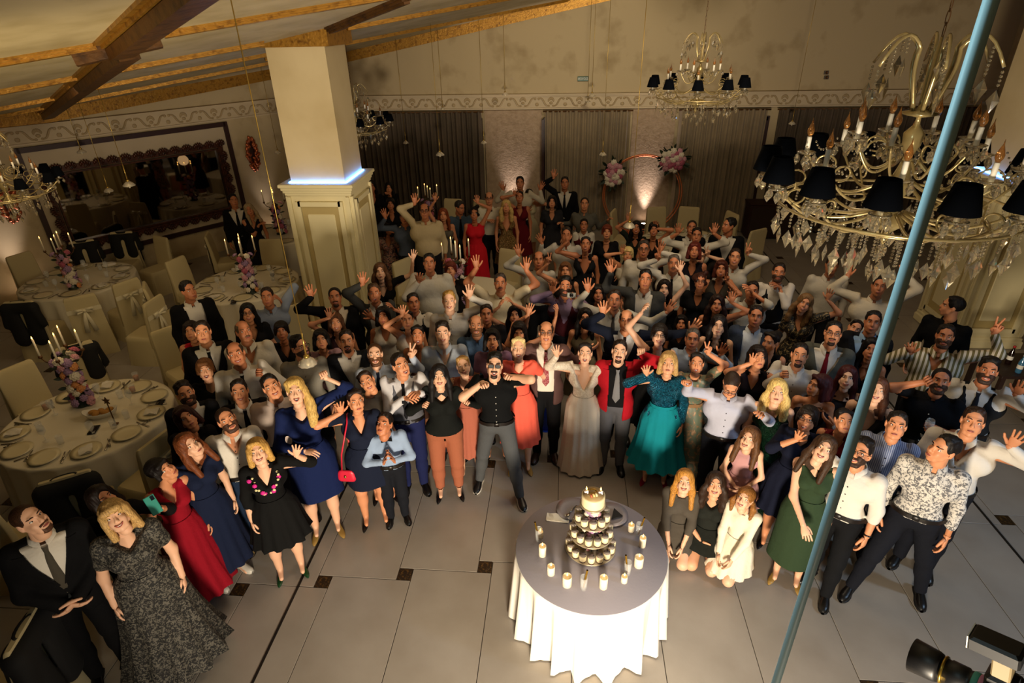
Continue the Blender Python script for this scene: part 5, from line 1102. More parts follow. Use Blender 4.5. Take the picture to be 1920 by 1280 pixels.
    nb = cap(HC + Rh @ np.array([0, .022, -.055]) * hs, (0, .01, zN - .03), .05 * hs * (1.06 if not f else .88), .056 * hs * (1.1 if not f else .86))
    traps = [cap((0, .015, zN - .03 * s), np.array([sd * sw * .85, .012, zS]), .05 * rs, .044 * rs) for sd in (-1, 1)]
    legs = []; feet = []
    if kneel is None:
        for sd in (-1, 1):
            hp = np.array([sd * .085 * rs, 0, zP - .02]); ft = np.array([sd * (.095 + spread) * rs, -step * sd * .18, .085 * s + (.05 if f and shoes != 'sneaker' else 0)])
            kn = np.array([sd * (.095 + spread * .55) * rs, -.02 - step * sd * .12, zN * .335])
            legs += [cap(hp, kn, .082 * rs, .056 * rs), cap(kn, ft, .054 * rs, .034 * rs), cap(kn * .68 + ft * .32 + [0, .015, 0], kn * .55 + ft * .45 + [0, .012, 0], .05 * rs)]
            feet.append(ft); legs.append(cap(ft + [0, .015, -.045], ft + [0, -.10, -.06], .03, .022))
    else:
        for sd in (-1, 1):
            hp = np.array([sd * .085 * rs, .02, zP]); kn = np.array([sd * .10 * rs, -.34 * s, .075]); an = np.array([sd * .11 * rs, .08, .05]); legs += [cap(hp, kn, .085 * rs, .062 * rs), cap(kn, an, .055 * rs, .036 * rs), cap(an, an + [0, .12, -.01], .03, .022)]
    kind, *cs = fit.split(':'); cs = cs[0].split(',') if cs else []
    rc = .0165 if lod == 0 else .0225
    gar = []                                                   # what hides the skin
    long_s = sl or ('l' if kind in ('shirt', 'suit', 'vest') else 'n'); up = {'n': None, 's': .55, 't': 1.35, 'l': 1.9}[long_s]
    def sleeves(e, u): return [] if u is None else [c_ for a_ in arms for c_ in arm_caps(*a_, e=e, upto=u)]
    nk = neck or ('v' if f else 'c'); vdep = {'v': .17, 'u': .10, 'c': .0, 'o': .0, 'b': .0, 'w': .26}[nk] * s
    def neck_cut(X, Y_, Z):
        g = np.where(np.abs(X) < sw * .8, Z - (zN - .012 * s), -.5) + 0 * Y_
        g = np.maximum(g, -(np.sqrt(X*X + (Y_ - .01)**2) - .062 * s) * (Z > zN - .05 * s) - 9 * (Z <= zN - .05 * s))
        if vdep > 0:
            if nk == 'u': w_ = np.maximum(np.abs(X) * .8 - (Z - (zN - vdep)) * 1.0 - .02, Y_ - .0)
            else: w_ = np.maximum(np.abs(X) - (Z - (zN - vdep - .03)) * .48, Y_ - .0)
            g = np.maximum(g, -w_)
        if nk == 'b': g = np.maximum(g, Z - (zC + .055 * s))
        return g
    parts = []
    shirt_p = None
    if kind in ('shirt', 'suit', 'vest', 'top'):
        e = .010 if kind != 'top' else .012; u = up if kind != 'suit' else None
        body_p = infl(T + traps, e)
        if kind == 'top': body_p.append(cap((0, 0, zW), (0, 0, zP + .02), .125 * rs, .142 * rs, (yb, .88)))
        shirt_p = body_p + sleeves(.009 if long_s == 'l' else .014, u); zb = zP + (.02 if kind != 'top' else .0)
        cut = lambda X, Y_, Z: np.maximum(neck_cut(X, Y_, Z), (zb - Z))
        outer = None; jp = None
        if kind == 'suit':
            jp = infl(T + traps, .026) + sleeves(.015, 1.93) + [cap((-.05 * rs, 0, zP + .05), (.05 * rs, 0, zP - .08), .14 * rs, .145 * rs, (yb, .88))]
            zbtn = zW + .03 * s
            def jcut(X, Y_, Z):
                g = np.maximum(np.where(np.abs(X) < sw * .8, Z - (zN + .005), -.5), (zP - .15 * s) - Z); w_ = np.maximum(np.abs(X) - .012 - (Z - zbtn) * .36 if not opn else np.abs(X) - .088 * s - (Z - zW) * .03, Y_ + .01); w2 = np.maximum(np.abs(X) - .004 - (zbtn - .10 - Z) * .22, Y_ + .01)
                g = np.maximum(g, -(np.sqrt(X*X + (Y_ - .01)**2) - .068 * s) * (Z > zN - .06 * s) - 9 * (Z <= zN - .06 * s))
                return np.maximum(g, np.maximum(-w_, -w2))
            V, Q = sdf_mesh(jp, rc, .035, cut=jcut); jb = MB(); 
            jo = finish(t, 'jacket', V, Q, fab(cs[0]), jb)
            for sd in (-1, 1):                                      # lapels
                G = []; lb = MB()
                for q in np.linspace(0, 1, 8):
                    z = zbtn + .01 + (zN - .045 * s - zbtn) * q; xi = .012 + (z - zbtn) * .36 if not opn else .088 * s + (z - zW) * .03; wd = .018 + .045 * math.sin(min(1, q * 1.15) * PI * .62); xo = xi + wd
                    G.append([[sd * max(xi - .004, .004), front_y(jp, sd * xi, z) - .007, z], [sd * (xi + xo) / 2, front_y(jp, sd * (xi + xo) / 2, z) - .010, z + .004], [sd * xo, front_y(jp, sd * xo, z) - .006, z + .012]])
                G = np.array(G); lb.sheet(G if sd > 0 else G[:, ::-1])
                lb.build('lapel', fab(cs[0]), jo)
            gar += infl(jp, 0)
        V, Q = sdf_mesh(shirt_p, rc, .03, cut=cut)
        if jp: V, Q = cull(V, Q, jp, .014, keep=lambda P: (np.abs(P[:, 0]) < .15 * s) & (P[:, 1] < .03))
        sm = fab(cs[1] if kind in ('suit', 'vest') else cs[0]); sb_ = MB()
        if not f or kind == 'suit' or neckl == 'collar':                                   # collar
            th = np.linspace(-PI / 2 + .22, 1.5 * PI - .22, 22); fr_ = np.clip(1 - np.minimum(th + PI / 2, 1.5 * PI - th) / 1.0, 0, 1); op = vdep > 0
            r0 = .064 * hs * (1.05 if not f else .92); G = np.stack([np.stack([np.cos(th) * r0 * 1.28, .012 + np.sin(th) * r0 * (1.22 + .35 * fr_), zN - .022 * s - .045 * fr_], 1), np.stack([np.cos(th) * r0 * 1.06, .012 + np.sin(th) * r0 * 1.1, zN + .036 * s - .018 * fr_], 1), np.stack([np.cos(th) * r0 * .95, .012 + np.sin(th) * r0 * 1.0, zN + .028 * s - .018 * fr_], 1)], 0); sb_.sheet(G)
        gar += shirt_p; sV, sQ = V, Q
        if kind == 'vest':
            vp = infl(T + [cap(tr[0], tr[0] * .25 + tr[1] * .75, tr[2], tr[3]) for tr in traps], .021); zbtn = zW + .08 * s
            def vcut(X, Y_, Z):
                w_ = np.maximum(np.abs(X) - .008 - (Z - zbtn) * .34, Y_ + .0); g = np.maximum(np.maximum(np.where(np.abs(X) < sw * .8, Z - (zN - .01), -.5), (zP + .02 + np.abs(X) * .35) - Z), -w_); arm = np.minimum(np.sqrt((X - sw * 1.06)**2 + (Z - zS + .02)**2) - .082 * s, np.sqrt((X + sw * 1.06)**2 + (Z - zS + .02)**2) - .082 * s)
                return np.maximum(g, -arm + 0 * Y_)
            V, Q = sdf_mesh(vp, rc, .03, cut=vcut); finish(t, 'waistcoat', V, Q, fab(cs[0]))
        tie = (cs[2] if len(cs) > 2 else '-') if kind in ('suit', 'vest') else (cs[2] if len(cs) > 2 else '-')
        if tie.startswith('bow'):
            bb = MB(); yy = front_y(shirt_p, 0, zN - .045 * s) - .016; z = zN - .02 * s
            for sd in (-1, 1): bb.tube([[0, yy, z], [sd * .022, yy - .004, z], [sd * .05, yy, z]], [.007, .014, .022], 8, sx=1.0)
            bb.ball((0, yy - .004, z), .011); bb.build('bow_tie', fab(tie[3:]), t)
        elif tie != '-':
            G = []; zt = zN - .022 * s; zl = zP + .12 * s
            for q in np.linspace(0, 1, 12):
                z = zt + (zl - zt) * q; y = front_y(shirt_p, 0, z) - .008 - (.010 if q < .05 else 0); wd = .020 if q < .05 else (.014 if q < .12 else .016 + .026 * q)
                if q > .97: wd = .004; z -= .02
                G.append([[-wd, y + .004, z], [-wd * .5, y - .004, z], [0, y - .006, z], [wd * .5, y - .004, z], [wd, y + .004, z]])
            MB().sheet(np.array(G)).build('tie', fab(tie), t)
        elif kind == 'shirt' and not f and lod == 0:                                        # button placket
            for q in range(5): z = zC + .04 - .075 * q; sb_.ball((0, front_y(shirt_p, 0, z) - .002, z), .006, 7, 4, 1)
            sm = [sm, (m_iris if sum(lin(cs[0][-6:] if not cs[0].startswith('@') else 'cccccc')[:3]) > .6 else m_white)]
        finish(t, 'shirt' if not f or kind == 'suit' else 'blouse', sV, sQ, sm, sb_)
        tr = cs[1] if kind in ('shirt', 'top') else (cs[3] if len(cs) > 3 else '121214')
        if tr != '-':
            tp = [(p[0], p[1], p[2] + .012, p[3] + .016, p[4]) for p in legs if p[2] > .035 * s and p[0][2] > .1 or kneel] + [cap((-.05 * rs, 0, zP + .02), (.05 * rs, 0, zP + .02), (.128 if not f else .132) * rs, flat=(yb, .88))]
            V, Q = sdf_mesh(tp, rc * (1.1 if lod == 0 else 1.3), .03, cut=lambda X, Y_, Z: np.maximum(Z - (zP + .085), (.045 * s if not f else .13) - Z) if kneel is None else Z - (zP + .085))
            if kind == 'top': V, Q = cull(V, Q, shirt_p, .02)
            finish(t, 'trousers', V, Q, fab(tr)); gar += tp
            if not f and kind != 'suit' and lod == 0:
                rr = ring_r(tp + shirt_p, zP + .065, 28) + .004; a = np.arange(28) * 2 * PI / 28; G = np.stack([np.stack([np.cos(a) * rr, np.sin(a) * rr, np.full(28, zP + .065 + dz)], 1) for dz in (-.02, .02)], 0)
                bb = MB().sheet(G, closed=True); bb.box((0, -ring_r(tp + shirt_p, zP + .065, 4)[3] - .008, zP + .065), (.05, .012, .045), bev=.004); bb.build('belt', mat('belt_leather', '#120c09', .4), t)
    elif kind in ('dress', 'gown'):
        e = .007; dp = infl(T + (traps if nk not in 'b' else []), e) + sleeves(.012 if long_s != 'l' else .010, up)
        cut = lambda X, Y_, Z: np.maximum(neck_cut(X, Y_, Z), (zP - .03) - Z)
        V, Q = sdf_mesh(dp, rc, .03, cut=cut)
        if nk != 'b' and up is None:                                     # arm holes
            pass
        mb_ = MB(); hz = hem if hem is not None else .5; nA = 44; cut_z = zW + .0; nR = 9; G = []; nf = 13 if flare > .025 else 4; ph = rng.uniform(0, 6)
        a = np.arange(nA) * 2 * PI / nA; rw = ring_r(dp, cut_z, nA) + .006; rh = ring_r(infl(T, .012), zP + .0, nA) + .012
        for i in range(nR):
            q = i / (nR - 1); z = cut_z + (hz - cut_z) * q; tp_ = min(1, max(0, (cut_z - z) / (cut_z - zP))); base_r = rw * (1 - tp_) + rh * tp_
            fl_ = flare * max(0, (cut_z - z)) / max(.25, cut_z - .3) if z < cut_z else 0
            fo_ = 1 + (.02 + .09 * q) * (.4 + flare / .16) * np.cos(nf * a + ph + .6 * np.sin(2 * a)) * (q > .05)
            rr = (base_r + fl_ * 1.3 * q) * fo_
            sy = 1.0; yo = 0.
            if kneel is not None: yo = -.13 * q * s
            G.append(np.stack([np.cos(a) * rr, yo + np.sin(a) * rr * (1 if kneel is None else 1 + .3 * q), np.full(nA, z)], 1))
        sk = MB().sheet(np.array(G), closed=True)
        if len(cs) > 1: finish(t, 'bodice', V, Q, fab(cs[0])); sk.build('skirt', fab(cs[1]), t)
        else: finish(t, 'dress', V, Q, fab(cs[0]), sk)
        gar += infl([p for p in dp], 0)
        if sash:
            rr = ring_r(dp, zW + .01, 36) + .006; a = np.arange(36) * 2 * PI / 36; G = np.stack([np.stack([np.cos(a) * rr, np.sin(a) * rr, np.full(36, zW + .01 + dz)], 1) for dz in (-.03, 0, .03)], 0); MB().sheet(G, closed=True).build('sash', fab(sash), t)
    # --- skin: one mesh of head, neck, arms, hands, legs
    bp = [nb] + infl(traps + T, -.009) + [c_ for a_ in arms for c_ in arm_caps(*a_)] + legs
    if kind in ('suit', 'shirt', 'vest', 'top') and cs[-1] != '-': bp = [p for p in bp if not any(p is q for q in legs)] + [p for p in legs if p[2] <= .055 * rs and f]
    V, Q = sdf_mesh(bp, rc * .95, .028)
    if gar:
        V, Q = cull(V, Q, gar, .005)
        ins = sdf_at(gar, V, .03); 
    body = MB().add(V, Q) if len(Q) else MB()
    if gar:                                                    # the same body goes on under the clothes
        body.tube([[0, 0, zP], [0, 0, zW], [0, .01, zC], [0, .01, zN], HC + Rh @ np.array([0, .02, -.05]) * hs], [.09 * rs, .085 * rs, .09 * rs, .03, .035], 8, sx=.8)
        for sd, Sh, El, W2 in arms: body.tube([[0, .01, zC + .05], Sh * .96 + [0, 0, -.005], El, W2], [.04, aw * .8, aw * .7, aw * .5], 6)
        if kneel is None and kind not in ('dress', 'gown'):
            for q in range(2): body.tube([[0, 0, zP], legs[q * 4][0], legs[q * 4][1], legs[q * 4 + 1][1]], [.06, .06 * rs, .04 * rs, .03 * rs], 6)
    body.merge(head_mesh(sex, mouth, lod), Rh * hs, HC)
    for pose, HM, W2 in hands_: 
        hb = hand(pose); k_ = hs * (1.0 if not f else .9)
        Vh, Qh, QMh, Th, TMh = hb.arrays(); det = np.linalg.det(HM)
        if det < 0: Qh = Qh[:, ::-1]; Th = Th[:, ::-1] if len(Th) else Th
        body.add(Vh @ (HM * k_).T + W2, Qh, Th, 0)
    hm = hair_mat('#' + hc)
    body.build('body', [SKIN[skin], m_lipr if red else m_lip, m_eye, m_iris, hm, m_teeth, m_mouth], t)
    HMt = M4(Rh * hs, HC)
    if hair != 'none': link('hair', hair_mesh(hair, pitch), t, M=HMt, material=hm)
    if beard:
        hx = [int(hc[i:i+2], 16) for i in (0, 2, 4)]; bm_ = hair_mat('#%02x%02x%02x' % tuple(int(a * .72 + c_ * .28) for a, c_ in zip(hx, (150, 98, 70))))
        for bk in beard.split('+'): link('beard' if bk != 'moustache' else 'moustache', beard_mesh(bk), t, M=HMt, material=bm_)
    if gl: link('sunglasses' if gl == 'sun' else 'glasses', glasses_mesh(gl), t, M=HMt)
    if kneel is None and (lod == 0 or shoes):
        k = shoes or ('dress' if not f else 'pump'); kd, cl = (k.split(':') + [None])[:2]
        base_k = {'dress': ('dress', '0b0908'), 'pump': ('pump', '0c0a0c'), 'sneaker': ('sneaker', 'c9c4b8'), 'sandal': ('sandal', '9a7a3e')}[kd]; cl = cl or base_k[1]
        me_k = (base_k[0], cl)
        if me_k not in SHOES: SHOES[me_k] = shoe_mesh(base_k[0]).mesh('shoe', [mat('shoe_' + cl, '#' + cl, .35), mat('sole_' + ('white' if kd == 'sneaker' else 'black'), '#cfc9bd' if kd == 'sneaker' else '#0a0808', .6)])
        for i, ft in enumerate(feet):
            o = link('shoe', SHOES[me_k], t, (ft[0], ft[1] + .02, 0), (-.22 if i == 0 else .22)); sc = (s if not f else .9 * s); o.scale = (sc, sc, sc)
    if watch is not None:
        sd, Sh, El, W2 = arms[watch]; d = (W2 - El); d /= np.linalg.norm(d); c_ = W2 - d * .012; u = np.cross(d, [.3, .9, .1]); u /= np.linalg.norm(u); v = np.cross(d, u); a = np.linspace(0, 2 * PI, 15)
        wb_ = MB().tube(np.array([c_ + (u * math.cos(q) + v * math.sin(q)) * aw * .72 for q in a]), .006, 6, cap=False); wb_.build('wristwatch', mat('watch_black', '#0d0d0f', .3), t)
    if ret is not None: ret.update(base=base, RZ=RZ, arms=arms, zW=zW, zC=zC, zN=zN, zP=zP, T=T, L=L, t=t, shirt=shirt_p, hands=hands_, HC=HC, Rh=Rh)
    return t
# ---------------------------------------------------------------- the wedding crowd: face pixel, stature, looks, hands
A = person; R0 = {}; R1 = {}; R2 = {}; R3 = {}; R4 = {}; R5 = {}; R6 = {}
W_ = 'd6cfc2'; K_ = '0b0b0d'
# --- front row from left to right
A(74, 974, 1.83, 'm', 'buzz', '3a2416', 3, 'n', 'suit:0c0c0e,d8d2c6,4a453c,0c0c0e', 'tall bearded man in black suit with hands crossed, bottom left corner', r='front', l='front', hy=35, pitch=22, roll=-8, lod=0, beard='goatee', b=1.1)
A(217, 974, 1.75, 'f', 'bangs', 'b8935a', 3, 's', 'dress:@black_lace', 'blonde woman with fringe in long black lace dress', sl='s', neck='u', hem=.08, flare=0.1, lod=0, roll=-12, b=1.18, l='hang', r='hang')
A(205, 936, 1.63, 'f', 'long', '1a100c', 1, 'n', 'top:100e0f,100e0f', 'dark-haired woman holding up a teal phone behind the blonde in lace', r=(296, 952, 'f', .25), hy=30, roll=-10, sl='t', lod=0, ret=R0)
A(318, 879, 1.61, 'f', 'crop', '120d0c', 1, 'n', 'dress:8c0f20', 'short-haired woman in long burgundy sleeveless dress and white trainers', hem=.16, flare=0.07, lod=0, hy=20, roll=-18, neck='v', shoes='sneaker', l='hang', r='hang', yaw=25)
A(366, 836, 1.67, 'f', 'front', '6e3a1c', 3, 'n', 'dress:141c34', 'auburn long-haired woman in navy dress with wristwatch', hem=.22, flare=0.05, sl='s', lod=0, hy=12, roll=-14, neck='u', shoes='sneaker', watch=0, yaw=20)
A(430, 791, 1.66, 'm', 'buzz', '2a1a12', 1, 'n', 'shirt:%s,1c2a40' % W_, 'stocky bearded man in white open-neck shirt beside woman in navy', lod=0, beard='full', roll=-10, hy=14, neck='v', b=1.08, shoes='dress:6a5a3a')
A(484, 852, 1.60, 'f', 'bob', 'b98f4a', 3, 's', 'dress:0d0d0d', 'blonde bobbed woman waving in black knee dress with pink embroidered flowers', r=(557, 842, 'o', .2), hem=.5, flare=0.07, sl='t', neck='v', lod=0, b=1.1, roll=-5, shoes='pump:123a1c', ret=R1)
A(554, 738, 1.87, 'f', 'pony', 'c8a35c', 3, 'o', 'dress:101c44', 'laughing blonde with side curls in navy velvet dress touching the pendant lamp', r=(605, 697, 'f', .1), hem=.55, flare=0.02, sl='l', neck='u', lod=0, l=(585, 850, 'r', .25), shoes='sandal', gl=None, b=1.05)
A(671, 757, 1.66, 'f', 'bun', '241610', 1, 'n', 'dress:141a2c', 'dark-haired woman in navy lace sheath dress cupping her ear', l=(637, 762, 'o', .12), hem=.55, flare=0.01, sl='s', neck='v', lod=0, hy=14, pitch=14, b=1.1, ret=R2)
A(714, 798, 1.37, 'm', 'short', '1c120c', 2, 'n', 'shirt:8c9fba,14161c,bow0c0c0e', 'young boy in light blue shirt and bow tie clapping', l='clap', r='clap', hy=-25, pitch=34, lod=0, hs=.93)
A(757, 688, 1.75, 'm', 'short', '1c130e', 1, 'o', 'vest:5f6068,c4c2c4,16161a,1a2048', 'man in grey waistcoat and navy trousers gesturing with both hands', r=(779, 738, 'r', .28), l=(770, 746, 'r', .3), hy=22, roll=-6, lod=0, pitch=20)
A(824, 710, 1.67, 'f', 'long', '120e0e', 3, 's', 'top:121412,9a5a40', 'smiling dark-haired woman in black blouse and rust trousers', l=(802, 760, 'f', .2), r=(872, 757, 'f', .2), sl='l', neck='u', lod=0, b=1.12)
A(927, 690, 1.78, 'm', 'quiff', '0f0c0c', 3, 'o', 'shirt:0c0d0e,4c4e50', 'shouting young man in black shirt, grey trousers and wraparound sunglasses', l=(907, 720, 'p', .35), r=(954, 704, 'p', .12), sl='s', gl='sun', lod=0, beard='goatee', roll=5, spread=.12, step=.8, shoes='sneaker:0e0e10')
A(972, 657, 1.74, 'f', 'updo', 'd9c084', 3, 'o', 'dress:e8624e', 'laughing platinum blonde in coral pleated dress', hem=.42, flare=0.035, neck='u', lod=0, l='hang', r='out', sl='s', shoes='sandal', b=.95)
A(1024, 628, 1.81, 'm', 'bald', '3a2a1c', 1, 's', 'suit:@check_mauve,e2d8c8,@red_tie_print,121214', 'balding groom in mauve jacket, red patterned tie and glasses', gl='round', lod=0, beard=None, l='out', r='out', shoes='dress:2e1710', opn=True)
A(1097, 666, 1.66, 'f', 'bun', '16100e', 3, 'o', 'dress:@ivory_lace,d0c4b2', 'bride in long ivory gown shouting with raised hand', l=(1042, 656, 'o', .25), hem=.03, flare=0.04, sl='l', neck='w', lod=0, r='out')
A(1161, 663, 1.69, 'm', 'short', '1e140e', 3, 's', 'suit:a81522,101012,77777a,55555a', 'man in red jacket and black shirt beside the bride', r=(1202, 655, 'f', .05), lod=0, beard='goatee', roll=4, l='out', b=1.05, opn=True)
A(1253, 685, 1.67, 'f', 'bob', 'b8935a', 0, 'n', 'dress:@teal_sequin,0f7f8c', 'blonde older woman in teal sequin top and full teal skirt', l=(1211, 692, 'o', .2), hem=.3, flare=0.085, sl='l', neck='o', lod=0, b=1.12, shoes='pump:8a1030', sash='0f7f8c')
A(1306, 685, 1.60, 'f', 'updo', '15100e', 1, 'o', 'dress:@paisley', 'cheering woman in green paisley gown making a victory sign', r=(1329, 650, 'v', .12), hem=.12, flare=0.05, sl='s', neck='o', lod=0, sash='8a6a4a', b=1.08)
A(1369, 735, 1.65, 'm', 'buzz', '2c1e14', 1, 'n', 'shirt:b4b6c8,14161e', 'man in pale blue shirt bowing his head and pointing with both arms', l=(1285, 714, 'p', .35), r=(1427, 775, 'r', .35), gl='round', pitch=-35, lod=0, b=1.1)
A(1457, 739, 1.67, 'f', 'wavy', 'cdae6a', 3, 'n', 'dress:@green_sequin', 'wavy blonde woman in dark green sequin gown', hem=.05, flare=0.02, neck='v', lod=0, l='hang', r='hang')
A(1399, 826, 1.34, 'f', 'front', '5a3a20', 3, 's', 'dress:b98a8a', 'little girl in dusty pink dress looking aside', hy=-20, pitch=25, hem=.45, flare=0.07, sl='n', neck='o', lod=0, l='front', r='front', hs=.92)
A(1510, 790, 1.65, 'f', 'crop', '1c120e', 1, 'o', 'dress:101426', 'woman with glasses in navy dress spreading her hand', l=(1499, 815, 'o', .3), gl='round', hem=.5, flare=.06, sl='t', neck='u', lod=0, hy=-10, b=1.1)
A(1543, 846, 1.66, 'f', 'front', '3a2616', 3, 's', 'dress:2a3a26', 'long-haired woman in olive satin dress bending sideways', roll=14, hem=.28, flare=.012, sl='n', neck='u', lod=0, l=(1512, 1003, 'r', .1), pitch=30, shoes='sandal')
A(1605, 852, 1.70, 'm', 'quiff', '16100d', 1, 's', 'shirt:d2ccc2,0e0f12', 'bearded man with glasses in white shirt, hand in black trouser pocket', beard='full', gl='round', sl='t', lod=0, r='hang', watch=1, yaw=-12, hy=-8, shoes='dress', step=.5)
A(1680, 803, 1.69, 'm', 'short', '1a1310', 1, 'n', 'shirt:@blue_stripe,14161e', 'older man in blue striped shirt behind the man in floral shirt', l='out', lod=0, pitch=22)
A(1749, 842, 1.79, 'm', 'short', '17110e', 1, 'n', 'shirt:@grey_floral,12141c', 'young man in grey floral shirt looking left', hy=-48, pitch=12, lod=0, spread=.15, step=-.8, shoes='dress', roll=4)
A(1824, 797, 1.81, 'm', 'short', '2e1c12', 1, 'n', 'shirt:d4cec4,12141c', 'broad man in white open shirt with arm stretched right', r=(1906, 824, 'o', .1), neck='v', lod=0, b=1.15, l='hang')
A(1283, 908, 1.52, 'f', 'front', 'b07a34', 3, 's', 'dress:4a443c', 'kneeling blonde girl in grey dress with black mesh sleeves', kneel=-.56, hem=.10, flare=0.02, sl='t', neck='o', lod=0, l='knee', r='knee')
A(1341, 914, 1.62, 'f', 'wavy', '2e1e14', 0, 's', 'dress:1e201c', 'kneeling woman in dark satin dress and necklace', kneel=-.66, hem=.20, flare=0.01, sl='n', neck='u', lod=0, l='front', r='out')
A(1391, 938, 1.42, 'f', 'tails', '8a5c2c', 3, 's', 'dress:e0d6c0', 'kneeling girl in sheer white long-sleeved dress', kneel=-.46, hem=.10, flare=0.03, sl='l', neck='o', lod=0, r='knee', l='knee', yaw=-20)
# --- left side group
A(351, 742, 1.67, 'm', 'quiff', '1c120d', 1, 'n', 'suit:111013,cfc9bd,-,111013', 'frowning bearded man in dark jacket at the table edge', beard='full', lod=0, hy=10, roll=-6)
A(353, 786, 1.65, 'f', 'bob', '2c100c', 1, 'n', 'top:151214,151214', 'dark red-haired woman peeking behind the auburn woman', roll=-16, hy=12, sl='l', lod=0, pitch=24)
A(385, 697, 1.63, 'f', 'crop', '6a4222', 0, 'o', 'dress:0c0c0d', 'laughing woman with short brown hair in black dress', sl='t', neck='u', lod=0, b=1.1)
A(380, 627, 1.85, 'm', 'short', '20150f', 1, 'n', 'suit:0e0e10,d8d2c6,121214,0e0e10', 'tall serious man in black suit and black tie at left', lod=0, b=1.08)
A(449, 739, 1.67, 'm', 'short', '1c120d', 1, 's', 'suit:0f0f12,cdc6ba,0c0c0e,0f0f12', 'short man in black suit and tie smirking, left group', lod=0)
A(443, 668, 1.87, 'm', 'bald', '3a2a1c', 2, 's', 'shirt:d2cbbf,14161c,0f0f12', 'balding grinning man in white shirt and black tie, hand on chest', r=(482, 698, 'f', .2), lod=0, roll=-8, b=1.1)
A(512, 729, 1.77, 'm', 'short', '17100c', 1, 's', 'shirt:cbb9ae,15171e', 'smiling dark-haired man in pinkish shirt hugging the laughing blonde', lod=0, roll=-12, hy=8)
A(462, 624, 1.81, 'm', 'bald', '5a4a3a', 2, 'n', 'shirt:cfc6b4,14161c', 'bald man with grey moustache in white shirt', beard='moustache', lod=0, hy=18, b=1.12, neck='v')
A(528, 624, 1.59, 'f', 'crop', '150e0d', 2, 'n', 'dress:120e10', 'short-haired woman in black V-neck between the table and pendant lamp', sl='s', neck='v', b=1.1)
A(361, 547, 1.83, 'm', 'short', '140e0c', 2, 'n', 'suit:0b0b0d,cfc9c0,-,0b0b0d', 'man in black jacket and white buttoned shirt standing by the tables', hy=18, pitch=8, b=1.08, yaw=15, opn=True)
A(356, 624, 1.61, 'f', 'bob', '1c1210', 1, 'n', 'dress:b01828', 'woman in red half hidden behind the tall man in suit', hy=-10)
A(465, 590, 1.69, 'f', 'long', '0f0c0c', 1, 's', 'dress:141316', 'woman with black glasses and long black hair', gl='round', sl='s')
A(500, 560, 1.73, 'm', 'short', '2a1a12', 2, 'n', 'shirt:8a94a8,1c1e26', 'man in light blue shirt holding his hand to his ear', r=(521, 558, 'r', .02), hy=-5)
A(572, 653, 1.77, 'm', 'quiff', '120d0b', 1, 's', 'shirt:8f897c,15161a', 'man with glasses and beard in grey shirt beside pendant lamp', gl='round', beard='full', hy=38, lod=0, pitch=16)
A(602, 640, 1.63, 'f', 'bob', '120d0c', 1, 'n', 'dress:b08a90', 'dark-haired woman in pale pink top beside the man with glasses', neck='u', sl='s')
A(628, 560, 1.77, 'm', 'buzz', '140f0c', 2, 's', 'suit:0e0d0f,c8b8a0,-,0e0d0f', 'man in dark suit waving in front of the cream pillar', l=(580, 545, 'o', .1), beard='goatee')
A(630, 608, 1.61, 'f', 'bob', '5a3a24', 1, 's', 'dress:2a1418', 'short smiling woman waving below the man at the pillar', l=(616, 585, 'o', .1))
A(650, 644, 1.75, 'm', 'short', '20150f', 1, 'o', 'suit:15161a,b7b0a4,-,15161a', 'laughing man in dark suit with flower on lapel', lod=0, beard='goatee', ret=R3)
A(703, 669, 1.71, 'm', 'buzz', '4a2e18', 3, 's', 'shirt:a9b3c4,16171c,10182c', 'bearded man in light blue shirt and navy tie making a victory sign', beard='full', r=(775, 656, 'v', .1), lod=0)
A(689, 719, 1.63, 'f', 'bun', '2a1a12', 1, 's', 'dress:837a6c', 'woman in draped grey dress tilting her head behind navy lace woman', roll=-24, sl='s', lod=0, neck='o')
A(869, 690, 1.57, 'f', 'bun', 'a07a44', 3, 's', 'dress:a8604c', 'smiling fair woman in rose dress between black blouse and sunglasses man', neck='v', lod=0, roll=-6, hem=.35)
# --- second and third rows, middle
A(702, 553, 1.75, 'm', 'short', '4a3220', 2, 'o', 'suit:3c3c3a,b9b2a6,-,2a2a2a', 'man in grey jacket raising both palms right of the pillar', l=(679, 521, 'o', .1), r=(691, 588, 'o', .3), opn=True)
A(713, 512, 1.73, 'f', 'wavy', '5a3a22', 3, 'n', 'dress:0c0b0c', 'heavily made-up woman with choker in black raising her left arm', r=(776, 476, 'o', .05), red=True, neck='v', sl='s')
A(718, 596, 1.61, 'f', 'bob', '140e0d', 2, 'n', 'dress:cfc6b8', 'woman in white with bent wrist raised, face half hidden', r=(733, 572, 'r', .15))
A(764, 603, 1.67, 'f', 'bun', '1e1410', 1, 'n', 'dress:c4b8aa', 'woman behind her own raised arm, left of the blond man', l=(754, 580, 'o', .2))
A(777, 571, 1.71, 'm', 'short', '1a120e', 2, 'n', 'vest:131417,c4bcae,-,131417', 'dark-haired man in black waistcoat left of the blond man', hy=8)
A(783, 632, 1.65, 'f', 'updo', '110c0b', 2, 'o', 'dress:6a4a3c', 'dark updo woman with open mouth behind the grey waistcoat', neck='v')
A(805, 496, 1.91, 'm', 'short', '120d0b', 2, 'n', 'shirt:c2bcae,1a1a1e', 'heavy man in white shirt with raised palm near the flower column', l=(785, 519, 'o', .2), b=1.28)
A(845, 508, 1.65, 'f', 'crop', '5a1f16', 1, 'n', 'dress:14100f', 'red-haired woman in black beside the flower column', neck='u', sl='s', b=1.08)
A(842, 568, 1.83, 'm', 'short', 'a8803f', 3, 's', 'shirt:c9c3b8,1c1e24', 'blond man in white shirt waving his left hand', r=(881, 545, 'o', .1), lod=0)
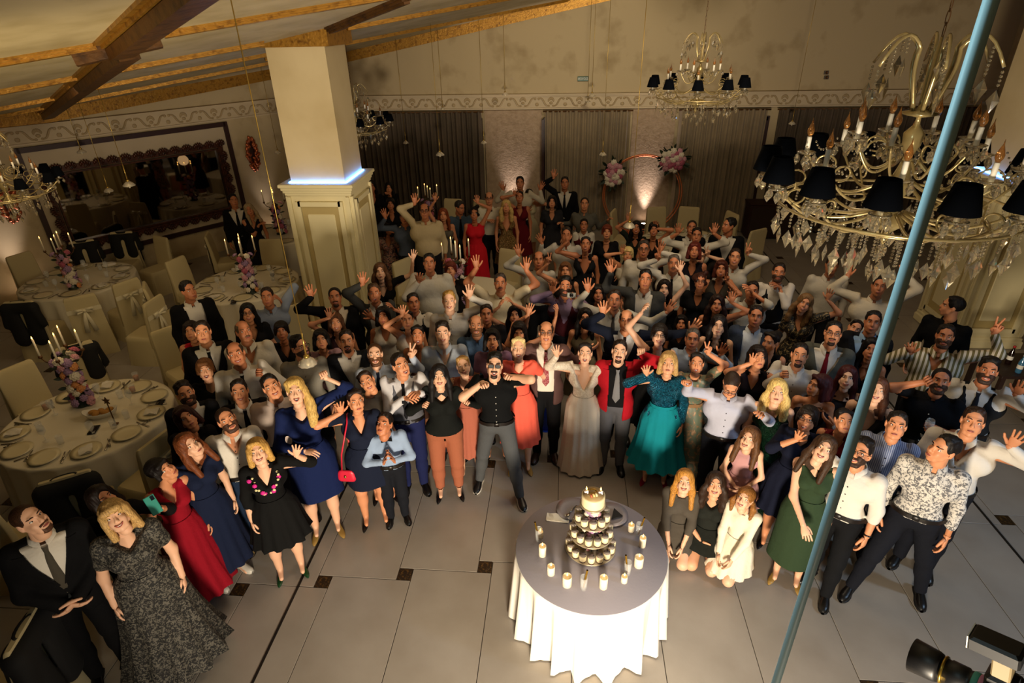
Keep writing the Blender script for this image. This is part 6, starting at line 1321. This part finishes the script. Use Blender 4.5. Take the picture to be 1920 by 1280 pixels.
A(830, 629, 1.79, 'm', 'quiff', '1e150f', 3, 's', 'shirt:9aa2ac,1c1e26', 'young man in pale blue open shirt grinning', lod=0, neck='v', b=1.05)
A(893, 614, 1.71, 'm', 'bald', '6a4a30', 1, 's', 'shirt:4a607c,1c1e26', 'bald bearded man in blue shirt grinning', beard='full', lod=0)
A(912, 593, 1.67, 'm', 'short', '2a1c14', 2, 'n', 'shirt:191719,15161a', 'man half hidden behind the bald man in blue')
A(923, 641, 1.71, 'f', 'bob', '110d0c', 1, 'o', 'dress:84647c', 'laughing dark-haired woman in mauve dress', neck='u', sl='s', lod=0)
A(938, 534, 1.81, 'm', 'short', '3a302a', 2, 'n', 'shirt:cdbf9f,1c1a18', 'man with moustache in cream shirt raising both arms', l=(892, 490, 'o', .02), r=(988, 494, 'o', .02), sl='s', beard='moustache', b=1.25)
A(965, 594, 1.57, 'f', 'long', '160f0d', 1, 's', 'dress:15141a', 'long-haired smiling woman with both arms in the air', l=(938, 567, 'r', .1), r=(956, 562, 'r', .15))
A(973, 629, 1.63, 'f', 'bob', '1a1210', 1, 'n', 'dress:14131a', 'woman with lowered eyes raising tattooed arms behind the coral dress', l=(993, 578, 'o', .1), r=(1044, 580, 'r', .1), pitch=5)
A(1010, 490, 1.77, 'm', 'bald', '2a1e16', 2, 'n', 'shirt:b7b3a8,1c1e24', 'bald man in pale shirt with right arm raised', l=(971, 468, 'o', .05))
A(1060, 510, 1.67, 'f', 'bob', '6a4428', 1, 'n', 'dress:1a1412', 'brown-haired woman making a victory sign behind the photographer guest', l=(1028, 482, 'v', .1))
A(1060, 540, 1.77, 'm', 'quiff', '0f0b0a', 2, 'n', 'vest:3a0f16,74617a,-,15141a', 'bearded man in dark red waistcoat holding a small camera', r=(1070, 552, 'f', .25), l=(1036, 537, 'o', .15), beard='full', sl='l', ret=R4)
A(1097, 600, 1.65, 'f', 'long', '120d0c', 1, 'n', 'dress:6a5f4a', 'dark-haired woman in beige top behind the bride', gl='round', neck='u')
A(1122, 553, 1.61, 'f', 'bob', '17100e', 2, 'n', 'dress:121013', 'woman in shadow between raised hands behind the bride')
A(1152, 566, 1.79, 'm', 'short', '2a1f18', 2, 'n', 'shirt:aea798,1a1a1e,3a3632', 'man in grey shirt and tie with both arms stretched wide', l=(1101, 533, 'o', .1), r=(1258, 575, 'o', .05))
A(1174, 605, 1.77, 'm', 'bald', '30241a', 1, 'o', 'suit:121828,c9cdd2,0b0b0d,121828', 'bald man in navy suit laughing with both arms up', l=(1130, 576, 'o', .1), r=(1306, 611, 'o', .1), lod=0)
A(1236, 632, 1.75, 'f', 'crop', '1a120f', 3, 's', 'dress:0c0b0c', 'woman in black with choker and round glasses raising her fist', l=(1207, 576, 'r', .05), gl='round', lod=0, neck='v')
A(1277, 609, 1.30, 'f', 'bob', '130e0d', 2, 'n', 'dress:17141a', 'small child in shadow between the guests')
A(1298, 640, 1.65, 'm', 'short', '4a443e', 2, 'n', 'shirt:8f9aaa,1c1e26', 'grey-haired man in blue-grey shirt holding up his left palm', r=(1357, 655, 'o', .15), lod=0)
A(1347, 614, 1.69, 'f', 'long', '140e0d', 3, 'n', 'dress:101012', 'dark-haired woman with parted lips in black above the victory sign', neck='u')
A(1344, 574, 1.67, 'f', 'wavy', '24120e', 2, 's', 'dress:15121a', 'smiling curly dark-haired woman raising her palm', r=(1374, 556, 'o', .1))
A(1417, 597, 1.77, 'm', 'short', '17100e', 2, 'n', 'suit:2c3444,b9bdc0,-,2c3444', 'red-faced man in blue-grey suit without tie', b=1.08, opn=True)
A(1410, 549, 1.75, 'm', 'short', '1a120f', 2, 'n', 'shirt:b0a99b,1a1a1e', 'man shading his forehead with his hand', l=(1372, 551, 'o', .15), r=(1404, 540, 'r', .22))
A(1436, 645, 1.67, 'f', 'updo', '110c0b', 1, 'n', 'dress:131216', 'dark updo woman looking down to the left', hy=-35, pitch=5)
A(1425, 674, 1.71, 'f', 'bob', '1a110f', 1, 'n', 'dress:16121a', 'woman covering part of her face with her hand', l=(1413, 670, 'o', .25), hy=15)
A(1499, 670, 1.73, 'm', 'short', '140e0c', 1, 'n', 'shirt:c9c3ba,1c1e24', 'man with dark goatee in white shirt giving a thumbs up', l=(1476, 701, 'f', .25), beard='goatee', lod=0)
A(1521, 724, 1.65, 'f', 'bob', '3a1418', 1, 's', 'dress:17131a', 'woman with dark red hair and thin straps in profile', hy=-50, pitch=15, lod=0, neck='b')
A(1508, 572, 1.69, 'f', 'wavy', '7a5a38', 1, 's', 'dress:@gold_pattern', 'long-haired woman in gold-patterned black dress raising both hands', r=(1556, 550, 'o', .1), l='hang', roll=12, neck='v', sl='s')
A(1460, 514, 1.81, 'm', 'short', '1c130f', 2, 'n', 'vest:0e1014,c6beb4,-,131417', 'bearded man in dark waistcoat holding a hand to his mouth', r=(1455, 534, 'r', .2), beard='full')
A(1562, 629, 1.85, 'm', 'short', '120d0c', 1, 'n', 'suit:52544e,cfc9bf,6a1420,52544e', 'man with glasses and goatee in grey suit and dark red tie', gl='round', beard='goatee', lod=0)
A(1602, 619, 1.53, 'f', 'bun', '17100e', 1, 's', 'dress:151318', 'dark-haired woman leaning her head on the man beside her', roll=20)
A(1636, 608, 1.81, 'm', 'short', '120e0c', 2, 'n', 'suit:15161a,7f9ab8,bow0c0e14,15161a', 'man in dark suit, light blue shirt and bow tie near the hanging cord')
A(1633, 659, 1.69, 'f', 'long', '0f0b0b', 2, 'n', 'dress:121014', 'woman with long black hair partly behind the hanging cord')
A(1588, 712, 1.61, 'f', 'front', '3e1416', 3, 's', 'dress:141114', 'woman with wine-red hair and pearl necklace', lod=0, neck='b')
A(1644, 736, 1.73, 'f', 'long', '4a2a1a', 3, 's', 'dress:121014', 'smiling brown-haired woman in deep V neckline right of the cord', lod=0, neck='w')
A(1586, 794, 1.55, 'f', 'bun', '17100e', 1, 'n', 'dress:5a1018', 'woman in dark red with earring behind the hanging cord', hy=15, lod=0)
A(1648, 540, 1.83, 'm', 'buzz', '1a120f', 2, 'n', 'shirt:c9bda6,1a1a1e', 'man in cream shirt below the large chandelier with arms raised', l=(1590, 505, 'o', 0), r=(1702, 500, 'o', 0), b=1.12)
A(1560, 500, 1.81, 'm', 'short', '20160f', 2, 'n', 'shirt:bdb5a6,1a1a1e', 'man in pale shirt mostly behind the chandelier crystals', b=1.05)
A(1767, 573, 1.83, 'm', 'short', '140f0d', 1, 'n', 'shirt:0a0a0b,0f0f12', 'young man in black shirt in profile by the right pillar', hy=-72, pitch=2, yaw=-20)
A(1772, 635, 1.83, 'm', 'short', '1a120e', 2, 'n', 'shirt:@olive_stripe,1c1c20', 'bearded man in olive and white striped shirt raising both hands', r=(1874, 611, 'v', .05), l=(1707, 651, 'o', .15), beard='full', b=1.15, neck='v')
A(1763, 719, 1.77, 'm', 'buzz', '0f0b0a', 2, 'n', 'shirt:0a0b0f,0f1014', 'bearded man in black shirt covering his eyes and holding a wine glass', l=(1744, 711, 'f', .25), r=(1736, 800, 'f', .25), sl='s', beard='full', lod=0, b=1.1, ret=R5)
A(1852, 700, 1.81, 'm', 'quiff', '15100d', 2, 's', 'vest:16181c,cbc6be,1c1e26,16181c', 'smiling bearded man in black waistcoat and tie at right edge', r=(1915, 728, 'o', .15), beard='full', lod=0, b=1.08)
# --- back rows
A(697, 351, 1.73, 'f', 'long', '0f0b0b', 2, 'n', 'dress:0c0b0d', 'woman in black partly hidden by the pillar edge', sl='l')
A(729, 354, 1.61, 'f', 'long', '0d0a0a', 1, 'n', 'dress:0c0b0c', 'woman with long black hair touching her mouth at the curtain', r=(727, 362, 'r', .12), sl='l')
A(732, 384, 1.65, 'f', 'crop', '100c0b', 2, 'n', 'dress:100e10', 'dark-haired guest in black behind the man in blue shirt', sl='s')
A(758, 409, 1.79, 'm', 'short', '130e0c', 2, 'n', 'shirt:4a5260,15161a', 'man in slate blue shirt waving beside the pillar', l=(720, 400, 'o', .05))
A(731, 430, 1.51, 'f', 'bob', '140e0d', 2, 'n', 'dress:@bright_floral', 'woman in colourful floral dress in profile by the pillar', hy=50, sl='s')
A(796, 398, 1.95, 'm', 'bald', '2a2018', 2, 'n', 'shirt:bfae8a,16161a', 'bald man with red glasses in cream shirt raising his palm', l=(777, 372, 'o', .03), gl='round', b=1.2)
A(831, 405, 1.69, 'f', 'long', '7a3a1c', 1, 'n', 'dress:5c564a', 'red-haired woman in strapless grey dress with raised arm', l=(815, 368, 'o', .03), neck='b')
A(868, 393, 1.73, 'm', 'short', '2a2522', 2, 'n', 'shirt:46586a,15161a,101014', 'grey-haired man in blue shirt leaning towards the woman in red', hy=45, pitch=-10)
A(889, 402, 1.75, 'f', 'curly', '0f0b0a', 2, 's', 'dress:c01a26', 'woman with black curls in long red dress raising her arm', r=(895, 372, 'o', .03), neck='o', hem=.1)
A(917, 374, 1.79, 'm', 'bald', '2e241c', 1, 'n', 'shirt:cfc8b4,14141a,bow0a0a0c', 'bald man with dark glasses in white shirt and black bow tie', l=(920, 413, 'r', .2), gl='round')
A(949, 389, 1.71, 'f', 'wavy', 'c8a866', 1, 'n', 'dress:@gold_sequin', 'blonde woman in gold sequin dress', neck='w')
A(974, 371, 1.75, 'f', 'bun', '120d0c', 2, 'n', 'dress:5c1016', 'woman in dark red dress with raised hand', l=(965, 358, 'o', .1))
A(975, 345, 1.91, 'm', 'short', '0f0b0a', 2, 'n', 'shirt:c6bca6,14141a', 'tall man at the back in white shirt with both hands up', l=(941, 348, 'o', .02), r=(1016, 348, 'o', .02))
A(992, 367, 1.57, 'f', 'crop', '0f0b0b', 1, 's', 'dress:cbbf9c', 'short-haired woman in cream top and skirt raising her hands', r=(1007, 369, 'o', .1), l=(993, 389, 'o', .2), neck='u')
A(1035, 380, 1.67, 'f', 'bob', '120d0c', 1, 'n', 'dress:26262a', 'woman with dark bob in charcoal V-neck dress', neck='v', sl='s', b=1.1)
A(1059, 345, 1.85, 'm', 'short', '1c1613', 2, 'n', 'suit:0c0c0f,cbc3b4,0c0c0e,0c0c0f', 'tall man in black suit and tie waving at the back', l=(1038, 325, 'o', .03))
A(1096, 384, 1.73, 'm', 'buzz', '17120f', 1, 'n', 'shirt:5a5850,1a1a1e', 'man in grey shirt with outstretched arms at the back', r=(1144, 409, 'r', .05), l=(1050, 417, 'r', .05))
A(1095, 424, 1.45, 'm', 'short', '120d0c', 2, 's', 'vest:4a1214,c9c2b4,-,15141a', 'boy in dark red waistcoat in the back rows', hs=.93)
A(1062, 443, 1.79, 'm', 'short', '2a2018', 2, 'n', 'shirt:b7b1a6,1a1a1e', 'man in white shirt with raised arm, face hidden by a hand', l=(1012, 447, 'o', .05))
A(1098, 460, 1.75, 'f', 'bun', '130e0d', 2, 's', 'dress:15161a', 'woman in black and grey deep V dress raising her right hand', l=(1063, 443, 'o', .1), neck='w')
A(1138, 437, 1.65, 'f', 'crop', '6a2c1a', 1, 'n', 'dress:100f12', 'woman with short copper hair in black jacket', sl='l', b=1.1)
A(1193, 429, 1.59, 'f', 'long', '120d0c', 2, 's', 'dress:1a2018', 'dark-haired woman in dark green behind the hanging lamp', l=(1178, 405, 'o', .1), sl='s')
A(1226, 432, 1.69, 'f', 'crop', '120d0c', 2, 's', 'dress:1c1512', 'woman in dark brown with a hand on her head', r=(1230, 420, 'o', .1), b=1.12)
A(1177, 480, 1.63, 'f', 'crop', 'd2b878', 1, 's', 'dress:c4bba8', 'smiling woman with short platinum hair in white raising her palm', l=(1167, 465, 'o', .1), neck='u', red=True)
A(1207, 470, 1.85, 'm', 'short', '3a302a', 2, 'n', 'shirt:c9c2b4,15151a,0b0b0d', 'man with glasses in white shirt and black tie raising his left hand', r=(1240, 462, 'o', .05), gl='round', b=1.08)
A(1297, 429, 1.73, 'm', 'buzz', '2a221c', 2, 'n', 'suit:0c0c10,c6beb0,-,0c0c10', 'man with glasses in black suit behind raised hands')
A(1306, 444, 1.75, 'm', 'short', '17110e', 2, 'n', 'shirt:c9c2b2,1a1a1e', 'man in white shirt raising both palms at the back right', l=(1271, 428, 'o', .08), r=(1341, 428, 'o', .08), sl='t', b=1.1)
A(1357, 424, 1.85, 'm', 'short', '0f0b0a', 2, 'n', 'suit:0b0b0e,c9c2b4,-,0b0b0e', 'tall man in black suit in profile at the back right', hy=-60, pitch=5, b=1.1)
A(1263, 497, 1.77, 'm', 'short', '5a524a', 2, 'n', 'shirt:c9c3b6,15151a,0b0b0e', 'grey-haired man with moustache in white shirt and tie making a victory sign', l=(1233, 476, 'v', .08), beard='moustache')
A(1302, 472, 1.79, 'f', 'bob', '5a2018', 2, 'n', 'dress:15121a', 'red-haired woman behind the boy with victory sign')
A(1313, 484, 1.55, 'm', 'short', '140f0d', 3, 'n', 'shirt:2a2422,15151a', 'dark-haired youth making a victory sign', r=(1327, 470, 'v', .12), sl='s')
A(1378, 485, 1.75, 'm', 'short', '2a1c14', 1, 's', 'shirt:c4beb2,1a1a1e', 'smiling man in white shirt making a victory sign at right', r=(1405, 466, 'v', .03))
A(1352, 507, 1.71, 'f', 'bob', '4a2016', 2, 'o', 'dress:3a342c', 'laughing woman with auburn bob beside the smiling man in white', r=(1363, 518, 'v', .2))
A(1313, 530, 1.65, 'f', 'curly', '3a1a12', 2, 'n', 'dress:0f1014', 'woman with auburn curls and glasses in black V neck', gl='round', neck='v', sl='s', b=1.12)
A(1210, 527, 1.87, 'm', 'short', '130e0c', 2, 'n', 'suit:3a3a38,c3bcb0,-,2a2a2c', 'dark-haired man in grey suit raising his right hand', l=(1143, 499, 'o', .05), opn=True)
A(1245, 544, 1.63, 'f', 'long', '1a0f0d', 3, 'o', 'dress:120f12', 'laughing dark-haired woman with raised braceleted arm', r=(1277, 497, 'o', .03))
A(440, 378, 1.81, 'm', 'short', '140f0d', 2, 'n', 'suit:0b0b0e,c6beb2,0b0b0e,0b0b0e', 'man in black suit standing at the far table by the mirror', hy=15, pitch=5)
A(468, 395, 1.69, 'f', 'long', 'a08a6a', 2, 'n', 'dress:16131a', 'pale-haired woman leaning on the man at the far table', roll=-15, l=(492, 418, 'r', .15))
# ---------------------------------------------------------------- what people carry, wear pinned on, or left on the floor
def hand_world(Rr, i): s = Rr['hands'][i]; return Rr['base'] + Rr['RZ'] @ (s[2] + s[1] @ np.array([0, 0, .06]))
def facecam(p): d = CAM - p; d = d / np.linalg.norm(d); x = np.cross([0, 0, 1.], d); x /= np.linalg.norm(x); return np.stack([x, np.cross(d, x), d], 1)
p = hand_world(R0, 1); M = facecam(p) @ rot('z', .15); t = tag(link('phone', None, M=M4(M, p + np.array([0, -.03, .06]))), 'teal phone held up by the dark-haired woman', 'phone'); MB().box((0, 0, 0), (.075, .15, .008), bev=.004).build('case', mat('teal_case', '#2f8a7c', .4), t, smooth=False); MB().box((.018, .05, .005), (.025, .035, .004), bev=.0015).build('camera_bump', m_phone, t, smooth=False); 
p = hand_world(R4, 1); M = facecam(p); t = tag(link('compact_camera', None, M=M4(M, p + (CAM - p) / np.linalg.norm(CAM - p) * .075)), 'small silver camera held by the man in dark red waistcoat', 'camera'); MB().box((0, 0, 0), (.11, .065, .035), bev=.006).build('body', mat('camera_silver', '#9a968c', .35, .5), t, smooth=False); MB().lathe([(.024, .017), (.024, .035), (.016, .036), (.001, .03)], 16).build('lens', m_phone, t)
p = hand_world(R5, 1); t = tag(link('wine_glass', None, loc=(p[0] - .03, p[1] - .05, p[2] - .08)), 'stemmed wine glass held by the man in black shirt', 'glass'); link('bowl', glass_me, t)
# red shoulder bag of the woman in navy lace
q = R2; bpos = np.array([-.20, -.09, q['zP'] - .12]); w0 = q['base'] + q['RZ'] @ bpos; t = tag(link('shoulder_bag', None, loc=tuple(w0), rz=0), 'small bright red shoulder bag at the hip of the woman in navy lace', 'bag'); m_bag = mat('red_leather', '#c8203a', .4)
V, Q = sdf_mesh([cap((-.05, 0, -.05), (.05, 0, -.05), .045, flat=((0, 1, 0), .6)), cap((-.04, 0, .0), (.04, 0, .0), .045, flat=((0, 1, 0), .5))], .011, .03); MB().add(V, Q).build('pouch', m_bag, t)
sh = q['base'] + q['RZ'] @ np.array([-.10, -.09, q['zN'] - .04]) - w0; sh2 = q['base'] + q['RZ'] @ np.array([-.11, .11, q['zN'] - .06]) - w0; MB().tube([[-.04, 0, .03], list(sh * .5 + [-.03, -.075, 0]), list(sh + [0, -.02, .03]), list((sh + sh2) / 2 + [0, 0, .055]), list(sh2 + [0, .02, .0]), list(sh2 * .5 + [0, .06, 0]), [.04, .02, .03]], .008, 6, sx=.4).build('strap', m_bag, t); MB().lathe([(.012, 0), (.012, .006)], 10).build('clasp', m_brass, t, (0, -.035, -.01)).rotation_euler = (PI / 2, 0, 0)
# embroidery on the black dress, boutonniere on the dark suit
q = R1; m_em = [FLW[4], FLW[2], FLW[0]]; emb = [mat('embroidery_pink', '#d01a8a', .6), mat('embroidery_cream', '#d8cf9a', .7)]
for k in range(22):
    u = (k % 11) / 10; sd = 1 if k < 11 else -1; x = sd * (.13 - .11 * u); z = q['zN'] - .035 - .20 * u
    if k in (0, 11): continue
    y = front_y(infl(q['T'], .008), x, z) - .006; c_ = k % 3 == 0; o = link('embroidered_flower', FLW[4] if c_ else FLW[2], q['t'], M=M4(aim((x * 2, -1, .15)) * (.42 if c_ else .24), (x + .012 * math.sin(k * 5), y, z + .01 * math.cos(k * 3))), material=emb[0 if c_ else 1])
q = R3; x, z = .095, q['zC'] + .03; y = front_y(infl(q['T'], .03), x, z) - .012; o = link('boutonniere', FLW[2], q['t'], M=M4(aim((0, -1, .2)) * .55, (x, y, z)))
# blue carrier bag on the floor behind the groom
p = atz(1022, 838, 0.); t = thing('carrier_bag', 'bright blue carrier bag standing on the floor behind the groom', 'bag', (p[0], p[1] + .42, 0)); G = []; a = np.arange(24) * 2 * PI / 24
for z, r1 in ((0, .14), (.02, .16), (.2, .165), (.36, .15), (.42, .12)): G.append(np.stack([np.cos(a) * r1 * (1 + .06 * np.cos(5 * a + z * 9)), np.sin(a) * r1 * .6 * (1 + .06 * np.sin(4 * a)), np.full(24, z)], 1))
MB().sheet(np.array(G), closed=True).lathe([(.001, .004), (.13, .004)], 24, cap=False).build('bag_body', mat('blue_plastic', '#1a3fc0', .35), t)
for sx in (-1, 1): MB().tube([[sx * .06, -.05, .40], [sx * .03, -.04, .50], [sx * -.03, -.04, .50], [sx * -.06, -.05, .40]] if sx < 0 else [[.06, .05, .40], [.03, .04, .50], [-.03, .04, .50], [-.06, .05, .40]], .007, 6).build('handle', MATS['blue_plastic'], t)
